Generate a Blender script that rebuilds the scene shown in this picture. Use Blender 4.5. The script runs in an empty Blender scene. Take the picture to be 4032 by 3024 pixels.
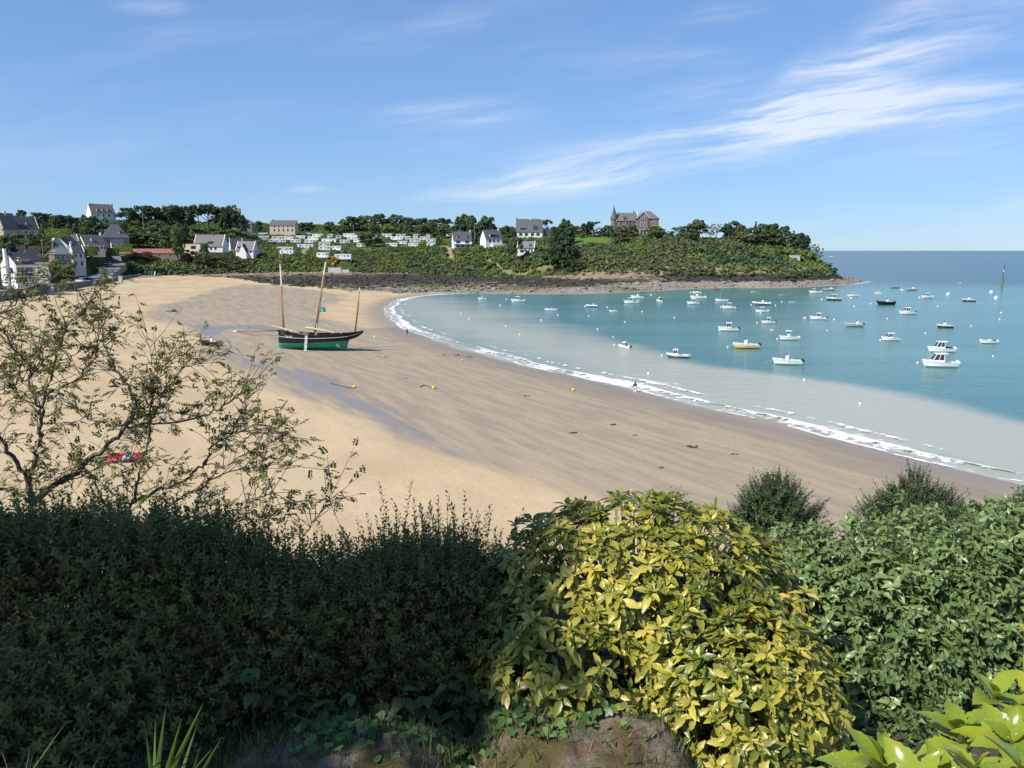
import bpy, bmesh, math, random
import numpy as np
from mathutils import Vector, Matrix

random.seed(7)
RNG = np.random.default_rng(11)
scene = bpy.context.scene
COL = scene.collection
R = math.radians

# ------------------------------------------------------------------ camera
F, CX, CY = 3262.0, 2016.0, 1512.0
PITCH = R(9.16)
CAMZ = 20.0
cam_d = bpy.data.cameras.new("camera")
cam_d.sensor_width = 36.0
cam_d.lens = F * 36.0 / 4032.0
cam_d.clip_start = 0.1
cam_d.clip_end = 90000.0
cam = bpy.data.objects.new("camera", cam_d)
cam.location = (0, 0, CAMZ)
cam.rotation_euler = (R(90) - PITCH, 0, 0)
COL.objects.link(cam)
scene.camera = cam

# ------------------------------------------------------------------ sun + sky
SUN_EL = R(46)
SUN_BACK = R(36)          # sun stands to the left, a little behind the viewer
S_DIR = Vector((-math.cos(SUN_BACK) * math.cos(SUN_EL), -math.sin(SUN_BACK) * math.cos(SUN_EL), math.sin(SUN_EL)))
sun_d = bpy.data.lights.new("sun", 'SUN')
sun_d.energy = 4.6
sun_d.angle = R(0.53)
sun_d.color = (1.0, 0.955, 0.88)
sun = bpy.data.objects.new("sun", sun_d)
sun.rotation_euler = S_DIR.to_track_quat('Z', 'Y').to_euler()
sun.location = S_DIR * 300
COL.objects.link(sun)
scene.view_settings.view_transform = 'Standard'
scene.view_settings.look = 'None'
scene.view_settings.gamma = 1.0
scene.view_settings.exposure = 0.38
scene.cycles.use_denoising = True
scene.cycles.max_bounces = 6
scene.cycles.diffuse_bounces = 3
scene.cycles.glossy_bounces = 3
scene.cycles.transparent_max_bounces = 12

def ray(u, v):
    xr, yu = (u - CX) / F, (CY - v) / F
    return np.array([xr, math.cos(PITCH) + yu * math.sin(PITCH), -math.sin(PITCH) + yu * math.cos(PITCH)])
def atd(u, v, d):
    """world point seen at pixel (u,v) of the photograph at ground distance d"""
    r = ray(u, v)
    return np.array([0, 0, CAMZ]) + r * (d / r[1])
def hitz(u, v, z):
    r = ray(u, v)
    return np.array([0, 0, CAMZ]) + r * ((z - CAMZ) / r[2])
def D2(x, y):            # overview coordinates -> source pixels
    return x * 4032 / 2212.0, y * 4032 / 2212.0

world = bpy.data.worlds.new("World")
scene.world = world
world.use_nodes = True
world.cycles.sampling_method = 'MANUAL'; world.cycles.sample_map_resolution = 512
wn, wl = world.node_tree.nodes, world.node_tree.links
wn.clear()
def N(t, **kw):
    n = wn.new(t)
    for k, val in kw.items(): setattr(n, k, val)
    return n
out = N('ShaderNodeOutputWorld'); bg = N('ShaderNodeBackground')
bg.inputs['Strength'].default_value = 0.128
sky = N('ShaderNodeTexSky', sky_type='NISHITA')
sky.sun_disc = False
sky.sun_elevation = SUN_EL
sky.sun_rotation = math.atan2(S_DIR.x, S_DIR.y)
sky.altitude = 20
sky.air_density = 1.0; sky.dust_density = 0.0; sky.ozone_density = 1.6
hs = N('ShaderNodeHueSaturation'); hs.inputs['Saturation'].default_value = 1.0; hs.inputs['Value'].default_value = 1.0
gm_ = N('ShaderNodeGamma'); gm_.inputs['Gamma'].default_value = .6; wl.new(sky.outputs[0], gm_.inputs['Color'])
gn_ = N('ShaderNodeMix', data_type='RGBA', blend_type='MULTIPLY'); gn_.inputs['Factor'].default_value = 1.0
wl.new(gm_.outputs[0], gn_.inputs['A']); gn_.inputs['B'].default_value = (.78, 1.14, 1.72, 1)
wl.new(gn_.outputs['Result'], hs.inputs['Color'])
tc = N('ShaderNodeTexCoord')
sep = N('ShaderNodeSeparateXYZ'); wl.new(tc.outputs['Generated'], sep.inputs[0])
ab = N('ShaderNodeMath', operation='ABSOLUTE'); wl.new(sep.outputs[1], ab.inputs[0])
mx = N('ShaderNodeMath', operation='MAXIMUM'); wl.new(ab.outputs[0], mx.inputs[0]); mx.inputs[1].default_value = 0.08
dx = N('ShaderNodeMath', operation='DIVIDE'); wl.new(sep.outputs[0], dx.inputs[0]); wl.new(mx.outputs[0], dx.inputs[1])
dz = N('ShaderNodeMath', operation='DIVIDE'); wl.new(sep.outputs[2], dz.inputs[0]); wl.new(mx.outputs[0], dz.inputs[1])
cb = N('ShaderNodeCombineXYZ'); wl.new(dx.outputs[0], cb.inputs[0]); wl.new(dz.outputs[0], cb.inputs[1])
# gentle warp of the coordinates, then stretched cirrus streaks
wz = N('ShaderNodeTexNoise'); wz.inputs['Scale'].default_value = 7; wz.inputs['Detail'].default_value = 3
wl.new(cb.outputs[0], wz.inputs['Vector'])
wsub = N('ShaderNodeVectorMath', operation='SUBTRACT'); wl.new(wz.outputs['Color'], wsub.inputs[0]); wsub.inputs[1].default_value = (.5, .5, .5)
wsc = N('ShaderNodeVectorMath', operation='MULTIPLY'); wl.new(wsub.outputs[0], wsc.inputs[0]); wsc.inputs[1].default_value = (.08, .022, 0)
wv = N('ShaderNodeVectorMath', operation='ADD'); wl.new(cb.outputs[0], wv.inputs[0]); wl.new(wsc.outputs[0], wv.inputs[1])
def streak(rot, sx, sy, lo, hi, detail=8):
    mp = N('ShaderNodeMapping', vector_type='TEXTURE')
    mp.inputs['Rotation'].default_value = (0, 0, -rot)
    mp.inputs['Scale'].default_value = (1 / sx, 1 / sy, 1)
    wl.new(wv.outputs[0], mp.inputs['Vector'])
    nz = N('ShaderNodeTexNoise'); nz.inputs['Scale'].default_value = 1.0; nz.inputs['Detail'].default_value = detail; nz.inputs['Roughness'].default_value = .58
    wl.new(mp.outputs[0], nz.inputs['Vector'])
    mr = N('ShaderNodeMapRange', interpolation_type='SMOOTHSTEP')
    mr.inputs['From Min'].default_value = lo; mr.inputs['From Max'].default_value = hi
    wl.new(nz.outputs[0], mr.inputs['Value'])
    return mr.outputs[0]
# cloud patches: centre (overview px), half length, half width (px), tilt deg, density
PATCH = [(1960, 232, 500, 66, 5, .95), (1860, 160, 430, 80, 23, .85), (1480, 318, 500, 56, 9, .9), (1200, 392, 310, 42, 6, .95), (1720, 262, 300, 50, 8, .6),
         (1930, 55, 260, 70, 36, .62), (1500, 205, 210, 45, 8, .38), (980, 250, 210, 38, 3, .6), (980, 48, 130, 26, 6, .28),
         (340, 10, 130, 26, -6, .42), (350, 78, 110, 22, 2, .2), (1600, 350, 260, 26, 4, .33), (1500, 130, 170, 28, 4, .3),
         (680, 408, 80, 13, 0, .28), (1560, 20, 150, 24, 10, .25), (2050, 330, 380, 70, 6, .2)]
total = None
s1 = streak(R(-7), 3.0, 26.0, .42, .78)
s2 = streak(R(-10), 7.0, 90.0, .30, .74)
sm = N('ShaderNodeMath', operation='MULTIPLY'); wl.new(s1, sm.inputs[0]); sm.inputs[1].default_value = .70
sm2 = N('ShaderNodeMath', operation='MULTIPLY_ADD'); wl.new(s2, sm2.inputs[0]); sm2.inputs[1].default_value = .42; wl.new(sm.outputs[0], sm2.inputs[2])
for (px, py, ax, ay, tilt, dens) in PATCH:
    u, v = D2(px, py); r = ray(u, v); cxx, cyy = r[0] / r[1], r[2] / r[1]
    k = 4032 / 2212.0 / F * 1.03
    mp = N('ShaderNodeMapping', vector_type='TEXTURE')
    mp.inputs['Location'].default_value = (cxx, cyy, 0); mp.inputs['Rotation'].default_value = (0, 0, R(tilt))
    mp.inputs['Scale'].default_value = (ax * k, ay * k, 1)
    wl.new(wv.outputs[0], mp.inputs['Vector'])
    ln = N('ShaderNodeVectorMath', operation='LENGTH'); wl.new(mp.outputs[0], ln.inputs[0])
    mr = N('ShaderNodeMapRange', interpolation_type='SMOOTHSTEP')
    mr.inputs['From Min'].default_value = 1.15; mr.inputs['From Max'].default_value = 0.0
    mr.inputs['To Min'].default_value = 0.0; mr.inputs['To Max'].default_value = dens * 1.12
    wl.new(ln.outputs['Value'], mr.inputs['Value'])
    if total is None: total = mr.outputs[0]
    else:
        m = N('ShaderNodeMath', operation='ADD'); wl.new(total, m.inputs[0]); wl.new(mr.outputs[0], m.inputs[1]); total = m.outputs[0]
cm = N('ShaderNodeMath', operation='MULTIPLY', use_clamp=True); wl.new(total, cm.inputs[0]); wl.new(sm2.outputs[0], cm.inputs[1])
# thin overall veil
veil = streak(R(-7), 2.2, 14.0, .45, .95, 6)
vm = N('ShaderNodeMath', operation='MULTIPLY_ADD', use_clamp=True); wl.new(veil, vm.inputs[0]); vm.inputs[1].default_value = .30; wl.new(cm.outputs[0], vm.inputs[2])
cl = N('ShaderNodeMath', operation='MINIMUM'); wl.new(vm.outputs[0], cl.inputs[0]); cl.inputs[1].default_value = .66
mix = N('ShaderNodeMix', data_type='RGBA'); wl.new(cl.outputs[0], mix.inputs['Factor']); wl.new(hs.outputs[0], mix.inputs['A'])
mix.inputs['B'].default_value = (5.9, 6.1, 6.5, 1)
wl.new(mix.outputs['Result'], bg.inputs['Color']); wl.new(bg.outputs[0], out.inputs[0])

# ------------------------------------------------------------------ helpers
def tag(o, label=None, cat=None, group=None, kind=None):
    if label: o['label'] = label
    if cat: o['category'] = cat
    if group: o['group'] = group
    if kind: o['kind'] = kind
    return o
def empty(name, loc=(0, 0, 0), rz=0.0, label=None, cat=None, group=None):
    o = bpy.data.objects.new(name, None)
    o.empty_display_size = 0.3
    o.location = [float(c) for c in loc]; o.rotation_euler = (0, 0, rz)
    COL.objects.link(o)
    return tag(o, label, cat, group)
def link(name, me, mat=None, parent=None, loc=None, rot=None, scale=None):
    o = bpy.data.objects.new(name, me)
    if mat is not None:
        if len(me.materials) == 0: me.materials.append(mat)
    COL.objects.link(o)
    if parent is not None: o.parent = parent
    if loc is not None: o.location = [float(c) for c in loc]
    if rot is not None: o.rotation_euler = rot
    if scale is not None: o.scale = scale if hasattr(scale, '__len__') else (scale,) * 3
    return o
def np_mesh(name, V, Fc, tint=None, smooth=False, attrs=None):
    V = np.asarray(V, dtype=np.float32); Fc = np.asarray(Fc, dtype=np.int32)
    me = bpy.data.meshes.new(name)
    k = Fc.shape[1]
    me.vertices.add(len(V)); me.vertices.foreach_set("co", V.ravel())
    me.loops.add(Fc.size); me.loops.foreach_set("vertex_index", Fc.ravel())
    me.polygons.add(len(Fc)); me.polygons.foreach_set("loop_start", np.arange(0, Fc.size, k, dtype=np.int32))
    if smooth: me.polygons.foreach_set("use_smooth", np.ones(len(Fc), dtype=bool))
    me.update(calc_edges=True)
    al = dict(attrs or {})
    if tint is not None: al['tint'] = tint
    for an, av in al.items():
        a = me.attributes.new(an, 'FLOAT', 'POINT'); a.data.foreach_set("value", np.asarray(av, dtype=np.float32).ravel())
    return me
def py_mesh(name, V, Fc, smooth=False):
    me = bpy.data.meshes.new(name)
    me.from_pydata([tuple(map(float, v)) for v in V], [], [tuple(f) for f in Fc]); me.update()
    if smooth:
        for p in me.polygons: p.use_smooth = True
    return me
class MB:
    """collects boxes, prisms and tubes into ONE mesh"""
    def __init__(s): s.V = []; s.F = []
    def add(s, V, Fc):
        b = len(s.V); s.V += [tuple(map(float, v)) for v in V]; s.F += [tuple(i + b for i in f) for f in Fc]; return s
    def box(s, x0, x1, y0, y1, z0, z1):
        return s.add([(x0,y0,z0),(x1,y0,z0),(x1,y1,z0),(x0,y1,z0),(x0,y0,z1),(x1,y0,z1),(x1,y1,z1),(x0,y1,z1)],
                     [(0,3,2,1),(4,5,6,7),(0,1,5,4),(1,2,6,5),(2,3,7,6),(3,0,4,7)])
    def loft(s, rings, cap=True, closed=True):
        n = len(rings[0]); V = [p for r in rings for p in r]; Fc = []
        for i in range(len(rings) - 1):
            for j in range(n if closed else n - 1):
                a, b = i * n + j, i * n + (j + 1) % n
                Fc.append((a, b, b + n, a + n))
        if cap: Fc += [tuple(range(n))[::-1], tuple(range((len(rings) - 1) * n, len(rings) * n))]
        return s.add(V, Fc)
    def tube(s, pts, rad, n=6):
        pts = [Vector(p) for p in pts]
        if not hasattr(rad, '__len__'): rad = [rad] * len(pts)
        rings = []
        for i, p in enumerate(pts):
            d = (pts[min(i + 1, len(pts) - 1)] - pts[max(i - 1, 0)]).normalized()
            a = d.cross(Vector((0, 0, 1)) if abs(d.z) < .9 else Vector((1, 0, 0))).normalized(); b = d.cross(a)
            rings.append([tuple(p + (a * math.cos(2*math.pi*j/n) + b * math.sin(2*math.pi*j/n)) * rad[i]) for j in range(n)])
        return s.loft(rings)
    def lathe(s, prof, n=12, c=(0, 0, 0)):
        rings = [[(c[0] + r*math.cos(2*math.pi*j/n), c[1] + r*math.sin(2*math.pi*j/n), c[2] + z) for j in range(n)] for r, z in prof]
        return s.loft(rings)
    def mesh(s, name, smooth=False): return py_mesh(name, s.V, s.F, smooth)
    def build(s, name, mat, parent=None, smooth=False, **kw): return link(name, s.mesh(name, smooth), mat, parent, **kw)

def copy_tree(o, parent=None):
    c = o.copy(); COL.objects.link(c); c.parent = parent
    for ch in list(o.children): copy_tree(ch, c)
    return c

# ------------------------------------------------------------------ materials
MATS = {}
def nodes_of(m):
    m.use_nodes = True
    nt = m.node_tree; b = nt.nodes.get('Principled BSDF')
    return nt, b
def pm(name, col, rough=.8, var=.12, scale=2.0, bump=0.0, bscale=None, metal=0.0, col2=None, spec=None):
    """plain surface: base colour broken up by noise, optional fine relief"""
    if name in MATS: return MATS[name]
    m = bpy.data.materials.new(name); nt, b = nodes_of(m); L = nt.links.new
    t = nt.nodes.new('ShaderNodeTexCoord')
    nz = nt.nodes.new('ShaderNodeTexNoise'); nz.inputs['Scale'].default_value = scale; nz.inputs['Detail'].default_value = 6; nz.inputs['Roughness'].default_value = .62
    L(t.outputs['Object'], nz.inputs['Vector'])
    mr = nt.nodes.new('ShaderNodeMapRange'); mr.inputs['From Min'].default_value = .3; mr.inputs['From Max'].default_value = .7
    L(nz.outputs[0], mr.inputs['Value'])
    mi = nt.nodes.new('ShaderNodeMix'); mi.data_type = 'RGBA'
    c2 = col2 or tuple(min(1, c * (1 + var)) for c in col)
    c1 = col if col2 else tuple(c * (1 - var) for c in col)
    mi.inputs['A'].default_value = (*c1, 1); mi.inputs['B'].default_value = (*c2, 1)
    L(mr.outputs[0], mi.inputs['Factor']); L(mi.outputs['Result'], b.inputs['Base Color'])
    b.inputs['Roughness'].default_value = rough; b.inputs['Metallic'].default_value = metal
    if spec is not None: b.inputs['Specular IOR Level'].default_value = spec
    if bump:
        n2 = nt.nodes.new('ShaderNodeTexNoise'); n2.inputs['Scale'].default_value = bscale or scale * 4; n2.inputs['Detail'].default_value = 5
        L(t.outputs['Object'], n2.inputs['Vector'])
        bp = nt.nodes.new('ShaderNodeBump'); bp.inputs['Strength'].default_value = bump; bp.inputs['Distance'].default_value = .05
        L(n2.outputs[0], bp.inputs['Height']); L(bp.outputs[0], b.inputs['Normal'])
    MATS[name] = m
    return m
def leafmat(name, stops, rough=.45, trans=.25, tcol=None, spots=None, objrand=False, spec=.5, sheen=0):
    """leaf surface: colour picked per leaf through the 'tint' attribute"""
    if name in MATS: return MATS[name]
    m = bpy.data.materials.new(name); nt, b = nodes_of(m); L = nt.links.new
    at = nt.nodes.new('ShaderNodeAttribute'); at.attribute_name = 'tint'
    fac = at.outputs['Fac']
    if objrand:
        oi = nt.nodes.new('ShaderNodeObjectInfo')
        ad = nt.nodes.new('ShaderNodeMath'); ad.operation = 'ADD'; L(fac, ad.inputs[0]); L(oi.outputs['Random'], ad.inputs[1])
        fr = nt.nodes.new('ShaderNodeMath'); fr.operation = 'FRACT'; L(ad.outputs[0], fr.inputs[0]); fac = fr.outputs[0]
    cr = nt.nodes.new('ShaderNodeValToRGB'); e = cr.color_ramp.elements
    while len(e) < len(stops): e.new(0.5)
    for el, (p, c) in zip(e, stops): el.position = p; el.color = (*c, 1)
    L(fac, cr.inputs[0]); colout = cr.outputs[0]
    if spots:
        t = nt.nodes.new('ShaderNodeTexCoord'); vz = nt.nodes.new('ShaderNodeTexNoise'); vz.inputs['Scale'].default_value = spots[0]; vz.inputs['Detail'].default_value = 2
        L(t.outputs['Object'], vz.inputs['Vector'])
        mr = nt.nodes.new('ShaderNodeMapRange'); mr.inputs['From Min'].default_value = spots[1]; mr.inputs['From Max'].default_value = spots[2]; L(vz.outputs[0], mr.inputs['Value'])
        mi = nt.nodes.new('ShaderNodeMix'); mi.data_type = 'RGBA'; L(mr.outputs[0], mi.inputs['Factor']); L(colout, mi.inputs['A']); mi.inputs['B'].default_value = (*spots[3], 1)
        colout = mi.outputs['Result']
    L(colout, b.inputs['Base Color']); b.inputs['Roughness'].default_value = rough
    b.inputs['Specular IOR Level'].default_value = spec
    if trans > 0:
        tr = nt.nodes.new('ShaderNodeBsdfTranslucent')
        g = nt.nodes.new('ShaderNodeMix'); g.data_type = 'RGBA'; g.blend_type = 'MULTIPLY'; g.inputs['Factor'].default_value = 1
        L(colout, g.inputs['A']); g.inputs['B'].default_value = (*(tcol or (1.15, 1.2, .6)), 1); L(g.outputs['Result'], tr.inputs['Color'])
        ms = nt.nodes.new('ShaderNodeMixShader'); ms.inputs[0].default_value = trans
        L(b.outputs[0], ms.inputs[1]); L(tr.outputs[0], ms.inputs[2])
        L(ms.outputs[0], nt.nodes['Material Output'].inputs['Surface'])
    MATS[name] = m
    return m

# ------------------------------------------------------------------ numpy noise + geometry
def _hash(ix, iy, seed):
    h = (ix.astype(np.int64) * 374761393 + iy.astype(np.int64) * 668265263 + seed * 974634777) & 0x7fffffff
    h = ((h ^ (h >> 13)) * 1274126177) & 0x7fffffff
    return ((h ^ (h >> 16)) & 0xffff) / 65535.0
def vnoise(x, y, seed=0):
    x = np.asarray(x, float); y = np.asarray(y, float)
    ix, iy = np.floor(x), np.floor(y); fx, fy = x - ix, y - iy
    fx = fx*fx*(3-2*fx); fy = fy*fy*(3-2*fy)
    a, b = _hash(ix, iy, seed), _hash(ix+1, iy, seed); c, d = _hash(ix, iy+1, seed), _hash(ix+1, iy+1, seed)
    return (a*(1-fx)+b*fx)*(1-fy) + (c*(1-fx)+d*fx)*fy
def fbm(x, y, oct=4, seed=0):
    s = 0; a = .5; t = 0
    for i in range(oct):
        s = s + a * vnoise(x * 2**i, y * 2**i, seed + i); t += a; a *= .5
    return s / t
def sstep(a, b, x):
    t = np.clip((np.asarray(x, float) - a) / (b - a), 0, 1); return t*t*(3-2*t)
def seg_dist(P, poly, closed=False):
    poly = np.asarray(poly, float)
    A, B = (poly, np.roll(poly, -1, 0)) if closed else (poly[:-1], poly[1:])
    best = np.full(len(P), 1e18)
    for a, b in zip(A, B):
        ab = b - a; t = np.clip(((P - a) @ ab) / max(ab @ ab, 1e-9), 0, 1)
        d = P - (a + t[:, None] * ab); best = np.minimum(best, (d*d).sum(1))
    return np.sqrt(best)
def inside(P, poly):
    poly = np.asarray(poly, float); x, y = P[:, 0], P[:, 1]; c = np.zeros(len(P), bool)
    for (x1, y1), (x2, y2) in zip(poly, np.roll(poly, -1, 0)):
        m = ((y1 > y) != (y2 > y)); xx = (x2 - x1) * (y - y1) / ((y2 - y1) if y2 != y1 else 1e-9) + x1
        c ^= m & (x < xx)
    return c
def sdist(P, poly):
    d = seg_dist(P, poly, True); return np.where(inside(P, poly), d, -d)
# ================================================================== the place: coastline and heights
def XY(u, v, z=0.0):
    p = hitz(u, v, z); return (p[0], p[1])
SHORE_PX = [(2212,1048),(2080,1016),(1900,967),(1700,917),(1500,875),(1300,824),(1150,792),(1000,752),(930,729),(880,713),(852,694),(834,676),(838,658),(866,646),(910,638),(960,634.5),
            (1030,632.5),(1130,634.5),(1240,634),(1330,631),(1400,628),(1450,625),(1500,622),(1560,621),(1600,620),(1660,621.5),(1720,620),(1780,617),(1835,614)]
SHORE = [(600, -60), (200, 12), (90, 44)] + [XY(*D2(*p)) for p in SHORE_PX]
SHORE_END = [(212, 515), (232, 546), (214, 560), (196, 578), (150, 615), (100, 690), (60, 790), (90, 1000), (150, 1400), (-1800, 2400), (-1800, -600), (600, -600)]
COAST = np.array(SHORE + SHORE_END)
LANDB_UD = [(0,290),(435,433),(562,515),(640,513),(714,516),(800,527),(935,545),(1100,570),(1300,580),(1458,578),(1600,570),(1823,545),(2000,520),(2187,497),(2370,476),(2550,463),(2730,473),(2916,478),(3080,482),(3190,494),(3262,514)]
def XD(u, d, v=1050): return tuple(atd(u, v, d)[:2])
WALL_LINE = [(-168, 235), XD(0, 290, 1176), XD(435, 433, 1110), XD(562, 515, 1079)]
LAND = np.array([(-140, 120), (-150, 180), (-168, 235)] + [XD(u, d) for u, d in LANDB_UD] + [(194, 536), (176, 560), (130, 606), (84, 690), (40, 800), (70, 1000), (120, 1400), (-1800, 2400), (-1800, 120)])

# control points of the land surface: (u, v, distance)
CTRL = [(0,1147,296),(-150,1150,290),(120,1134,320),(250,1108,385),(435,1093,440),(360,1095,425),(471,1040,500),(520,1062,508),(562,1072,520),(640,1068,518),
        (714,1062,525),(714,1024,556),(860,1062,540),(860,1022,566),(1000,1062,575),(1000,1018,600),(1300,1062,592),(1300,1016,616),(1458,1062,592),(1458,1010,612),
        (1600,1058,585),(1600,1000,608),(1700,990,600),(1823,1050,558),(1823,1006,572),(2000,1050,532),(1930,1008,548),(2080,1030,512),(2100,1003,530),(2187,1048,508),(2187,1012,516),
        (2290,1056,488),(2290,1000,505),(2262,962,520),(2400,962,520),(2280,931,552),(2420,931,552),(2550,1054,474),(2550,985,494),(2550,948,512),(2550,930,545),
        (2730,1052,484),(2730,962,513),(2800,948,532),(2916,1052,488),(2916,972,513),(2975,947,535),(3100,1050,492),(3100,992,510),(3080,955,530),
        (3186,1042,502),(3190,1003,514),(3240,1018,520),
        (0,862,700),(300,866,740),(600,872,800),(900,876,850),(1264,888,900),(1700,896,860),(2050,900,800),(2300,912,720),(-300,870,600),(-300,1000,420)]
WCTRL = [(160,552,21),(120,600,22),(60,690,28),(-50,1200,26),(-400,1300,30),(-900,1200,30),(-1200,600,35),(-700,300,40),(-500,250,22)]

PIN = []            # ground points under built things, filled by the lists below
def zr(reg, x, y):  # coordinates measured in an enlarged crop -> source pixels
    x0, y0, x1 = reg; s = 2212.0 / (x1 - x0)
    return x0 + x / s, y0 + y / s
Z1 = (0, 780, 700); Z2 = (600, 780, 1300); Z3 = (1250, 780, 1950); Z4 = (1800, 780, 2500); Z5 = (2300, 780, 3000); Z6 = (2800, 780, 3500)
ZV = (0, 950, 400); ZW = (200, 900, 600)

# campsite: (crop, x centre, y base, width in crop px)
MOBILE = [(Z2,1220,476,110),(Z2,1385,472,120),(Z2,1370,512,150),(Z2,1365,545,92),(Z2,1565,474,110),(Z2,1575,516,165),(Z2,1590,553,130),(Z2,1722,484,85),(Z2,1905,474,100),(Z2,2050,484,125),
          (Z2,1998,515,140),(Z2,1965,556,135),(Z2,1900,617,190),(Z2,1650,652,190),(Z2,1665,694,180),(Z2,2140,597,140),(Z2,2140,641,140),(Z2,2115,724,150),(Z2,435,452,95),(Z2,600,432,60),(Z2,90,412,75),(Z2,825,418,85),
          (Z3,140,546,185),(Z3,155,486,62),(Z3,390,478,140),(Z3,430,516,120),(Z3,260,500,100),(Z3,515,546,140),(Z3,655,532,150),(Z3,550,604,120),(Z3,645,604,72),(Z3,315,745,200),
          (Z3,865,482,112),(Z3,985,518,155),(Z3,1040,490,110),(Z3,1215,543,130),(Z3,1220,490,105),(Z3,1370,494,92),(Z3,1430,547,150),(Z3,1190,602,120),(Z3,915,600,150),(Z3,1435,598,152),(Z3,1640,474,95),(Z3,765,495,90),(Z2,1300,500,90),(Z2,1480,548,110),(Z2,1700,520,110),(Z2,1780,556,120),(Z2,1840,505,110),(Z3,480,500,110),(Z3,590,480,100),(Z3,700,500,90),(Z3,340,560,120),(Z3,230,640,120),(Z3,1100,515,110),(Z3,1330,520,110),(Z3,1050,575,120),(Z3,760,572,110)]
def mob_d(v): return 592 + (1014 - v) / 85.0 * 150
MOB = []
for reg, x, y, w in MOBILE:
    u, v = zr(reg, x, y); d = mob_d(v)
    MOB.append((u, v, d, w / 3.16)); PIN.append((u, v, d))
EXTRA_PIN = []      # houses append here (see HOUSES)
HOUSES = {  # name: (crop, x0, x1, y base, distance)
 'h_gable_left': (Z1, -60, 60, 470, 415), 'h_dormers': (Z1, 70, 480, 462, 425), 'h_white_cafe': (Z1, 0, 440, 1060, 322), 'h_cafe_annex': (Z1, 400, 560, 900, 350),
 'h_cream_box': (Z1, 450, 610, 965, 345), 'h_stone': (Z1, 700, 890, 872, 392), 'h_white_gable': (Z1, 620, 960, 668, 440), 'h_balcony': (Z1, 880, 1060, 880, 408), 'h_grey_roof': (Z1, 710, 970, 602, 462),
 'h_cream': (Z1, 1040, 1385, 655, 470), 'h_dark_slate': (Z1, 1300, 1600, 590, 500), 'h_hilltop': (Z1, 1140, 1450, 290, 640), 'h_red_roof': (Z1, 1462, 2240, 735, 548),
 'h_flat_cream': (Z2, 305, 890, 655, 560), 'h_twin_white': (Z2, 930, 1340, 690, 592), 'h_tower': (Z2, 910, 1240, 385, 720), 'h_long_stone': (Z2, 1455, 1780, 418, 730),
 'h_two_dormer': (Z3, 1690, 1925, 618, 592), 'h_balustrade': (Z4, 325, 610, 596, 570), 'h_large': (Z4, 690, 1170, 498, 602), 'h_small_cliff': (Z4, 740, 970, 688, 538), 'h_manor': (Z5, 335, 915, 478, 552)}
for k, (reg, x0, x1, y, d) in HOUSES.items():
    for xx in (x0, (x0 + x1) / 2, x1):
        u, v = zr(reg, xx, y); PIN.append((u, v, d + 3))
_c = [atd(*c) for c in CTRL + PIN] + [np.array(c, float) for c in WCTRL]
CP = np.array(_c)
# merge near duplicates
keep = []
for p in CP:
    if all((p[0]-q[0])**2 + (p[1]-q[1])**2 > 9 for q in keep): keep.append(p)
CP = np.array(keep)
_r = np.sqrt(((CP[:, None, :2] - CP[None, :, :2])**2).sum(2))
_A = np.block([[-_r - np.eye(len(CP)) * -2.0, np.ones((len(CP), 1))], [np.ones((1, len(CP))), np.zeros((1, 1))]])
_w = np.linalg.solve(_A, np.append(CP[:, 2], 0))
def H_land(P):
    r = np.sqrt(((P[:, None, :] - CP[None, :, :2])**2).sum(2))
    return -r @ _w[:-1] + _w[-1]
_bs = [-400, -60, 0, 30, 80, 120, 150, 180, 225, 300, 900]; _bz = [-9, -2, 0, .5, 1.3, 2.3, 3.3, 3.9, 4.9, 5.5, 6]
_rs = [-400, -20, 0, 12, 22, 30, 36, 60]; _rz = [-20, -2, 0, 2.2, 4.6, 7.6, 10.2, 13]
def H(P, detail=True):
    P = np.asarray(P, float).reshape(-1, 2); x, y = P[:, 0], P[:, 1]
    s = sdist(P, COAST)
    z = np.interp(s, _bs, _bz)
    wr = sstep(-20, 40, x) * sstep(330, 400, y)
    tl_ = np.maximum(-sdist(P, LAND), 0); fr = np.clip(s, 0, None) / (np.clip(s, 0, None) + tl_ + 1e-6)
    zc_ = np.where(s > 0, (4.6 + 5.2 * sstep(0, 90, x)) * (.42 * fr + .58 * fr**3.2), np.interp(s, _rs, _rz))
    z = z * (1 - wr) + zc_ * wr
    near = 16.6 - np.clip(y - 8.3, 0, 200) * .5
    z = np.maximum(z, np.where(y < 60, near, -99))
    t = sdist(P, LAND)
    m = (t > 0)
    if m.any():
        hl = H_land(P[m]); k = sstep(0, 11, t[m]); zl = z[m] * (1 - k) + hl * k
        dw = seg_dist(P[m], WALL_LINE); fl = sstep(20, 11.5, dw) * sstep(520, 505, y[m]) * sstep(1.6, 4.2, t[m]); z[m] = zl * (1 - fl) + 5.0 * fl
    return z
def hit(u, v, d0=30, d1=1500):
    ds = np.geomspace(d0, d1, 260); r = ray(u, v)
    P = np.array([[r[0] * d / r[1], d] for d in ds]); zr_ = CAMZ + r[2] * ds / r[1]
    h = H(P); below = np.nonzero(zr_ < h)[0]
    if len(below) == 0: return atd(u, v, d1)
    i = max(below[0], 1); a, b = ds[i-1], ds[i]
    fa = zr_[i-1] - h[i-1]; fb = zr_[i] - h[i]; d = a + (b - a) * fa / (fa - fb + 1e-9)
    return atd(u, v, d)
def hxy(x, y): return float(H([[x, y]])[0])

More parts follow.
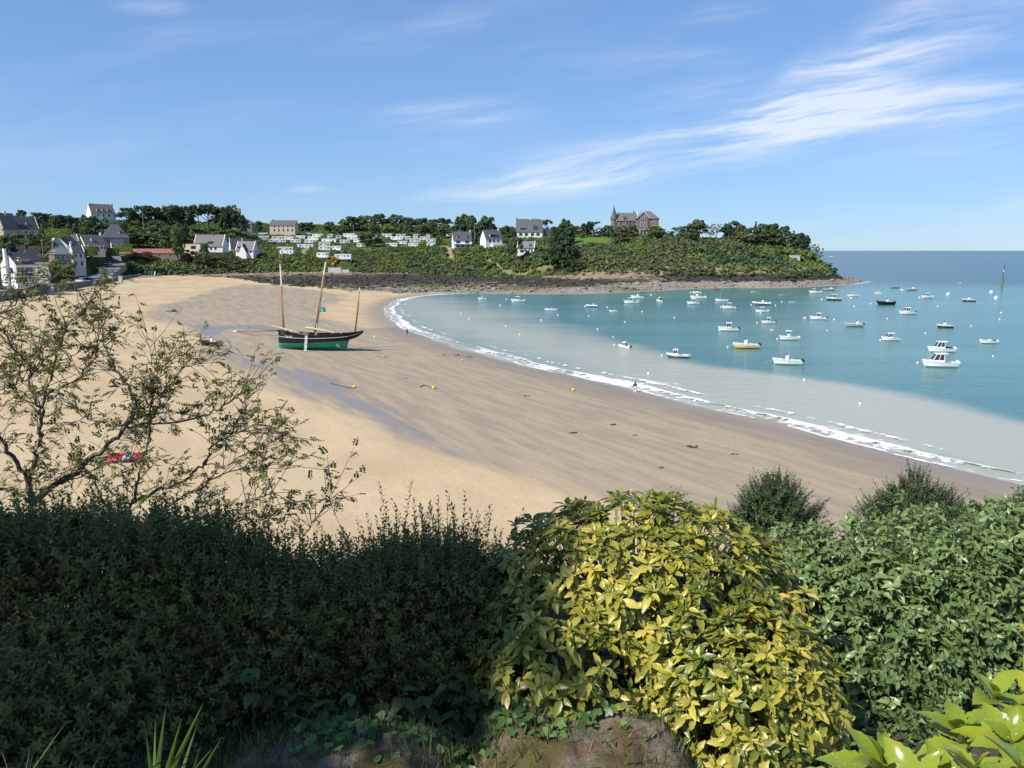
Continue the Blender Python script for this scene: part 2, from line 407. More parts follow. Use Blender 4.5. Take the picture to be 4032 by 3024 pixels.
# ---------------- ground grid (fans out with distance so that cells stay small where they are seen)
ang = np.radians(np.linspace(-47, 40, 430)); rad = np.concatenate([np.geomspace(24, 330, 150), np.geomspace(334, 640, 190), np.geomspace(645, 2300, 60)])
AA, RR = np.meshgrid(ang, rad); gx = (RR * np.tan(AA)).ravel(); gy = RR.ravel()
GP = np.column_stack([gx, gy]); GS = sdist(GP, COAST); GT = sdist(GP, LAND); GZ = H(GP)
# rocky foreshore polygon
ROCKB = [(700,1086),(800,1091),(870,1096),(935,1104),(1020,1117),(1100,1124),(1200,1132),(1290,1140),(1390,1150),(1500,1154),(1600,1158),(1700,1156)]
RP = [tuple(hit(u, v)[:2]) for u, v in ROCKB]
ROCK = np.array(RP + [(-2, 372), (60, 380), (110, 400), (180, 440), (260, 500), (260, 640), (150, 700), (-60, 700), (-250, 640)])
GR = sdist(GP, ROCK)
rw = np.clip(GR / 9.0 + (fbm(gx / 6, gy / 9, 4, 5) - .5) * 3.2, 0, 1) * (GS > -2)
rid = np.abs(fbm(gx / 9, gy / 3.5, 5, 21) - .5) * 2
rock_relief = (1.4 * (1 - rid * 2.2) + 1.5 * (fbm(gx / 3.2, gy / 2.2, 4, 9) - .5)) * np.clip(GS / 4, 0, 1)
GZr = GZ + np.where(GT < 8, rw * rock_relief * np.clip(1 - GT / 8, .0, 1) * (0.55 + .5 * sstep(0, 40, gx)), 0)
GZr = np.where((GT > 0), GZr + (fbm(gx / 14, gy / 14, 4, 33) - .5) * 1.6 * sstep(4, 16, GT), GZr)
GZr = np.where((GT <= 0) & (rw < .2), GZr + (fbm(gx / 30, gy / 12, 3, 44) - .5) * .12, GZr)
na, nr = len(ang), len(rad)
idx = np.arange(na * nr).reshape(nr, na)
Q = np.stack([idx[:-1, :-1], idx[:-1, 1:], idx[1:, 1:], idx[1:, :-1]], -1).reshape(-1, 4)
def qmean(a): return a[Q].mean(1)
qs, qt, qr = qmean(GS), qmean(GT), qmean(rw)
is_land = qt > 0
is_rock = (~is_land) & (qr > .42) & (qs > -30)
is_sand = (~is_land) & (~is_rock) & (qs > -60)
# sand wetness: wet polygons seen as the darker, shinier ground
def hitpoly(px): return np.array([hit(*D2(*p))[:2] for p in px])
WET = hitpoly([(285,684),(340,662),(440,630),(520,613),(600,617),(690,628),(748,640),(742,652),(700,664),(690,680),(735,700),(800,708),(862,706),(835,676),(852,694),(880,713),(930,729),(1000,752),(1150,792),(1300,824),(1500,875),(1700,917),(1900,967),(2080,1016),(2212,1048),
                (2212,1190),(1900,1200),(1650,1160),(1400,1110),(1200,1070),(1050,1025),(950,985),(840,945),(760,905),(640,862),(560,832),(470,775),(430,740),(400,705)])
SHEEN = [hitpoly([(400,698),(470,702),(560,700),(640,708),(600,715),(520,712),(480,725),(520,760),(600,790),(700,800),(760,830),(850,880),(960,940),(1040,985),(1100,1010),(960,985),(840,940),(730,885),(620,845),(540,800),(470,760),(420,725)]),
         hitpoly([(285,684),(380,650),(480,618),(600,618),(700,632),(700,664),(560,672),(420,690)]),
         hitpoly([(660,660),(700,655),(690,690),(760,712),(700,720),(640,700)]),
         hitpoly([(860,742),(1000,775),(1200,830),(1400,880),(1500,905),(1350,880),(1100,815),(930,780)])]
wet = sstep(-9, 9, sdist(GP, WET)); sheen = np.zeros(len(GP))
for i, sp in enumerate(SHEEN): sheen = np.maximum(sheen, sstep(-7, 7, sdist(GP, sp)) * (1.1, .52, .85, .5)[i])
edge = sstep(16, 0, GS)                                     # just washed by the waves
BOATFLAT = hitpoly([(490,712),(600,716),(640,750),(560,765),(490,740)])
sheen *= 1 - sstep(-3, 3, sdist(GP, BOATFLAT))
def submesh(name, mask, z, attrs=None, smooth=True):
    q = Q[mask]; used = np.unique(q); mp = np.full(len(GP), -1); mp[used] = np.arange(len(used))
    V = np.column_stack([gx[used], gy[used], z[used]])
    return np_mesh(name, V, mp[q], smooth=smooth, attrs={k: a[used] for k, a in (attrs or {}).items()})

# ---------------- materials of the ground
def sand_material():
    m = bpy.data.materials.new("sand"); nt, b = nodes_of(m); L = nt.links.new; nn = nt.nodes.new
    g = nn('ShaderNodeNewGeometry')
    def attr(n):
        a = nn('ShaderNodeAttribute'); a.attribute_name = n; return a.outputs['Fac']
    def noise(scale, sx, sy, detail=5, rot=0):
        mp = nn('ShaderNodeMapping'); mp.vector_type = 'TEXTURE'; mp.inputs['Scale'].default_value = (1 / sx, 1 / sy, 1); mp.inputs['Rotation'].default_value = (0, 0, R(-62) if rot else 0)
        L(g.outputs['Position'], mp.inputs['Vector']); n = nn('ShaderNodeTexNoise'); n.inputs['Scale'].default_value = scale; n.inputs['Detail'].default_value = detail; n.inputs['Roughness'].default_value = .6
        L(mp.outputs[0], n.inputs['Vector']); return n.outputs[0]
    def math_(op, a, b_, clamp=False):
        n = nn('ShaderNodeMath'); n.operation = op; n.use_clamp = clamp
        for i, x in enumerate((a, b_)):
            if hasattr(x, 'links'): L(x, n.inputs[i])
            else: n.inputs[i].default_value = x
        return n.outputs[0]
    def rng(x, a, b_, c=0, d=1):
        n = nn('ShaderNodeMapRange'); n.interpolation_type = 'SMOOTHSTEP'
        for k, val in zip(('From Min', 'From Max', 'To Min', 'To Max'), (a, b_, c, d)): n.inputs[k].default_value = val
        L(x, n.inputs['Value']); return n.outputs[0]
    def mixc(f, a, b_):
        n = nn('ShaderNodeMix'); n.data_type = 'RGBA'
        L(f, n.inputs['Factor'])
        for k, x in (('A', a), ('B', b_)):
            if hasattr(x, 'links'): L(x, n.inputs[k])
            else: n.inputs[k].default_value = (*x, 1)
        return n.outputs['Result']
    # streaks run with the tide line (roughly left-far to right-near)
    st = noise(.05, .55, 3.0, 7, R(24)); st2 = noise(.22, .40, 3.0, 6, R(20)); fine = noise(3.0, 1, 1, 4)
    wet_ = rng(math_('ADD', attr('wet'), math_('MULTIPLY', math_('SUBTRACT', st, .5), 1.5)), .35, .75)
    sh = rng(math_('ADD', attr('sheen'), math_('MULTIPLY', math_('SUBTRACT', math_('ADD', math_('MULTIPLY', st, .6), math_('MULTIPLY', st2, .4)), .5), 1.9)), .5, .95)
    ed = attr('edge')
    dry = mixc(rng(noise(.06, 1, 1.6, 6, R(20)), .35, .65), (.54, .415, .245), (.46, .345, .20))
    damp = mixc(rng(st2, .36, .64), (.372, .298, .203), (.288, .236, .172))
    c = mixc(wet_, dry, damp)
    c = mixc(math_('MULTIPLY', rng(noise(.07, .35, 3.2, 6, R(22)), .50, .66), .32), c, (.42, .325, .20))
    c = mixc(math_('MULTIPLY', sh, .72), c, (.22, .185, .155))
    c = mixc(math_('MULTIPLY', rng(ed, .15, 1), .6), c, (.20, .16, .125))
    c = mixc(rng(fine, .40, .75, 0, .22), c, (.2, .14, .09))
    spk = noise(1.1, 1, 1, 2); c = mixc(rng(spk, .70, .76, 0, .5), c, (.14, .10, .07))
    L(c, b.inputs['Base Color'])
    gloss = math_('MAXIMUM', sh, rng(ed, .5, 1, 0, .8), True)
    ro = nn('ShaderNodeMapRange'); L(gloss, ro.inputs['Value']); ro.inputs['To Min'].default_value = .8; ro.inputs['To Max'].default_value = .30
    L(ro.outputs[0], b.inputs['Roughness'])
    sp = nn('ShaderNodeMapRange'); L(gloss, sp.inputs['Value']); sp.inputs['To Min'].default_value = .12; sp.inputs['To Max'].default_value = .32
    L(sp.outputs[0], b.inputs['Specular IOR Level'])
    bp = nn('ShaderNodeBump'); bp.inputs['Distance'].default_value = .12
    inv = nn('ShaderNodeMath'); inv.operation = 'SUBTRACT'; inv.inputs[0].default_value = .55; L(gloss, inv.inputs[1]); inv.use_clamp = True
    L(inv.outputs[0], bp.inputs['Strength'])
    hh = math_('ADD', math_('MULTIPLY', st2, .8), math_('MULTIPLY', noise(.9, .7, 2.2, 5, R(15)), .6)); L(hh, bp.inputs['Height']); L(bp.outputs[0], b.inputs['Normal'])
    return m
M_SAND = sand_material()
def rock_material():
    m = bpy.data.materials.new("shore_rock"); nt, b = nodes_of(m); L = nt.links.new; nn = nt.nodes.new
    g = nn('ShaderNodeNewGeometry')
    at = nn('ShaderNodeAttribute'); at.attribute_name = 'weed'
    n1 = nn('ShaderNodeTexNoise'); n1.inputs['Scale'].default_value = .22; n1.inputs['Detail'].default_value = 8; n1.inputs['Roughness'].default_value = .68
    mp = nn('ShaderNodeMapping'); mp.inputs['Scale'].default_value = (.6, 1.2, 1.6); L(g.outputs['Position'], mp.inputs['Vector']); L(mp.outputs[0], n1.inputs['Vector'])
    n2 = nn('ShaderNodeTexNoise'); n2.inputs['Scale'].default_value = .9; n2.inputs['Detail'].default_value = 6; L(g.outputs['Position'], n2.inputs['Vector'])
    cr = nn('ShaderNodeValToRGB'); e = cr.color_ramp.elements
    for p, c in ((0, None), (1, None)): pass
    e[0].position = .3; e[0].color = (.15, .125, .10, 1); e[1].position = .75; e[1].color = (.39, .34, .275, 1)
    x = e.new(.52); x.color = (.26, .222, .175, 1)
    L(n2.outputs[0], cr.inputs[0])
    dk = nn('ShaderNodeMix'); dk.data_type = 'RGBA'; dk.inputs['A'].default_value = (.020, .018, .016, 1); dk.inputs['B'].default_value = (.065, .055, .042, 1); L(n2.outputs[0], dk.inputs['Factor'])
    ad = nn('ShaderNodeMath'); ad.operation = 'MULTIPLY_ADD'; L(n1.outputs[0], ad.inputs[0]); ad.inputs[1].default_value = 2.6
    sb = nn('ShaderNodeMath'); sb.operation = 'SUBTRACT'; L(at.outputs['Fac'], sb.inputs[0]); sb.inputs[1].default_value = 1.3; L(sb.outputs[0], ad.inputs[2])
    mr = nn('ShaderNodeMapRange'); mr.inputs['From Min'].default_value = .35; mr.inputs['From Max'].default_value = .65; L(ad.outputs[0], mr.inputs['Value'])
    mi = nn('ShaderNodeMix'); mi.data_type = 'RGBA'; L(mr.outputs[0], mi.inputs['Factor']); L(cr.outputs[0], mi.inputs['A']); L(dk.outputs['Result'], mi.inputs['B'])
    gr = nn('ShaderNodeAttribute'); gr.attribute_name = 'ochre'
    mo = nn('ShaderNodeMix'); mo.data_type = 'RGBA'; L(gr.outputs['Fac'], mo.inputs['Factor']); L(mi.outputs['Result'], mo.inputs['A']); mo.inputs['B'].default_value = (.26, .17, .085, 1)
    ga = nn('ShaderNodeAttribute'); ga.attribute_name = 'algae'
    mg = nn('ShaderNodeMix'); mg.data_type = 'RGBA'; L(ga.outputs['Fac'], mg.inputs['Factor']); L(mo.outputs['Result'], mg.inputs['A']); mg.inputs['B'].default_value = (.12, .115, .045, 1)
    L(mg.outputs['Result'], b.inputs['Base Color']); b.inputs['Roughness'].default_value = .8; b.inputs['Specular IOR Level'].default_value = .25
    bp = nn('ShaderNodeBump'); bp.inputs['Strength'].default_value = .9; bp.inputs['Distance'].default_value = .6; L(n2.outputs[0], bp.inputs['Height']); L(bp.outputs[0], b.inputs['Normal'])
    return m
M_ROCK = rock_material()
def turf_material():
    m = bpy.data.materials.new("turf"); nt, b = nodes_of(m); L = nt.links.new; nn = nt.nodes.new
    g = nn('ShaderNodeNewGeometry')
    n1 = nn('ShaderNodeTexNoise'); n1.inputs['Scale'].default_value = .05; n1.inputs['Detail'].default_value = 8; L(g.outputs['Position'], n1.inputs['Vector'])
    cr = nn('ShaderNodeValToRGB'); e = cr.color_ramp.elements
    e[0].position = .35; e[0].color = (.035, .052, .016, 1); e[1].position = .7; e[1].color = (.085, .115, .03, 1)
    L(n1.outputs[0], cr.inputs[0])
    at = nn('ShaderNodeAttribute'); at.attribute_name = 'lawn'
    mi = nn('ShaderNodeMix'); mi.data_type = 'RGBA'; L(at.outputs['Fac'], mi.inputs['Factor']); L(cr.outputs[0], mi.inputs['A']); mi.inputs['B'].default_value = (.10, .16, .028, 1)
    ea = nn('ShaderNodeAttribute'); ea.attribute_name = 'earth'
    m2 = nn('ShaderNodeMix'); m2.data_type = 'RGBA'; L(ea.outputs['Fac'], m2.inputs['Factor']); L(mi.outputs['Result'], m2.inputs['A']); m2.inputs['B'].default_value = (.30, .225, .15, 1)
    L(m2.outputs['Result'], b.inputs['Base Color']); b.inputs['Roughness'].default_value = .9; b.inputs['Specular IOR Level'].default_value = .1
    return m
M_TURF = turf_material()
# weed band: dark wrack between the pale low rocks and the cliff
hgt = GZr
weedR = sstep(2.3, 3.4, hgt) * sstep(8.0, 6.2, hgt)                       # headland
weedL = sstep(.9, 1.6, hgt) * sstep(5.2, 4.0, hgt) * sstep(12, 30, GS)    # wide platform at the back of the bay
k = sstep(30, 110, gx)
weed = weedR * k * .92 + weedL * (1 - k) * .84
ochre = sstep(6.2, 8.2, hgt) * (fbm(gx / 5, gy / 5, 3, 70)) * 1.3 * k + sstep(3.6, 5.5, hgt) * (1 - k) * fbm(gx / 6, gy / 6, 3, 71) * 1.3
algae = sstep(.52, .66, fbm(gx / 22, gy / 8, 4, 77)) * (1 - k) * .8 * sstep(2.6, 1.4, hgt)
LAWN = np.array([tuple(atd(u, v, d)[:2]) for u, v, d in [(2258,962,519),(2410,962,519),(2410,928,556),(2262,928,556)]])
lawn = np.clip(sstep(-2, 3, sdist(GP, LAWN)) + .7 * sstep(.5, .65, fbm(gx / 18, gy / 18, 3, 80)) * sstep(590, 620, gy), 0, 1)
PATH1 = np.array([tuple(atd(u, v, d)[:2]) for u, v, d in [(1920,992,545),(1985,1020,530),(2040,1036,518),(2120,1040,512),(2230,1040,506)]])
PATH2 = np.array([tuple(atd(u, v, d)[:2]) for u, v, d in [(1740,928,640),(1765,960,600),(1780,975,572)]])
PATH3 = np.array([tuple(atd(u, v, d)[:2]) for u, v, d in [(1190,1010,622),(1205,985,650),(1230,968,672)]])
earth = np.maximum.reduce([sstep(1.5, .6, seg_dist(GP, PATH1)) * .8] + [sstep(2.4, 1.0, seg_dist(GP, p)) for p in (PATH2, PATH3)])
tag(submesh_o := link("beach", submesh("beach", is_sand, GZr, {'wet': wet, 'sheen': sheen, 'edge': edge}), M_SAND), kind='structure')
tag(link("rocky_shore", submesh("rocky_shore", is_rock, GZr, {'weed': weed, 'ochre': ochre, 'algae': algae}, smooth=False), M_ROCK), kind='structure')
tag(link("hillside", submesh("hillside", is_land, GZr, {'lawn': lawn, 'earth': earth}), M_TURF), kind='structure')

# ---------------- the sea
wa = np.radians(np.concatenate([np.linspace(-30, -12, 12), np.linspace(-11, 36, 230), np.linspace(38, 62, 14)])); wr_ = np.concatenate([np.geomspace(20, 700, 240), np.geomspace(730, 60000, 60)])
WA, WR = np.meshgrid(wa, wr_); wx, wy = (WR * np.tan(WA)).ravel(), WR.ravel()
WP = np.column_stack([wx, wy]); WS = -sdist(WP, COAST)
TURB = np.array([XY(*D2(*p)) for p in [(2300,925),(2212,905),(2100,884),(1900,846),(1750,822),(1560,793),(1440,768),(1350,742),(1250,716),(1150,692),(1050,664),(960,646),(900,636),(800,660),(840,700),(1000,755),(1300,830),(1700,925),(2212,1055),(2600,1150)]])
ts = sdist(WP, TURB) + (fbm(wx / 22, wy / 16, 4, 13) - .5) * 9
soft = 5.0 + 24 * sstep(32, 2, wx)     # crisp plume edge to the right, soft to the left
turb = np.clip(.5 + ts / (2 * np.maximum(soft, 2.5)), 0, 1); turb = np.maximum(turb * 1.0, sstep(9, 0, WS) * .95)
deep = sstep(430, 620, wy + (fbm(wx / 120, wy / 60, 3, 3) - .5) * 90 + .18 * wx)
nA, nR = len(wa), len(wr_); wi = np.arange(nA * nR).reshape(nR, nA)
WQ = np.stack([wi[:-1, :-1], wi[:-1, 1:], wi[1:, 1:], wi[1:, :-1]], -1).reshape(-1, 4)
wmask = WS[WQ].max(1) > -26
def sea_material():
    m = bpy.data.materials.new("sea_water"); nt, b = nodes_of(m); L = nt.links.new; nn = nt.nodes.new
    g = nn('ShaderNodeNewGeometry')
    def attr(n):
        a = nn('ShaderNodeAttribute'); a.attribute_name = n; return a.outputs['Fac']
    def noise(scale, sx, sy, d=5, rot=0):
        mp = nn('ShaderNodeMapping'); mp.inputs['Scale'].default_value = (sx, sy, 1); mp.inputs['Rotation'].default_value = (0, 0, rot); L(g.outputs['Position'], mp.inputs['Vector'])
        n = nn('ShaderNodeTexNoise'); n.inputs['Scale'].default_value = scale; n.inputs['Detail'].default_value = d; L(mp.outputs[0], n.inputs['Vector']); return n.outputs[0]
    def mixc(f, a, b_):
        n = nn('ShaderNodeMix'); n.data_type = 'RGBA'; L(f, n.inputs['Factor'])
        for k_, x in (('A', a), ('B', b_)):
            if hasattr(x, 'links'): L(x, n.inputs[k_])
            else: n.inputs[k_].default_value = (*x, 1)
        return n.outputs['Result']
    def rng(x, a, b_, c=0, d=1):
        n = nn('ShaderNodeMapRange'); n.interpolation_type = 'SMOOTHSTEP'
        for k_, val in zip(('From Min', 'From Max', 'To Min', 'To Max'), (a, b_, c, d)): n.inputs[k_].default_value = val
        L(x, n.inputs['Value']); return n.outputs[0]
    ad = nn('ShaderNodeMath'); ad.operation = 'MULTIPLY_ADD'; L(noise(.03, .5, 1.6), ad.inputs[0]); ad.inputs[1].default_value = .5
    su = nn('ShaderNodeMath'); su.operation = 'SUBTRACT'; L(attr('turb'), su.inputs[0]); su.inputs[1].default_value = .25; L(su.outputs[0], ad.inputs[2])
    tu = rng(ad.outputs[0], .12, .9)
    teal = mixc(rng(noise(.02, .35, 1.8), .35, .65), (.052, .158, .145), (.085, .20, .172))
    c = mixc(attr('deep'), teal, (.009, .058, .068))
    c = mixc(tu, c, (.355, .36, .285))
    cap = rng(noise(.05, 1, 3.2, 9), .755, .80); dm = nn('ShaderNodeMath'); dm.operation = 'MULTIPLY'; L(cap, dm.inputs[0]); L(attr('deep'), dm.inputs[1])
    c = mixc(dm.outputs[0], c, (.75, .8, .8))
    L(c, b.inputs['Base Color']); b.inputs['Roughness'].default_value = .2; b.inputs['IOR'].default_value = 1.33; b.inputs['Specular IOR Level'].default_value = .3
    dsp = nn('ShaderNodeMath'); dsp.operation = 'MULTIPLY_ADD'; L(attr('deep'), dsp.inputs[0]); dsp.inputs[1].default_value = .9; L(tu, dsp.inputs[2])
    sp_ = rng(dsp.outputs[0], 0, 1, .24, .08); L(sp_, b.inputs['Specular IOR Level'])
    bp = nn('ShaderNodeBump'); bp.inputs['Strength'].default_value = .42; bp.inputs['Distance'].default_value = .35
    h = nn('ShaderNodeMath'); h.operation = 'ADD'; L(noise(.55, .55, 1.4, 5, R(-12)), h.inputs[0]); L(noise(.09, .5, 1.5, 4, R(10)), h.inputs[1])
    L(h.outputs[0], bp.inputs['Height']); L(bp.outputs[0], b.inputs['Normal'])
    return m
M_SEA = sea_material()
_u = np.unique(WQ[wmask]); _m = np.full(len(WP), -1); _m[_u] = np.arange(len(_u))
tag(link("sea", np_mesh("sea", np.column_stack([wx, wy, 0 * wx])[_u], _m[WQ[wmask]], attrs={'turb': turb[_u], 'deep': deep[_u]}, smooth=True), M_SEA), kind='structure')

# ---------------- breaking wavelets along the sand
def resample(poly, step):
    poly = np.array(poly, float); seg = np.linalg.norm(np.diff(poly, axis=0), axis=1); L_ = np.append(0, np.cumsum(seg)); n = int(L_[-1] / step)
    t = np.linspace(0, L_[-1], n); return np.column_stack([np.interp(t, L_, poly[:, 0]), np.interp(t, L_, poly[:, 1])]), t
def smooth_poly(P, it=2):
    for _ in range(it):
        Qn = np.empty((2 * len(P) - 2, 2)); Qn[0::2] = .75 * P[:-1] + .25 * P[1:]; Qn[1::2] = .25 * P[:-1] + .75 * P[1:]; P = np.vstack([P[:1], Qn, P[-1:]])
    return P
line, tl = resample(smooth_poly(np.array(SHORE[2:20])), .5)
tan = np.gradient(line, axis=0); tan /= np.linalg.norm(tan, axis=1)[:, None]; nrm = np.column_stack([tan[:, 1], -tan[:, 0]])
if sdist((line[200] + nrm[200] * 3)[None], COAST)[0] > 0: nrm = -nrm     # towards the water
offs = np.linspace(-1.6, 9.0, 30)
wob = (fbm(tl / 14, tl * 0, 4, 51) - .5) * 3.4
V = []; A_s = []
amp = .5 + .5 * fbm(tl / 30, tl * 0 + 3, 2, 8)
for o in offs:
    p = line + nrm * (o + wob)[:, None]
    cr1 = .16 * np.exp(-((o - 2.2) / .55)**2); cr2 = .30 * amp * np.exp(-((o - 5.6) / .6)**2)
    z = .035 + cr1 + cr2 + .012 * (1.6 + o) * 0
    V.append(np.column_stack([p, z + 0 * p[:, 0]])); A_s.append(np.full(len(p), o))
V = np.vstack(V); n0 = len(line); fi = np.arange(len(offs) * n0).reshape(len(offs), n0)
FQ = np.stack([fi[:-1, :-1], fi[:-1, 1:], fi[1:, 1:], fi[1:, :-1]], -1).reshape(-1, 4)
V[:, 2] = np.maximum(V[:, 2], np.interp(sdist(V[:, :2], COAST), _bs, _bz) + .03)
def foam_material():
    m = bpy.data.materials.new("foam"); nt, b = nodes_of(m); L = nt.links.new; nn = nt.nodes.new
    g = nn('ShaderNodeNewGeometry'); a = nn('ShaderNodeAttribute'); a.attribute_name = 'off'
    n = nn('ShaderNodeTexNoise'); n.inputs['Scale'].default_value = .8; n.inputs['Detail'].default_value = 8; n.inputs['Roughness'].default_value = .66; L(g.outputs['Position'], n.inputs['Vector'])
    n2 = nn('ShaderNodeTexNoise'); n2.inputs['Scale'].default_value = .045; n2.inputs['Detail'].default_value = 3; L(g.outputs['Position'], n2.inputs['Vector'])
    cr = nn('ShaderNodeFloatCurve'); c = cr.mapping.curves[0]
    pts = [(0, 0), (.09, .0), (.13, .62), (.17, .36), (.27, .40), (.34, .56), (.40, .78), (.44, .40), (.52, .12), (.60, .05), (.655, .34), (.69, .08), (.78, .0), (.9, .0), (1, 0)]
    c.points[0].location = pts[0]; c.points[1].location = pts[-1]
    for p in pts[1:-1]: c.points.new(*p)
    cr.mapping.update()
    mr = nn('ShaderNodeMapRange'); mr.inputs['From Min'].default_value = -1.6; mr.inputs['From Max'].default_value = 9.0; L(a.outputs['Fac'], mr.inputs['Value'])
    L(mr.outputs[0], cr.inputs['Value'])
    s = nn('ShaderNodeMath'); s.operation = 'MULTIPLY_ADD'; L(n.outputs[0], s.inputs[0]); s.inputs[1].default_value = 1.9; L(cr.outputs[0], s.inputs[2])
    s2 = nn('ShaderNodeMath'); s2.operation = 'MULTIPLY_ADD'; L(n2.outputs[0], s2.inputs[0]); s2.inputs[1].default_value = 2.2; L(s.outputs[0], s2.inputs[2])
    th = nn('ShaderNodeMapRange'); th.interpolation_type = 'SMOOTHSTEP'; th.inputs['From Min'].default_value = 2.38; th.inputs['From Max'].default_value = 2.80; L(s2.outputs[0], th.inputs['Value'])
    b.inputs['Base Color'].default_value = (.78, .77, .72, 1); b.inputs['Roughness'].default_value = .7; L(th.outputs[0], b.inputs['Alpha'])
    return m
tag(link("foam", np_mesh("foam", V, FQ, attrs={'off': np.concatenate(A_s)}, smooth=True), foam_material()), kind='stuff', label='white foam of small waves breaking along the wet sand', cat='foam')
# ================================================================== paints and common surfaces
WHITE = pm("white_gelcoat", (.80, .80, .78), .35, .04)
OFFW = pm("off_white_paint", (.72, .70, .64), .6, .06)
BLACKP = pm("black_hull_paint", (.010, .010, .012), .55, .2, 1.5, spec=.25)
GREENP = pm("green_antifouling", (.012, .22, .145), .6, .18, .8, col2=(.02, .30, .20))
WOOD = pm("varnished_spar", (.30, .135, .055), .5, .25, 2.5)
WOODD = pm("deck_timber", (.22, .14, .08), .7, .2, 2)
CANVAS = pm("furled_canvas", (.54, .44, .31), .9, .18, 1.2, bump=.5)
ROPE = pm("rope", (.42, .38, .32), .9, .1)
DARKROPE = pm("dark_rope", (.06, .055, .05), .9, .1)
ALU = pm("aluminium", (.62, .63, .64), .4, .05, metal=.6)
RUBBER = pm("black_rubber", (.02, .02, .022), .6, .15)
GLASS = pm("dark_glass", (.03, .04, .05), .12, .2, spec=.6)
NAVY = pm("navy_paint", (.02, .045, .14), .35, .08)
YELLOW = pm("yellow_paint", (.72, .42, .03), .4, .06)
BUOYY = pm("buoy_yellow", (.80, .47, .03), .5, .08)
RED = pm("red_paint", (.55, .05, .04), .5, .08)
ORANGE = pm("orange_plastic", (.75, .17, .07), .6, .08)
BLUEP = pm("blue_paint", (.05, .22, .42), .5, .08)
TEALP = pm("flag_green", (.01, .26, .19), .8, .1)
GREYP = pm("grey_paint", (.36, .38, .38), .5, .1)
GREENGREY = pm("grey_green_paint", (.30, .36, .32), .5, .1)
SKIN = pm("skin", (.46, .27, .19), .6, .06)
def text_mesh(s, size):
    cu = bpy.data.curves.new("lettering", 'FONT'); cu.body = s; cu.size = size; cu.align_x = 'LEFT'
    o = bpy.data.objects.new("lettering_tmp", cu); COL.objects.link(o)
    bpy.context.view_layer.update()
    me = bpy.data.meshes.new_from_object(o.evaluated_get(bpy.context.evaluated_depsgraph_get()))
    bpy.data.objects.remove(o); bpy.data.curves.remove(cu)
    return me

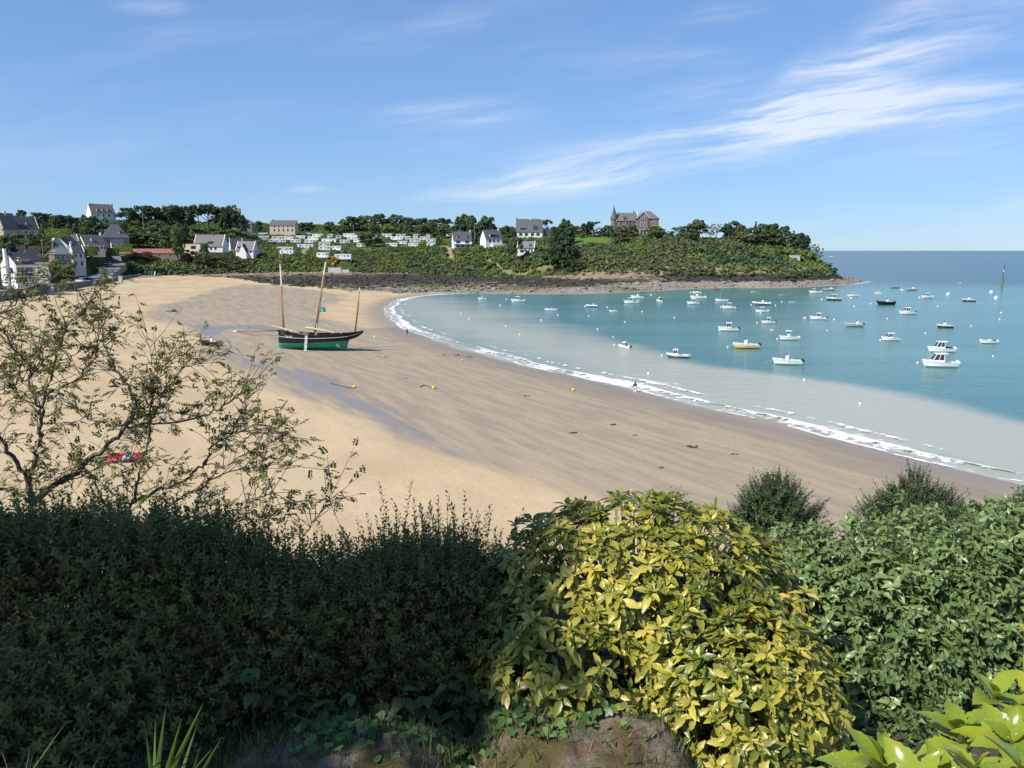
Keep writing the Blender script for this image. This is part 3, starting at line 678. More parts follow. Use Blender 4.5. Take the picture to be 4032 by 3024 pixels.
# ================================================================== the three-masted lugger aground on the sand
def build_ship():
    p = hit(1225, 1377); gz = p[2]
    S = empty("sailing_lugger", (p[0], p[1], gz), R(-9), "black and green three-masted wooden sailing ship aground on the beach", "sailing ship")
    k = .01495 * 1.015 * p[1] / 166.0
    def X(zx): return (zx - 1232) * k
    def zz(zx, zy):                       # height above the keel line
        return (1322 + (zx - 780) * .028 - zy) * k
    xs = [X(v) for v in (780, 800, 840, 900, 980, 1080, 1200, 1320, 1440, 1540, 1620, 1690, 1735, 1800, 1860, 1910, 1952)]
    zx = (780, 800, 840, 900, 980, 1080, 1200, 1320, 1440, 1540, 1620, 1690, 1735, 1800, 1860, 1910, 1952)
    sheer = [zz(a, b) for a, b in zip(zx, (1084, 1086, 1090, 1097, 1106, 1116, 1126, 1132, 1134, 1133, 1131, 1128, 1125, 1119, 1112, 1104, 1096))]
    zw = [zz(a, b) for a, b in zip(zx, (1233, 1233, 1233, 1233, 1232, 1231, 1229, 1226, 1222, 1219, 1216, 1213, 1211, 1200, 1180, 1150, 1118))]
    hb = [.06, .42, .95, 1.5, 1.95, 2.25, 2.4, 2.42, 2.36, 2.2, 2.0, 1.78, 1.6, 1.35, 1.1, .85, .6]
    zk = [.55, .25, .06, 0, 0, 0, 0, 0, 0, 0, 0, .0, .1]
    full = [.10, .35, .55, .72, .84, .92, .96, .97, .95, .86, .7, .48, .25]
    nb = 13; bot = MB(); ringsP = []
    for i in range(nb):
        b, f, w, kz = hb[i] * .92, full[i], zw[i], zk[i]
        half = [(.07, kz), (.09 + .02 * f, kz + .32), (b * (.16 + .34 * f), kz + (w - kz) * (.62 - .30 * f)), (b * (.45 + .42 * f), kz + (w - kz) * (.80 - .18 * f)), (b * (.78 + .16 * f), kz + (w - kz) * .90), (b * (.86 + .13 * f) if i else .05, w)]
        ring = [(xs[i], -y, z) for y, z in half[::-1]] + [(xs[i], y, z) for y, z in half]
        ringsP.append(ring)
    bot.loft(ringsP, closed=False, cap=False)
    b_end = ringsP[-1]; bot.add(b_end, [tuple(range(len(b_end)))]); b0 = ringsP[0]; bot.add(b0, [tuple(range(len(b0)))[::-1]])
    bot.build("hull_bottom", GREENP, S, smooth=True)
    top = MB(); rings = []
    def side(i):
        wl = ringsP[i][0][1] * -1 if i < nb else hb[i] * .55
        return wl
    for i in range(len(xs)):
        y0 = side(i); y1 = hb[i]
        rings.append([(xs[i], -y1, sheer[i]), (xs[i], -(y0 * .35 + y1 * .65), zw[i] * .5 + sheer[i] * .5), (xs[i], -y0, zw[i]), (xs[i], y0, zw[i]), (xs[i], (y0 * .35 + y1 * .65), zw[i] * .5 + sheer[i] * .5), (xs[i], y1, sheer[i])])
    topf = []
    V = [q for r in rings for q in r]
    for i in range(len(rings) - 1):
        a = i * 6
        topf += [(a, a+1, a+7, a+6), (a+1, a+2, a+8, a+7), (a+3, a+4, a+10, a+9), (a+4, a+5, a+11, a+10)]
        if i >= nb - 1: topf.append((a+2, a+3, a+9, a+8))
    e = (len(rings) - 1) * 6
    topf += [(0, 1, 2, 3, 4, 5)[::-1], (e, e+1, e+2, e+3, e+4, e+5)]
    top.add(V, topf); top.build("topsides", BLACKP, S, smooth=False)
    # deck, inner bulwark and rail
    dk = MB(); dk.loft([[(xs[i], -hb[i] * .95, sheer[i] - .42), (xs[i], hb[i] * .95, sheer[i] - .42)] for i in range(len(xs))], closed=False, cap=False)
    dk.build("deck", WOODD, S)
    ra = MB()
    for sgn in (-1, 1):
        ra.loft([[(xs[i], sgn * (hb[i] + .06), sheer[i]), (xs[i], sgn * (hb[i] + .06), sheer[i] + .09), (xs[i], sgn * max(hb[i] - .14, .01), sheer[i] + .09), (xs[i], sgn * max(hb[i] - .14, .01), sheer[i])] for i in range(len(xs))])
    ra.build("gunwale", BLACKP, S)
    def surf_y(x, z):
        i = int(np.clip(np.searchsorted(xs, x) - 1, 0, len(xs) - 2)); t = (x - xs[i]) / (xs[i+1] - xs[i]); t = min(max(t, 0), 1)
        def yat(j):
            pz = [zw[j], (zw[j] + sheer[j]) / 2, sheer[j]]; py = [side(j), side(j) * .35 + hb[j] * .65, hb[j]]
            if z < zw[j]:
                rr = ringsP[min(j, nb-1)][:6]; return float(np.interp(z, [q[2] for q in rr][::-1], [-q[1] for q in rr][::-1]))
            return float(np.interp(z, pz, py))
        return yat(i) * (1 - t) + yat(i + 1) * t
    for nm, zf, x0, x1, hgt, m in (("sheer_stripe", .60, xs[0], xs[-1], .07, OFFW),):
        st = MB()
        for sgn in (-1, 1):
            rr = []
            for x in np.linspace(x0 + .05, x1 - .1, 60):
                z = np.interp(x, xs, zw) * (1 - zf) + np.interp(x, xs, sheer) * zf
                y = surf_y(x, z)
                rr.append([(x, sgn * (y + .025), z - hgt/2), (x, sgn * (y + .025), z + hgt/2)])
            st.loft(rr, closed=False, cap=False)
        st.build(nm, m, S)
    # registration lettering on the port bow
    me = text_mesh("CAN 87", .62)
    x_start = X(918)
    for v in me.vertices:
        x = x_start + v.co.x * .82; z = zz(918, 1156) + v.co.y - (x - x_start) * .035
        v.co = (x, -(surf_y(x, z) + .035), z)
    link("lettering", me, pm("lettering_white", (.8, .8, .78), .6, .03), S)
    # oval emblem with a bird on the quarter
    ex, ez = X(1632), zz(1632, 1280)
    em = MB(); n = 20
    def on_hull(dx_, dz_, off): return (ex + dx_, -(surf_y(ex + dx_, ez + dz_) + off), ez + dz_)
    em.add([on_hull(0, 0, .03)] + [on_hull(.27 * math.cos(2*math.pi*j/n), .42 * math.sin(2*math.pi*j/n), .03) for j in range(n)], [(0, j + 1, (j + 1) % n + 1) for j in range(n)])
    eo = em.build("emblem", pm("emblem_white", (.75, .74, .70), .6, .05), S)
    bd = MB(); bird = [(-.16, -.10), (-.05, .02), (-.02, .16), (.05, .26), (.06, .10), (.16, .06), (.07, -.04), (.08, -.22), (-.01, -.12)]
    bd.add([on_hull(a, b, .05) for a, b in bird], [tuple(range(len(bird)))]); bd.build("emblem_bird", RUBBER, eo)
    # rudder, spars
    rd = MB(); rp = [(X(1690), .1), (X(1722), .16), (X(1745), zz(1745, 1225)), (X(1735), zz(1735, 1212)), (X(1705), zz(1705, 1216))]
    rd.loft([[(a, -.05, b) for a, b in rp], [(a, .05, b) for a, b in rp]]); rd.build("rudder", GREENP, S)
    def spar(name, z0, z1, r0, r1, whites=(), dark=None):
        a, b = Vector((X(z0[0]), 0, zz(*z0))), Vector((X(z1[0]), 0, zz(*z1)))
        o = MB().tube([a, a.lerp(b, .5), b], [r0, (r0 + r1) / 2, r1], 10).build(name, WOOD, S, smooth=True)
        for (t0, t1) in whites:
            MB().tube([a.lerp(b, t0), a.lerp(b, t1)], [(r0 + (r1 - r0) * t0) + .012, (r0 + (r1 - r0) * t1) + .012], 10).build("white_band", OFFW, o)
        return a, b
    a1, b1 = spar("foremast", (862, 1130), (845, 478), .23, .17, ((.985, 1.0),))
    ft = MB(); ft.tube([(X(857), .0, zz(857, 480)), (X(850), 0, zz(850, 200))], [.17, .13], 10).build("foremast_head", OFFW, S)
    MB().tube([(X(848), 0, zz(848, 215)), (X(845), 0, zz(845, 12))], [.10, .06], 8).build("fore_topmast", WOOD, S)
    a2, b2 = spar("mainmast", (1292, 1150), (1446, 350), .26, .19)
    MB().tube([(X(1444), 0, zz(1444, 360)), (X(1480), 0, zz(1480, 190))], [.18, .14], 10).build("mainmast_head", OFFW, S)
    MB().tube([(X(1470), 0.15, zz(1470, 240)), (X(1519), .15, zz(1519, -8))], [.12, .06], 8).build("main_topmast", WOOD, S)
    MB().tube([(X(1312), -.25, zz(1312, 1140)), (X(1336), -.25, zz(1336, 985))], .07, 8).build("white_post", OFFW, S)
    MB().tube([(X(1425), -.1, zz(1425, 305)), (X(1468), .1, zz(1468, 330))], .06, 6).build("crosstree", OFFW, S)
    spar("mizzenmast", (1848, 1120), (1930, 528), .15, .09, ((.93, 1.0),))
    MB().tube([(X(1868), -.2, zz(1868, 1060)), (X(1926), -.2, zz(1926, 715))], [.07, .04], 6).build("mizzen_yard", WOOD, S)
    a4, b4 = Vector((X(870), 0, zz(870, 1072))), Vector((X(140), 0, zz(140, 1076) ))
    bs = MB().tube([a4, b4], [.17, .11], 10).build("bowsprit", WOOD, S, smooth=True)
    MB().tube([b4 + (a4 - b4) * .075, b4 - Vector((.02, 0, 0))], .13, 10).build("white_band", OFFW, bs)
    # furled sails on their yards
    def furl(name, pts, rads):
        m = MB(); P = [Vector(q) for q in pts]; out_p = []; out_r = []
        for i in range(len(P) - 1):
            for t in np.linspace(0, 1, 9)[:-1]:
                out_p.append(P[i].lerp(P[i+1], t)); out_r.append((rads[i] + (rads[i+1] - rads[i]) * t) * (1 + .22 * random.uniform(-1, 1)))
        m.tube(out_p, out_r, 9); return m.build(name, CANVAS, S, smooth=True)
    furl("furled_foresail", [(X(725), -.8, zz(725, 1003)), (X(850), -.6, zz(850, 1042)), (X(970), -.3, zz(970, 1082)), (X(1110), .1, zz(1110, 1122))], [.12, .28, .32, .10])
    furl("furled_mainsail", [(X(1178), -.5, zz(1178, 1036)), (X(1290), -.45, zz(1290, 1053)), (X(1440), -.4, zz(1440, 1086)), (X(1600), -.3, zz(1600, 1116))], [.18, .26, .30, .12])
    furl("furled_mizzen", [(X(1620), -.3, zz(1620, 1100)), (X(1690), -.2, zz(1690, 1120))], [.14, .08])
    # standing and running rigging, a line each
    def line_(name, A, B, r=.022, m=ROPE, sag=0):
        A, B = Vector((X(A[0]), A[2], zz(A[0], A[1]))), Vector((X(B[0]), B[2], zz(B[0], B[1]))); mid = (A + B) / 2 - Vector((0, 0, sag))
        MB().tube([A, mid, B] if sag else [A, B], r, 4).build(name, m, S)
    for A, B in (((866, 500, 0), (905, 1120, -2)), ((866, 500, 0), (930, 1120, -2.1)), ((866, 480, 0), (890, 1110, 1.9)), ((858, 220, 0), (1060, 1110, -2)), ((866, 470, 0), (880, 1110, -1.9)),
                 ((1450, 340, 0), (1395, 1130, -2.3)), ((1452, 330, 0), (1372, 1130, -2.3)), ((1480, 200, 0), (1430, 700, -.5)), ((1440, 420, 0), (1310, 950, 1.8)), ((1478, 180, .2), (1520, 480, .5))):
        line_("shroud", A, B)
    line_("forestay", (848, 470, 0), (785, 1080, 0))
    line_("bobstay", (150, 1082, 0), (785, 1140, 0), .03, DARKROPE, .45)
    line_("bobstay", (190, 1082, 0), (720, 1125, -.6), .02, DARKROPE, .15)
    line_("anchor_chain", (905, 1125, -1.4), (790, 1170, -.4), .035, pm("chain", (.10, .16, .13), .7, .2), .1)
    line_("whip_antenna", (1596, 1110, -1.0), (1590, 1015, -1.0), .02, DARKROPE)
    # green flag hoisted by the mainmast
    fl = MB(); nx, nz = 8, 4; fx, fz = X(1393), zz(1393, 832); W_, H_ = 1.25, 1.15
    V = []; Fq = []
    for i in range(nx + 1):
        for j in range(nz + 1):
            t = i / nx; droop = -.32 * t * (1 - .2 * j / nz) + .0
            V.append((fx + W_ * t, -.9 + .14 * math.sin(t * 7 + j * .4), fz + H_ * (j / nz) * (1 - .35 * t) + droop * .5 + .16 * t))
    for i in range(nx):
        for j in range(nz): a = i * (nz + 1) + j; Fq.append((a, a + nz + 1, a + nz + 2, a + 1))
    fo = fl.add(V, Fq).build("flag", TEALP, S, smooth=True)
    MB().tube([(fx, -.9, fz - .2), (fx + .05, -.9, fz + H_ + .5)], .025, 5).build("flag_halyard", ROPE, S)
    fe = MB(); fe.add([(fx + .45, -1.02, fz + .28), (fx + .75, -1.02, fz + .24), (fx + .68, -1.02, fz + .62), (fx + .5, -1.02, fz + .66)], [(0, 1, 2, 3)]); fe.build("flag_emblem", OFFW, fo)
    # coils and gear on deck
    for (gx_, gy_) in ((1000, -.6), (1055, .4), (1230, -.8), (1500, .7), (1590, -.9), (1640, .2), (1720, -.4)):
        x = X(gx_); z = np.interp(x, xs, sheer) - .42
        MB().lathe([(.34, 0), (.38, .12), (.30, .26), (.12, .3)], 9, (x, gy_, z)).build("rope_coil", ROPE if gx_ % 20 else WOODD, S)
    MB().box(X(1120), X(1210), -.7, .7, np.interp(X(1160), xs, sheer) - .42, np.interp(X(1160), xs, sheer) + .22).build("deck_hatch", WOODD, S)
    # ladder leaned against the topsides
    lx, ly = X(1238), -3.1
    ang_ = R(-9)
    lad = empty("ladder", S.matrix_basis @ Vector((lx, ly, 0)), ang_, "aluminium ladder leaning against the side of the green and black ship", "ladder")
    lad.location.z = gz - .02
    topz, topy = zz(1245, 1125) + .15, -(hb[7] + .09) - ly
    for s in (-.24, .24): MB().tube([(s, 0, 0), (s + .12, topy, topz)], .045, 6).build("stile", ALU, lad)
    for i in range(1, 13):
        t = i / 13.2; MB().tube([(-.24 + .12 * t, topy * t, topz * t), (.24 + .12 * t, topy * t, topz * t)], .032, 5).build("rung", ALU, lad)
    return S
SHIP = build_ship()

# ================================================================== small craft
HULLMATS = dict(white=WHITE, navy=NAVY, yellow=YELLOW, black=BLACKP, grey=GREYP, red=RED, blue=BLUEP, green=GREENGREY, offwhite=OFFW)
def hull_mesh(L, B, f0, f1, z0=-.12, zcut=None):
    """lofted hull; stern at x=0, bow at x=L"""
    n = 12; rings = []
    for i in range(n + 1):
        s = i / n; b = B / 2 * (1 - max(0, (s - .42) / .58) ** 2.3) * (.90 + .10 * min(1, s / .3)); b = max(b, .02)
        zs = f0 + (f1 - f0) * s ** 1.8
        rings.append([s, b, zs])
    return rings
def boat(kind, L, col='white', motor='black', name="motorboat"):
    root = empty(name)
    B = L * (.40 if kind not in ('dinghy', 'open', 'rib') else .36); f0, f1 = L * .145, L * .215
    if kind in ('dinghy',): f0, f1 = L * .10, L * .14
    rs = hull_mesh(L, B, f0, f1)
    hm = HULLMATS[col]
    split = .52 if col in ('yellow', 'black', 'navy') else 0
    def shell(t0, t1, rows):
        m = MB(); R_ = []
        for s, b, zs in rs:
            prof = [(b * .10, -.16), (b * .74, -.04 + .10 * s), (b * .93, zs * .5), (b, zs)]
            ts = np.linspace(t0, t1, rows); ring = []
            tt = [0, .22, .58, 1]
            pts = [(float(np.interp(t, tt, [p[0] for p in prof])), float(np.interp(t, tt, [p[1] for p in prof]))) for t in ts]
            xx = lambda z: s * L * (.90 + .10 * min(1, max(0, z / f1)))
            R_.append([(xx(z), -y, z) for y, z in pts[::-1]] + [(xx(z), y, z) for y, z in pts])
        m.loft(R_, closed=False, cap=False); e = R_[0]; m.add(e, [tuple(range(len(e)))[::-1]])
        return m
    if kind == 'rib':
        shell(0, .8, 5).build("hull", GREYP if col != 'black' else RUBBER, root, smooth=False)
        tb = MB(); pts = []; 
        for s, b, zs in rs[:-1]: pts.append((s * L, -b, zs * .85))
        pts.append((L * .985, 0, rs[-1][2] * .95)); 
        for s, b, zs in rs[:-1][::-1]: pts.append((s * L, b, zs * .85))
        tb.tube(pts, L * .045, 8); tb.build("inflatable_tube", hm if col != 'white' else WHITE, root, smooth=True)
    else:
        if split:
            shell(0, .72, 5).build("hull", hm, root); shell(.72, 1, 3).build("upper_strake", WHITE, root)
        else:
            shell(0, 1, 6).build("hull", hm, root)
            if kind not in ('dinghy',): 
                bs_ = MB()
                shell(0, .2, 3).build("bottom_paint", pm("antifoul", (.05, .055, .06), .7, .1), root, scale=(1.0, 1.004, 1.0), loc=(0.004, 0, -.004))
        gw = MB()
        for sg in (-1, 1):
            gw.loft([[(s * L, sg * (b + .03), zs), (s * L, sg * (b + .03), zs + .07), (s * L, sg * max(b - .09, .004), zs + .07), (s * L, sg * max(b - .09, .004), zs)] for s, b, zs in rs])
        gw.build("gunwale", hm if kind == 'dinghy' else WHITE, root)
    fd = {'pilot': .56, 'cruiser': .42, 'console': .70, 'open': .80, 'dinghy': .9, 'rib': .82, 'canopy': .62, 'cabin': .45, 'sail': .6, 'work': .78}[kind]
    cf = MB(); cf.loft([[(s * L, -b * .96, .18 * f1 + .1), (s * L, b * .96, .18 * f1 + .1)] for s, b, zs in rs[:-1]], closed=False, cap=False); cf.build("cockpit_floor", GREYP if kind in ('rib', 'dinghy', 'work') else OFFW, root)
    if kind not in ('rib', 'dinghy', 'work'):
        dkr = [r for r in rs if r[0] >= fd - .05]
        dk = MB(); dk.loft([[(s * L, -b * .97, zs + .02), (s * L, -b * .5, zs + .10 * L * .12 + .05), (s * L, b * .5, zs + .10 * L * .12 + .05), (s * L, b * .97, zs + .02)] for s, b, zs in dkr], closed=False, cap=False)
        s, b, zs = dkr[0]; dk.add([(s * L, -b * .97, zs), (s * L, b * .97, zs), (s * L, b * .97, .2), (s * L, -b * .97, .2)], [(0, 1, 2, 3)])
        dk.build("foredeck", WHITE, root)
    def motorize(m, tilt=.6):
        mm = RUBBER if m == 'black' else GREYP if m == 'grey' else WHITE
        o = MB(); c, s_ = math.cos(tilt), math.sin(tilt)
        def T(x, y, z): return (-.02 * L + (x * c - z * s_), y, f0 * .9 + (x * s_ + z * c))
        w = .032 * L + .05; hh = .075 * L
        rings = [[T(-w * 1.6, y, z) for y, z in ((-w, 0), (w, 0), (w, hh), (-w, hh))], [T(w * 1.2, y, z) for y, z in ((-w*.9, .02), (w*.9, .02), (w*.8, hh * 1.15), (-w*.8, hh * 1.15))]]
        o.loft(rings)
        rings = [[T(x, y, -.02) for x, y in ((-w*.7, -w*.5), (w*.6, -w*.5), (w*.6, w*.5), (-w*.7, w*.5))], [T(x, y, -.13 * L) for x, y in ((-w*.5, -w*.3), (w*.4, -w*.3), (w*.4, w*.3), (-w*.5, w*.3))]]
        o.loft(rings)
        o.build("outboard_motor", mm, root)
    if kind in ('pilot', 'cruiser', 'cabin'):
        x0, x1 = {'pilot': (.36, .60), 'cruiser': (.38, .66), 'cabin': (.48, .70)}[kind]; w = B * .34; zt = f1 + L * {'pilot': .20, 'cruiser': .20, 'cabin': .17}[kind]; zb = f0 * .8
        rake = {'pilot': .05, 'cruiser': .16, 'cabin': .08}[kind] * L
        cb_ = MB().loft([[(x0 * L, -w, zb), (x1 * L + rake * .5, -w, zb), (x1 * L + rake * .5, w, zb), (x0 * L, w, zb)],
                         [(x0 * L, -w, f1 * .95), (x1 * L + rake * .5, -w * .95, f1 * .95), (x1 * L + rake * .5, w * .95, f1 * .95), (x0 * L, w, f1 * .95)],
                         [(x0 * L + .05, -w * .86, zt), (x1 * L - rake * .3, -w * .82, zt), (x1 * L - rake * .3, w * .82, zt), (x0 * L + .05, w * .86, zt)]])
        cab = cb_.build("cabin", WHITE, root)
        za, zb2 = f1 * 1.08, zt - .06 * (zt - f1) - .04
        def xl(z, fr): 
            t = (z - f1 * .95) / (zt - f1 * .95); xa = x0 * L + .05 * t; xb = x1 * L + rake * (.5 - .8 * t); return xa + (xb - xa) * fr
        def yw(z): t = (z - f1 * .95) / (zt - f1 * .95); return w * (1 - .15 * t)
        for sg in (-1, 1):
            for (fa, fb) in ((.08, .46), (.54, .93)):
                q = [(xl(za, fa), sg * (yw(za) + .015), za), (xl(za, fb), sg * (yw(za) + .015), za), (xl(zb2, fb), sg * (yw(zb2) + .015), zb2), (xl(zb2, fa), sg * (yw(zb2) + .015), zb2)]
                MB().add(q, [(0, 1, 2, 3)]).build("side_window", GLASS, cab)
        q = [(xl(za, 1) + .02, -yw(za) * .85, za), (xl(za, 1) + .02, yw(za) * .85, za), (xl(zb2, 1) + .02, yw(zb2) * .8, zb2), (xl(zb2, 1) + .02, -yw(zb2) * .8, zb2)]
        MB().add(q, [(0, 1, 2, 3)]).build("windscreen", GLASS, cab)
        if kind != 'cruiser' or True:
            q = [(x0 * L - .015, -w * .75, zb + .1), (x0 * L - .015, w * .75, zb + .1), (x0 * L + .03, w * .7, zb2), (x0 * L + .03, -w * .7, zb2)]
            MB().add(q, [(0, 1, 2, 3)]).build("cabin_door", GLASS, cab)
        rx0 = x0 * L - {'pilot': .05, 'cruiser': .10, 'cabin': .02}[kind] * L
        MB().loft([[(rx0, -w * .9, zt), (x1 * L - rake * .25 + .1, -w * .86, zt), (x1 * L - rake * .25 + .1, w * .86, zt), (rx0, w * .9, zt)],
                   [(rx0 + .05, -w * .85, zt + .10), (x1 * L - rake * .25 + .02, -w * .8, zt + .08), (x1 * L - rake * .25 + .02, w * .8, zt + .08), (rx0 + .05, w * .85, zt + .10)]]).build("cabin_roof", WHITE, root)
    if kind in ('console', 'rib', 'canopy', 'open', 'work'):
        cx_ = {'console': .50, 'rib': .40, 'canopy': .5, 'open': .45, 'work': .3}[kind]; hh = {'console': .17, 'rib': .14, 'canopy': .16, 'open': .07, 'work': .12}[kind] * L; w = B * .2
        MB().loft([[(cx_ * L - .06 * L, -w, .2), (cx_ * L + .07 * L, -w, .2), (cx_ * L + .07 * L, w, .2), (cx_ * L - .06 * L, w, .2)],
                   [(cx_ * L - .05 * L, -w * .9, f1 + hh * .75), (cx_ * L + .03 * L, -w * .8, f1 + hh * .75), (cx_ * L + .03 * L, w * .8, f1 + hh * .75), (cx_ * L - .05 * L, w * .9, f1 + hh * .75)]]).build("console", WHITE if kind != 'open' else OFFW, root)
        MB().add([(cx_ * L + .05 * L, -w * .9, f1 + hh * .7), (cx_ * L + .05 * L, w * .9, f1 + hh * .7), (cx_ * L + .0 * L, w * .75, f1 + hh * 1.25), (cx_ * L + .0 * L, -w * .75, f1 + hh * 1.25)], [(0, 1, 2, 3)]).build("windshield", GLASS, root)
        MB().box((cx_ - .20) * L, (cx_ - .12) * L, -w, w, .2, f0 + .12 * L * .5).build("seat", OFFW, root)
    if kind == 'canopy':
        for sx in (.42, .60):
            for sy in (-1, 1): MB().tube([(sx * L, sy * B * .28, f1 * .8), (sx * L, sy * B * .24, f1 + .26 * L)], .02, 5).build("canopy_post", ALU, root)
        MB().loft([[(.37 * L, -B * .28, f1 + .26 * L), (.66 * L, -B * .26, f1 + .26 * L), (.66 * L, B * .26, f1 + .26 * L), (.37 * L, B * .28, f1 + .26 * L)], [(.39 * L, -B * .24, f1 + .285 * L), (.63 * L, -B * .2, f1 + .285 * L), (.63 * L, B * .2, f1 + .285 * L), (.39 * L, B * .24, f1 + .285 * L)]]).build("canopy_roof", WHITE, root)
    if kind == 'dinghy':
        for sx in (.25, .55): MB().box(sx * L, sx * L + .22, -B * .4, B * .4, f0 * .7, f0 * .7 + .05).build("thwart", WOODD, root)
    if kind == 'sail':
        MB().tube([(.60 * L, 0, f1), (.52 * L, .0, f1 + .95 * L)], [.05, .03], 6).build("mast", ALU, root)
        MB().tube([(.58 * L, 0, f1 + .18), (.12 * L, 0, f0 + .35)], [.09, .06], 6).build("boom_cover", BLUEP, root)
        MB().lathe([(.22, 0), (.26, .15), (.1, .25)], 8, (.85 * L, 0, f1)).build("fender", ORANGE, root)
    if kind == 'work':
        for sx in (.15, .45, .75): MB().tube([(sx * L, -B * .3, f0), (sx * L, -B * .3, f1 + .16 * L)], .03, 5).build("post", ALU, root)
    if kind in ('pilot', 'cruiser', 'console', 'cabin', 'canopy'):
        rl = MB(); pr = [(s * L, -b * .92, zs + .05 * L) for s, b, zs in rs if s > .62]; pr2 = [(s * L, b * .92, zs + .05 * L) for s, b, zs in rs if s > .62][::-1]
        rl.tube(pr + pr2, .016, 4)
        rl.build("bow_rail", ALU, root)
    if motor: motorize(motor)
    return root
def waterline(u, v, L, px): pass
def place_boat(u, v, px, kind, col, motor, label, name="motorboat", hd=180, cat="boat", lmul=1.0, opts=None):
    p = hitz(u, v, 0.0); zc = p[1] * math.cos(PITCH) + CAMZ * math.sin(PITCH)
    th = R(hd); proj = max(abs(math.cos(th)) + .4 * abs(math.sin(th)), .35)
    L = px / F * zc / proj * lmul
    b = boat(kind, L, col, motor, name)
    b.rotation_euler = (0, 0, th)
    c = Vector((p[0], p[1] + .18 * L * .4, -.03)); b.location = c - Vector((math.cos(th), math.sin(th), 0)) * (L * .5)
    tag(b, label, cat, "boats moored in the bay")
    b['group'] = "boats moored in the bay"
    for o in (opts or []):
        if o == 'antenna': MB().tube([(.42 * L, .3, L * .36), (.34 * L, .3, L * .62)], .018, 4).build("antenna", WHITE, b)
        if o == 'orange_fender': MB().lathe([(.05, 0), (.16, .08), (.16, .25), (.05, .33)], 8, (.88 * L, 0, L * .19)).build("fender", ORANGE, b)
        if o == 'dark_cover': MB().loft([[(.05 * L, -.16 * L, L * .12), (.32 * L, -.16 * L, L * .13), (.32 * L, .16 * L, L * .13), (.05 * L, .16 * L, L * .12)], [(.09 * L, -.07 * L, L * .21), (.27 * L, -.07 * L, L * .21), (.27 * L, .07 * L, L * .21), (.09 * L, .07 * L, L * .21)]]).build("cover", RUBBER, b)
        if o == 'line':
            MB().tube([(L * .98, 0, L * .18), (L * 1.30, 0, .06)], .022, 4).build("mooring_line", ROPE, b)
        if o == 'letters':
            me = text_mesh("CAN 21", .30)
            for q in me.vertices: q.co = (L * .70 - q.co.x, B_side(L) , .36 * L * .16 + q.co.y + .05)
            link("hull_number", me, OFFW, b)
    return b
def B_side(L): return L * .40 / 2 * .97 + .03
def bz(reg, x, y):
    x0, y0, x1 = reg; s = 2212.0 / (x1 - x0); return x0 + x / s, y0 + y / s
BA = (1800, 1100, 2700); BB = (2600, 1100, 3300); BC = (3200, 1000, 4032)
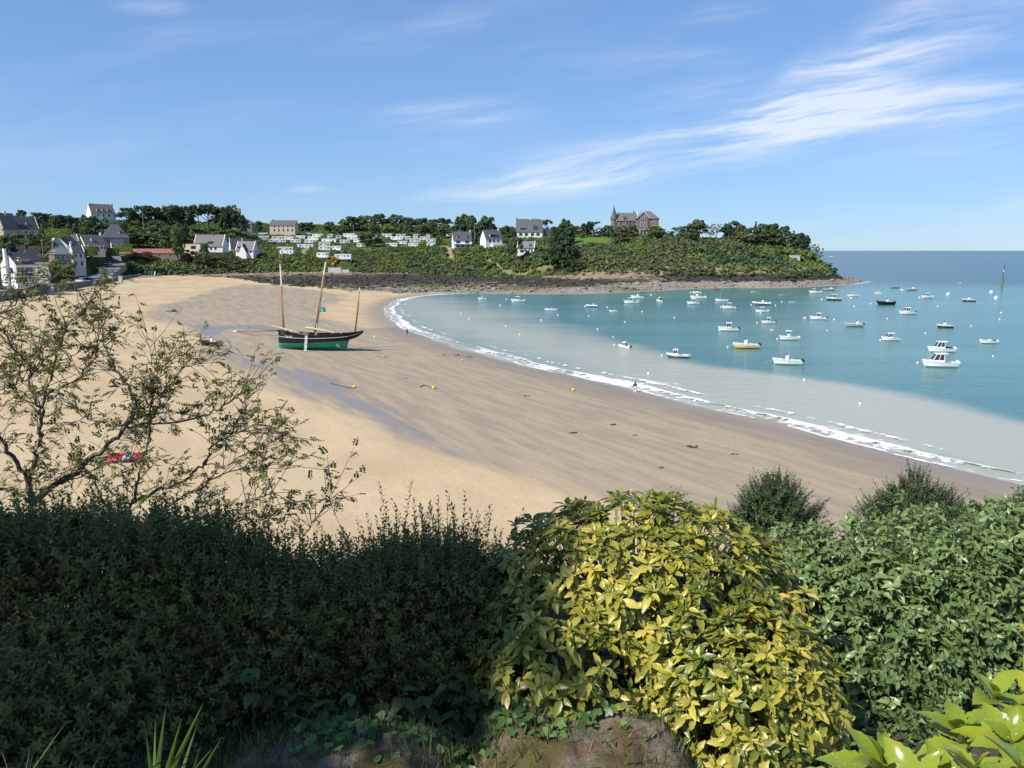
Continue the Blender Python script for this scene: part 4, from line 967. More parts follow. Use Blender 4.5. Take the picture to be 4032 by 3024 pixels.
BOATS = [
 (BA,245,197,37,'cabin','white','black',"small white cabin boat nearest the rock ledges at the bay's inner end",184,None),
 (BA,583,219,52,'cruiser','white','white',"white cruiser with swept hardtop lying off the pale shore rocks",182,None),
 (BA,910,304,44,'open','white','grey',"low white open boat on the murky shallow water, no cabin",178,None),
 (BA,1308,270,47,'rib','white','black',"white inflatable with tilted black outboard between two low open boats",182,None),
 (BA,1515,317,40,'open','white','black',"smallest white open boat with dark outboard over the green shallows",190,None),
 (BA,1745,184,53,'console','white','black',"open white boat with black seat and console behind the white cabin cruiser",178,['dark_cover']),
 (BA,1680,235,57,'cruiser','white','white',"white cabin cruiser lying just in front of the open boat with black console",184,None),
 (BA,1797,128,24,'dinghy','blue',None,"small light blue dinghy close under the rocky shore",176,None),
 (BA,1963,220,38,'pilot','white','black',"white pilothouse boat seen from astern with its bow to the shore",118,['antenna']),
 (BA,1618,664,57,'pilot','white','black',"white pilothouse boat seen from its quarter with whip antenna over murky water",142,['antenna']),
 (BB,215,980,92,'cabin','navy','grey',"dark blue hulled boat with white cabin and painted number",170,['line','letters']),
 (BB,393,134,39,'dinghy','green',None,"grey-green dinghy close to the shore beside the red dinghy",180,None),
 (BB,708,129,25,'dinghy','red',None,"small red dinghy close under the rocks",180,None),
 (BB,455,174,38,'open','white','black',"short white open boat with outboard lying inside the long white runabout",176,None),
 (BB,460,242,57,'console','white','white',"long low white runabout ahead of a pilothouse boat",179,None),
 (BB,410,311,52,'pilot','white','black',"white pilothouse boat directly in front of the long low runabout",183,None),
 (BB,760,277,50,'sail','white','grey',"little white sailing dinghy with leaning bare mast and blue boom cover",178,None),
 (BB,1172,163,33,'dinghy','offwhite',None,"pale dinghy carrying a dark cover near the headland rocks",182,['dark_cover']),
 (BB,855,368,58,'pilot','white','black',"white pilothouse boat behind the sailing dinghy, bow rail and black outboard",177,None),
 (BB,1255,324,66,'rib','white','white',"long white inflatable boat with steering console",177,None),
 (BB,1260,412,50,'pilot','white','white',"white boat with tall wheelhouse moored just in front of the white inflatable",180,None),
 (BB,1540,209,47,'dinghy','grey',None,"grey flat dinghy between the pale dinghy and the headland boats",180,None),
 (BB,1637,289,23,'dinghy','white',None,"tiny white tender alone in open water",180,None),
 (BB,1925,174,47,'cabin','white','white',"white cabin boat off the headland point next to a grey open boat",181,None),
 (BB,2095,141,45,'work','grey',None,"grey open boat with posts off the headland point",180,None),
 (BC,220,487,58,'pilot','black','grey',"black-hulled boat with white wheelhouse",180,None),
 (BB,1345,552,57,'pilot','white','black',"white pilothouse boat with slanted windscreen and antenna in mid bay",183,['antenna']),
 (BB,1965,503,66,'pilot','white','black',"white pilothouse boat with black outboard moored alone to seaward",172,None),
 (BB,845,644,80,'pilot','white','black',"white wheelhouse boat at the edge of the greener water, black outboard tilted",178,None),
 (BB,1600,755,75,'canopy','white','white',"white boat with flat canopy roof on thin posts",180,None),
 (BB,1065,860,103,'console','yellow','black',"bright yellow hulled speedboat with white deck",180,['line']),
 (BB,1580,1062,117,'console','white','black',"large white open boat with pointed console cover and black outboard",172,['line']),
 (BC,428,443,36,'cabin','white','white',"small white cabin boat beside two white buoys off the point",180,None),
 (BC,685,419,28,'pilot','white',None,"short white cabin boat turned end-on off the point",150,None),
 (BC,855,358,32,'dinghy','black','black',"dark dinghy farthest out off the point",180,None),
 (BC,1030,381,45,'work','grey',None,"light grey open workboat beside a pair of buoys",180,None),
 (BC,1195,462,47,'pilot','white','white',"white cabin boat with long antenna in the outer anchorage",184,['antenna']),
 (BC,765,532,70,'rib','black','black',"black inflatable workboat with white console",178,None),
 (BC,1635,498,52,'console','black',None,"low dark-hulled runabout with white deck in the outer anchorage",180,None),
 (BC,990,632,64,'pilot','white','black',"white wheelhouse boat alone behind the grey workboat with posts",180,None),
 (BC,430,763,75,'work','grey','black',"long grey workboat with upright posts and fenders",176,None),
 (BC,1385,773,64,'console','black',None,"white-decked speedboat with black lower hull beside a white buoy",180,None),
 (BC,815,909,72,'cruiser','white',None,"white cabin boat with two side windows and no visible motor",180,None),
 (BC,1840,937,70,'open','white','white',"white open boat with black cover and orange fender near open sea",178,['dark_cover','orange_fender']),
 (BC,1345,1030,104,'cruiser','white','white',"white hardtop cruiser with dark cockpit moored behind the biggest one",177,['dark_cover']),
 (BC,1330,1186,135,'cruiser','white','white',"biggest white hardtop cruiser with orange fender on its bow and a line to a buoy",174,['orange_fender','line']),
 (BC,200,33,18,'open','white',None,"distant white boat out at sea beyond the headland",180,None),
]
for reg, x, y, px, kind, col, motor, label, hd, opts in BOATS:
    u, v = bz(reg, x, y)
    nm = {'dinghy': 'dinghy', 'rib': 'inflatable_boat', 'sail': 'sailing_dinghy', 'work': 'workboat', 'open': 'open_boat'}.get(kind, 'motorboat')
    place_boat(u, v, px, kind, col, motor, label, nm, hd, opts=opts)
# black inflatable stranded on the sand
p = hit(828, 1362); b = boat('rib', 4.6, 'black', 'black', "inflatable_boat"); b.rotation_euler = (0, 0, R(172)); b.location = (p[0] + 2.2, p[1] - .3, p[2] + .13)
tag(b, "black inflatable dinghy with outboard stranded on the wet sand beside the ship", "boat")

# ---------------- mooring buoys
bm_ = MB().lathe([(.02, -.30), (.20, -.24), (.30, -.06), (.30, .08), (.22, .24), (.07, .31), (.05, .42), (.01, .43)], 14).mesh("mooring_buoy", True)
bm_.materials.append(pm("buoy_white", (.82, .82, .80), .4, .04))
WB = [(BA, q) for q in ((475,195),(418,253),(37,332),(113,382),(471,456),(606,534),(813,398),(975,346),(1273,356),(1240,262),(853,292),(1453,272),(1789,314),(1622,414),(1359,483),(1510,557),(1523,635),(1980,740),(1877,152),(2103,371),(1850,913))] + \
     [(BB, q) for q in ((375,165),(450,190),(570,227),(750,348),(1130,318),(1434,325),(1510,280),(2008,252),(1247,423),(176,478),(1204,541),(1375,632),(1398,631),(1785,482),(1806,482),(2078,638),(2163,503),(1456,744),(838,845),(1790,1254),(730,633))] + \
     [(BC, q) for q in ((95,478),(372,440),(400,464),(606,523),(435,551),(225,688),(152,803),(708,904),(780,678),(1180,832),(1337,763),(1309,551),(1973,617),(1955,684),(1658,757),(1889,1073),(1098,1142),(929,378),(944,378),(1118,458),(1543,305))]
WB = [bz(r, *q) for r, q in WB] + [(D2(1501, 866)), (D2(1858, 873))]
for i, (u, v) in enumerate(WB):
    p = hitz(u, v, 0.05); s = float(np.clip(p[1] / 330, .62, 1.15)) * random.uniform(.85, 1.1)
    o = link("mooring_buoy", bm_, loc=(p[0], p[1], .08), rot=(random.uniform(-.2, .2), random.uniform(-.2, .2), 0), scale=s)
    tag(o, "small round white mooring buoy floating in the bay", "buoy", "white mooring buoys")
for (x, y) in ((1415, 425), (1868, 404), (1917, 466)):
    u, v = bz(BC, x, y); p = hitz(u, v, 0.05)
    tag(link("mooring_buoy", bm_, loc=(p[0], p[1], .15), rot=(0, .3, 0), scale=2.6), "big white buoy floating near the tall black marker pole", "buoy", "big white buoys")
# buoys stranded on the sand with their ground lines
ym = MB().lathe([(.02, -.32), (.24, -.24), (.34, 0), (.27, .22), (.10, .30), (.08, .46), (.02, .48)], 14).mesh("sand_buoy", True); ym.materials.append(BUOYY)
wm = ym.copy(); wm.materials.clear(); wm.materials.append(pm("buoy_cream", (.72, .62, .42), .6, .1))
YB = [(1067,1397,1,.9),(1396,1527,1,1.0),(1708,1531,1,1.15),(2257,1539,1,1.0),(1511,1407,1,.9),(1821,1420,1,.8),(434,1502,1,1.0),(820,1515,1,1.1),(770,1388,1,.8),(1476,1330,0,.9),(761,1147,0,1.0),(816,1138,0,1.1),(938,1157,0,.8),(969,1149,0,1.0),(1123,1170,0,1.0),(1276,1180,0,1.1)]
ROPES = {1396: [(-95,-18),(-60,-8),(-30,0),(0,2)], 1708: [(-55,-6),(-38,-14),(-20,-10),(-8,-2)], 1511: [(-28,-5),(-10,-1),(20,4)], 1067: [(8,2),(26,-4),(52,-7)], 770: [(10,0),(40,-2),(78,-4)], 820: [(10,-4),(50,-8),(90,-14)]}
for u, v, yel, s in YB:
    s *= .75; p = hit(u, v); root = link("beach_buoy", ym if yel else wm, loc=(p[0], p[1], p[2] + .2 * s), rot=(random.uniform(-1, 1), 1.2, random.uniform(0, 6)), scale=s)
    tag(root, "round yellow mooring buoy lying on the sand" if yel else "pale weathered buoy lying on the sand", "buoy", "yellow buoys lying on the beach" if yel else "pale buoys lying on the beach")
    if u in ROPES:
        pts = []
        for du, dv in ROPES[u]:
            q = hit(u + du, v + dv); pts.append((q[0], q[1], q[2] + .05))
        tag(MB().tube(pts, .055, 5).build("buoy_rope", DARKROPE), "dark rope trailing over the sand from a yellow buoy", "rope", "ropes of the beached buoys")
# marker pole standing in the sea
u, v = bz(BC, 1982, 342); p = hitz(u, v, 0.0); zc = p[1] / math.cos(PITCH) * .99; kz = zc / F / 2.659
pole = empty("marker_pole", (p[0], p[1], 0), 0, "tall thin black beacon pole with a white band standing in the sea", "marker pole")
MB().lathe([(.55, -1.5), (.55, 78 * kz), (.35, 80 * kz)], 10).build("concrete_base", pm("weedy_concrete", (.20, .16, .09), .9, .25), pole)
MB().tube([(0, 0, 78 * kz), (.3, 0, 225 * kz)], [.18, .10], 8).build("mast", BLACKP, pole)
MB().tube([(.15, 0, 150 * kz), (.2, 0, 172 * kz)], .21, 8).build("white_band", OFFW, pole)
# ================================================================== houses
SLATE = pm("slate_roof", (.085, .088, .096), .55, .22, 1.2)
SLATED = pm("dark_slate_roof", (.05, .052, .058), .55, .22, 1.2)
SLATEL = pm("light_slate_roof", (.17, .175, .185), .5, .15, 1.2)
BROWNR = pm("brown_slate_roof", (.14, .125, .11), .7, .18, 1.2)
TILE = pm("red_tile_roof", (.25, .10, .07), .85, .25, 1.0)
RENDERW = pm("white_render", (.78, .77, .74), .85, .05, .6)
CREAM = pm("cream_render", (.70, .64, .46), .85, .06, .6)
STONE = pm("granite_wall", (.20, .165, .13), .9, .35, 1.6, bump=.5)
STONEL = pm("pale_stone_wall", (.48, .40, .29), .9, .25, 1.2, bump=.4)
CONC = pm("concrete", (.26, .25, .235), .9, .15, .5, bump=.3)
CONCL = pm("pale_concrete", (.50, .475, .43), .9, .12, .6, bump=.3)
ASPH = pm("asphalt", (.16, .16, .165), .9, .12, .4)
WFRAME = pm("window_frame", (.72, .72, .70), .5, .04)
SHUT = pm("shutter_grey", (.30, .33, .36), .6, .08)
PANE = pm("window_pane", (.035, .042, .05), .12, .25, .7, spec=.6)
TIMBER = pm("grey_timber", (.20, .18, .155), .85, .2, 1.5)

def house(key, label, frac=1.0, depth=8.0, he=2.7, hr=6.5, ridge='x', wall=RENDERW, roof=SLATE, rz=0.0, win=(), dorm=(), chim=(), verge=None, x0=None, x1=None, name="house", dd=0.0, sink=0.0, cat="house", zoff=0.0):
    reg, a, b, yb, d = HOUSES[key]
    if x0 is not None: a, b = x0, x1
    u, v = zr(reg, (a + b) / 2, yb); d = d + dd; P = atd(u, v, d); zc = d * math.cos(PITCH) + (CAMZ - P[2]) * math.sin(PITCH)
    W = (b - a) / 3.16 / F * zc * frac
    h = empty(name, (P[0], P[1], P[2] + zoff), rz, label, cat)
    hw = W / 2; D_ = depth
    if ridge == 'x':
        prof = [(0, -3.5), (D_, -3.5), (D_, he), (D_ / 2, hr), (0, he)]
        wl_ = MB().loft([[(-hw, y, z) for y, z in prof], [(hw, y, z) for y, z in prof]])
        sl = (hr - he) / (D_ / 2); ov = .35; ze = he - ov * sl
        rp = [(-ov, ze), (D_ / 2, hr + .02), (D_ + ov, ze), (D_ + ov, ze + .22), (D_ / 2, hr + .30), (-ov, ze + .22)]
        rf = MB().loft([[(-hw - .2, y, z) for y, z in rp], [(hw + .2, y, z) for y, z in rp]])
    elif ridge == 'y':
        prof = [(-hw, -3.5), (hw, -3.5), (hw, he), (0, hr), (-hw, he)]
        wl_ = MB().loft([[(x, 0, z) for x, z in prof], [(x, D_, z) for x, z in prof]])
        sl = (hr - he) / hw; ov = .3; ze = he - ov * sl
        rp = [(-hw - ov, ze), (0, hr + .02), (hw + ov, ze), (hw + ov, ze + .22), (0, hr + .30), (-hw - ov, ze + .22)]
        rf = MB().loft([[(x, -.25, z) for x, z in rp], [(x, D_ + .25, z) for x, z in rp]])
    elif ridge == 'hip':
        wl_ = MB().box(-hw, hw, 0, D_, -3.5, he)
        i = min(D_ / 2, hw * .75)
        V = [(-hw - .4, -.4, he), (hw + .4, -.4, he), (hw + .4, D_ + .4, he), (-hw - .4, D_ + .4, he), (-hw + i, D_ / 2, hr), (hw - i, D_ / 2, hr)]
        rf = MB().add(V, [(0, 1, 5, 4), (1, 2, 5), (2, 3, 4, 5), (3, 0, 4), (3, 2, 1, 0)])
    else:
        wl_ = MB().box(-hw, hw, 0, D_, -3.5, he)
        rf = MB().box(-hw - .25, hw + .25, -.25, D_ + .25, he + .003, he + .25)
    w_o = wl_.build("wall", wall, h); r_o = rf.build("roof", roof, h)
    if verge and ridge == 'x':
        for s in (-1, 1):
            m = MB(); x_ = s * (hw + .06); V = [(0 - .3, he - .3 * (hr - he) / (D_ / 2)), (D_ / 2, hr + .1), (D_ + .3, he - .3 * (hr - he) / (D_ / 2))]
            m.loft([[(x_ - .18, y, z), (x_ + .18, y, z), (x_ + .18, y, z + .42), (x_ - .18, y, z + .42)] for y, z in V]); m.build("verge", verge, r_o)
    for wdw in win:
        face, x, z, ww, wh = wdw[:5]; kind = wdw[5] if len(wdw) > 5 else 'w'
        fr = WFRAME if kind != 'd' else SHUT
        def bx(x0_, x1_, z0_, z1_, pr):
            if face == 'f': return MB().box(x0_, x1_, -pr, .10, z0_, z1_)
            if face == 'l': return MB().box(-hw - pr, -hw + .10, x0_, x1_, z0_, z1_)
            if face == 'r': return MB().box(hw - .10, hw + pr, x0_, x1_, z0_, z1_)
        if kind == 's':
            for s in (-1, 1):
                bx(x + s * (ww / 2 + .28) - .22, x + s * (ww / 2 + .28) + .22, z - wh / 2, z + wh / 2, .06).build("shutter", SHUT, h)
        o = bx(x - ww / 2 - .08, x + ww / 2 + .08, z - wh / 2 - .08, z + wh / 2 + .08, .05).build("door" if kind == 'd' else "window", fr, h)
        bx(x - ww / 2, x + ww / 2, z - wh / 2, z + wh / 2, .075).build("pane", PANE, o)
    for (x, z0, ww, wh, dk) in dorm:
        # dormer standing on the front slope
        if ridge in ('x', 'hip'):
            sl2 = (hr - he) / (D_ / 2); y0 = max((z0 - he) / sl2, 0) - .05; yb_ = min((z0 + wh - he) / sl2 + .8, D_ / 2)
        else: y0, yb_ = -.1, 2
        o = MB().box(x - ww / 2, x + ww / 2, y0, yb_, z0, z0 + wh).build("dormer", RENDERW if dk != 'dark' else SLATED, r_o)
        MB().box(x - ww / 2 + .15, x + ww / 2 - .15, y0 - .04, y0 + .05, z0 + .2, z0 + wh - .15).build("dormer_window", PANE, r_o)
        if dk == 'gable':
            MB().loft([[(x - ww / 2 - .2, y0 - .15, z0 + wh), (x + ww / 2 + .2, y0 - .15, z0 + wh), (x, y0 - .15, z0 + wh + ww * .5)], [(x - ww / 2 - .2, yb_ + .6, z0 + wh), (x + ww / 2 + .2, yb_ + .6, z0 + wh), (x, yb_ + .6, z0 + wh + ww * .5)]]).build("dormer_roof", roof, r_o)
        else:
            MB().add([(x - ww / 2 - .15, y0 - .2, z0 + wh), (x + ww / 2 + .15, y0 - .2, z0 + wh), (x + ww / 2 + .15, yb_ + 1, z0 + wh + .45), (x - ww / 2 - .15, yb_ + 1, z0 + wh + .45)], [(0, 1, 2, 3)]).build("dormer_roof", roof, r_o)
    for (x, y, ht, m) in chim:
        zt = (hr if ridge != 'flat' else he)
        c = MB().box(x - .38, x + .38, y - .55, y + .55, zt - 1.6, zt + ht); c.box(x - .46, x + .46, y - .63, y + .63, zt + ht, zt + ht + .14)
        for k2 in (-.25, .25): c.lathe([(.12, 0), (.10, .35)], 6, (x, y + k2, zt + ht + .14))
        c.build("chimney", m, r_o)
    h['W'] = W
    return h
rowf = lambda xs, z, w, h, k='w': [('f', x, z, w, h, k) for x in xs]
# ---- left village
house('h_gable_left', "brown-roofed gabled stone house on the slope at the village end", depth=9, he=4, hr=11, ridge='y', wall=STONEL, roof=BROWNR, rz=R(-12), win=rowf((-2, 2), 3, 1, 1.3), chim=((0, 4, 1.2, OFFW),))
house('h_dormers', "long stone house with slate roof and row of small dormers on the slope", frac=0.95, depth=9, he=3.4, hr=9.2, wall=STONEL, roof=SLATED, rz=R(48), win=rowf((-5, -1.5, 2, 5), 1.5, 1.1, 1.3), dorm=((-3.6, 5.0, 1.3, 1.3, 'gable'), (-.2, 5.0, 1.3, 1.3, 'gable'), (3.2, 5.0, 1.3, 1.3, 'gable')), verge=CONCL)
ca = house('h_white_cafe', "white seafront house with slate roof, shutters and dark awning above the sea wall", frac=0.8, depth=10.5, he=7.4, hr=11.6, x0=190, x1=480, wall=RENDERW, roof=SLATED, rz=R(60), win=rowf((-2.6, -1.2, .6, 2.2), 5.2, .95, 1.7, 's') + rowf((-3, -.6, 1.8), 1.4, 1.8, 1.9, 'd') + [('l', 3.2, 5.0, 1.6, 2.0, 'd'), ('l', 7.0, 1.6, 1.4, 1.8, 'd')], dorm=((-1.6, 8.0, 1.0, 1.1, 'flat'), (-.4, 8.0, 1.0, 1.1, 'flat'), (.8, 8.0, 1.0, 1.1, 'flat'), (2.0, 8.0, 1.0, 1.1, 'flat')))
MB().loft([[(-3.6, -.01, 3.9), (3.4, -.01, 3.9), (3.4, -.01, 3.75), (-3.6, -.01, 3.75)], [(-4.1, -1.9, 3.0), (3.9, -1.9, 3.0), (3.9, -1.9, 2.85), (-4.1, -1.9, 2.85)]]).build("awning", pm("awning_blue", (.035, .04, .065), .8, .1), ca)
MB().box(-4.9, -4.1, 4.6, 5.9, -2, 13.2).build("chimney_stack", RENDERW, ca)
house('h_cafe_annex', "stone annex with slate roof tucked behind the white seafront house", depth=9, he=4.4, hr=8.8, wall=STONE, roof=SLATED, rz=R(58), win=rowf((-1, 1.5), 2.5, 1.1, 1.4))
house('h_cream_box', "plain cream flat-roofed block between white seafront house and the stone house", frac=.9, depth=7, he=5.0, hr=5, ridge='flat', wall=CREAM, roof=CONCL, rz=R(20), win=[('r', 3, 2.5, 1.2, 1.4)])
house('h_stone', "dark stone house with pale hipped slate roof facing the sea road", depth=8, he=6.4, hr=10.6, ridge='hip', wall=STONE, roof=SLATEL, rz=R(46), win=rowf((-2.2, 0, 2.2), 4.8, .9, 1.7, 's') + rowf((-2.2, 0, 2.2), 1.5, 1, 1.6), chim=((-2.6, 4, 1.2, STONE),))
house('h_white_gable', "bright white gabled house with long slate roof behind the stone house", frac=1.0, depth=12, he=3.6, hr=8.0, ridge='y', wall=RENDERW, roof=SLATED, rz=R(-2), x0=625, x1=845, win=[('r', 3, 1.6, 1.1, 1.2), ('r', 7, 1.6, 1.1, 1.2)], chim=((0, .8, 1.0, RENDERW),))
house('h_balcony', "narrow house with slate roof, white upper windows and outside stair", frac=0.95, depth=8, he=8.0, hr=11.2, wall=pm("pale_grey_render", (.5, .5, .5), .85, .08), roof=SLATED, rz=R(40), x0=920, x1=1060, win=rowf((-1.2, 1.1), 6.3, 1.0, 1.9) + rowf((-1.4, 1.3), 2.6, 1.0, 2.0, 'd'), chim=((-2.2, 4, 1.6, RENDERW),), verge=RENDERW)
house('h_grey_roof', "low grey-roofed house behind the bright white gable", depth=8, he=3.0, hr=6.4, wall=CREAM, roof=BROWNR, rz=R(40), win=rowf((2, 4.5), 1.6, 1.1, 1.3), verge=OFFW)
hc = house('h_cream', "cream house with slate roof, dormer and white porch above the hedges", frac=0.85, depth=9, he=3.6, hr=8.6, wall=CREAM, roof=SLATE, rz=R(50), x0=1045, x1=1330, win=rowf((3.6, 5.2), 1.7, 1.1, 1.5) + [('l', 4.5, 5.8, .9, .9)], dorm=((-.6, 4.9, 1.5, 1.7, 'gable'),), chim=((5.4, 4.5, 1.3, OFFW),))
pc = MB().box(-4.6, 1.6, -2.4, .1, 2.9, 3.15); pc.build("porch_roof", WFRAME, hc)
for x in (-4.4, -1.6, 1.4): MB().box(x - .09, x + .09, -2.3, -2.12, -1, 2.9).build("porch_post", WFRAME, hc)
house('h_dark_slate', "big dark slate-roofed house with sweeping gable above the cream house", depth=12, he=4.6, hr=12.6, ridge='hip', wall=pm("grey_render", (.2, .19, .18), .85, .1), roof=SLATE, rz=R(30), win=rowf((-3, 0, 3), 2.8, 1.4, 1.6), chim=((2.5, 6, 1.2, STONE),), dorm=((3.2, 6.6, 2.2, 1.6, 'gable'),))
house('h_dark_slate', "low wing with slate roof and white wall between hedge and dark house", frac=.75, x0=1370, x1=1560, depth=5, he=2.8, hr=4.6, wall=RENDERW, roof=SLATED, rz=R(30), dd=-9, zoff=-1.2, win=rowf((-2.6, .2, 2.7), 1.3, 1.2, 1.5))
house('h_hilltop', "white house with brown roof and end chimneys on the hilltop among pines", frac=0.95, depth=10, he=6.2, hr=12.8, wall=RENDERW, roof=BROWNR, rz=R(46), win=rowf((-4, 0, 4), 4.4, 1.3, 1.6), dorm=((-3.6, 7.2, 1.6, 1.7, 'gable'), (0.2, 7.2, 1.6, 1.7, 'gable'), (4.0, 7.2, 1.6, 1.7, 'gable')), chim=((-8, 5, 1.2, RENDERW), (8, 5, 1.2, RENDERW)), verge=RENDERW)
house('h_red_roof', "long low building with red tile roof above the beach bank", depth=8, he=2.6, hr=5.2, wall=STONE, roof=TILE, win=rowf((-14, -7, 0, 7, 14), 1.2, 1.5, 1.2), name="long_shed", cat="building")
# ---- houses between beach and campsite
hf = house('h_flat_cream', "dark slate house with tall gable beside a flat cream annex", frac=.95, x0=500, x1=890, depth=10, he=3.0, hr=10.4, wall=OFFW, roof=SLATED, win=rowf((-1, 2, 5), 1.4, 1.5, 1.5), dorm=((1.2, 4.4, 3.0, 1.6, 'dark'),), chim=((1.5, 5, 1.3, STONE),), verge=RENDERW, rz=R(-4))
house('h_flat_cream', "flat-roofed cream annex with veranda next to the dark slate house", x0=305, x1=600, depth=7, he=4.6, hr=4, ridge='flat', wall=CREAM, roof=BROWNR, dd=-4, win=[('f', -2.5, 2.6, 1.2, .9), ('f', 3.2, 2.2, 3.2, 2.0, 'd')])
ht = house('h_twin_white', "white house with twin slate roofs, raised gables and dark rooflights", frac=.62, x0=960, x1=1330, depth=9, he=2.2, hr=8.2, wall=RENDERW, roof=SLATE, rz=R(-8), dd=-6, win=rowf((-4, 4.6), 1.2, 1.4, 1.6) + [('r', 3, 1.4, 1.1, 1.5), ('r', 6, 1.4, 1.1, 1.5), ('r', 4.5, 4.8, .9, 1.2)], dorm=((-4.2, 3.4, 1.6, 1.3, 'dark'), (-1.8, 3.4, 1.4, 1.3, 'dark')), verge=RENDERW)
house('h_twin_white', "rear wing of white house with steep slate roof and white gable end", frac=.6, x0=930, x1=1180, depth=9, he=3.6, hr=10.6, wall=RENDERW, roof=SLATED, rz=R(26), dd=6, win=rowf((-1, 2), 2, 1.2, 1.4), verge=RENDERW)
house('h_twin_white', "white front gable projecting from the twin-roofed house", frac=.95, x0=1062, x1=1172, depth=7, he=.9, hr=6.4, ridge='y', wall=RENDERW, roof=SLATE, rz=R(-8), dd=-8.5, chim=((0, .4, .5, RENDERW),))
tw = house('h_tower', "low grey hall with broad square chimney tower on the ridge", depth=12, he=4.4, hr=9.0, ridge='hip', wall=TIMBER, roof=BROWNR, win=rowf((-5, -1, 3, 7), 2.2, 1.8, 1.6), name="hall", cat="building")
MB().box(-3.2, .2, 4.6, 7.4, 4, 17.5).build("chimney_tower", pm("tower_stone", (.26, .21, .16), .9, .15), tw)
house('h_long_stone', "long pale stone house with dark slate roof standing alone on the ridge", depth=9, he=5.4, hr=9.6, wall=STONEL, roof=SLATE, rz=R(-6), win=rowf((-7, -3, 1, 5, 9), 4.2, 1.2, 1.4) + rowf((-7, -3, 1, 5, 9), 1.3, 1.3, 1.9, 'd'), chim=((-9.5, 4.5, 1.0, STONE),))
h2 = house('h_two_dormer', "white house with slate roof, two white dormers and ground-floor gallery", frac=.98, depth=9, he=5.4, hr=11.0, wall=RENDERW, roof=SLATE, win=rowf((-3.2, 3.2), 3.9, 3.0, 1.7) + rowf((-3.6, 0, 3.6), 1.1, 2.2, 1.6, 'd'), dorm=((-3.2, 6.6, 1.5, 1.5, 'gable'), (3.4, 6.6, 1.5, 1.5, 'gable')), chim=((6, 4.5, 1.2, RENDERW),), rz=R(12))
MB().box(-6.2, 6.2, -1.6, .1, 2.5, 2.7).build("balcony", WFRAME, h2)
h3 = house('h_balustrade', "white house with slate roof, wide flat dormer and white balustrade terrace", frac=0.84, x0=325, x1=595, depth=9.5, he=5.0, hr=10.6, wall=RENDERW, roof=SLATE, rz=R(26), win=rowf((-3, 0, 3), 3.4, 1.3, 1.9), dorm=((0.2, 5.8, 6.0, 1.9, 'flat'),), chim=((5.4, 4.7, 1.0, RENDERW),))
MB().box(-2.5, 6.8, -4, .1, -3, 1.0).build("terrace", OFFW, h3)
MB().box(-2.5, 6.8, -4.05, -3.85, 1.85, 2.0).build("balustrade_rail", OFFW, h3)
for x in np.linspace(-2.4, 6.7, 14): MB().box(x - .1, x + .1, -4.03, -3.87, 1.0, 1.85).build("baluster", OFFW, h3)
house('h_large', "large white villa with broad slate roof and two white dormer bands", frac=.80, x0=690, x1=1100, depth=13, he=4.6, hr=13.4, wall=RENDERW, roof=SLATE, rz=R(-3), win=rowf((-6, -2, 2.4, 6.4), 2.6, 2.4, 2.0), dorm=((-4.4, 5.6, 5.0, 1.6, 'flat'), (4.6, 5.8, 4.6, 1.6, 'gable')), chim=((-9, 6.5, 1, STONE), (.5, 6.5, 1.0, RENDERW), (8.6, 6.5, 1.2, RENDERW)))
house('h_large', "grey slated side wing with white stair beside the large villa", x0=1085, x1=1170, depth=8, he=4.0, hr=8.4, ridge='y', wall=SLATE, roof=SLATE, dd=3, win=())
h4 = house('h_small_cliff', "small white house with light slate roof low on the cliff behind the big dark tree", frac=.92, depth=8, he=3.6, hr=7.4, wall=RENDERW, roof=SLATEL, rz=R(-6), win=rowf((-2.6,), 1.5, 2.2, 1.7, 'd') + rowf((2.2, 3.8), 2.2, .9, 1.5), dorm=((2.6, 4.0, 1.5, 1.7, 'gable'),), verge=RENDERW)
# ---- manor on the headland
M_KW = dict(wall=STONE, roof=BROWNR)
mn = house('h_manor', "grey stone manor with pointed corner turret on the headland among trees", x0=405, x1=660, frac=1.05, depth=12, he=10.2, hr=15.2, verge=WFRAME, win=rowf((-4, 0, 4), 8.6, 1.3, 1.9) + rowf((-4, 0, 4), 4.4, 1.3, 2.2), dorm=((-1.6, 10.6, 2.6, 1.6, 'gable'),), name="manor", cat="manor", chim=((5, 6, 1.2, STONE),), **M_KW)
def mx_(zx): return (zx - (405 + 660) / 2) / 3.16 / F * (552 * math.cos(PITCH))
wx0, wx1 = mx_(640), mx_(915); wc = (wx0 + wx1) / 2; ww = (wx1 - wx0) / 2
wg = MB().loft([[(wc - ww, -2.5, -3), (wc + ww, -2.5, -3), (wc + ww, -2.5, 11.4), (wc - ww, -2.5, 11.4)], [(wc - ww, 12.5, -3), (wc + ww, 12.5, -3), (wc + ww, 12.5, 11.4), (wc - ww, 12.5, 11.4)]]).build("east_wing", STONE, mn)
MB().add([(wc - ww - .6, -3.1, 11.4), (wc + ww + .6, -3.1, 11.4), (wc + ww + .6, 13, 11.4), (wc - ww - .6, 13, 11.4), (wc - ww * .35, 4, 16.6), (wc + ww * .35, 4, 16.6)], [(0, 1, 5, 4), (1, 2, 5), (2, 3, 4, 5), (3, 0, 4)]).build("east_roof", BROWNR, mn)
gx0 = wc - ww * .95; gx1 = wc + ww * .15; gc = (gx0 + gx1) / 2
MB().loft([[(gx0 + .6, -3.0, -3), (gx1 - .6, -3.0, -3), (gx1 - .6, -3.0, 12.4), (gc, -3.0, 15.2), (gx0 + .6, -3.0, 12.4)], [(gx0 + .6, -2.4, -3), (gx1 - .6, -2.4, -3), (gx1 - .6, -2.4, 12.4), (gc, -2.4, 15.2), (gx0 + .6, -2.4, 12.4)]]).build("front_gable", STONE, mn)
gv = MB()
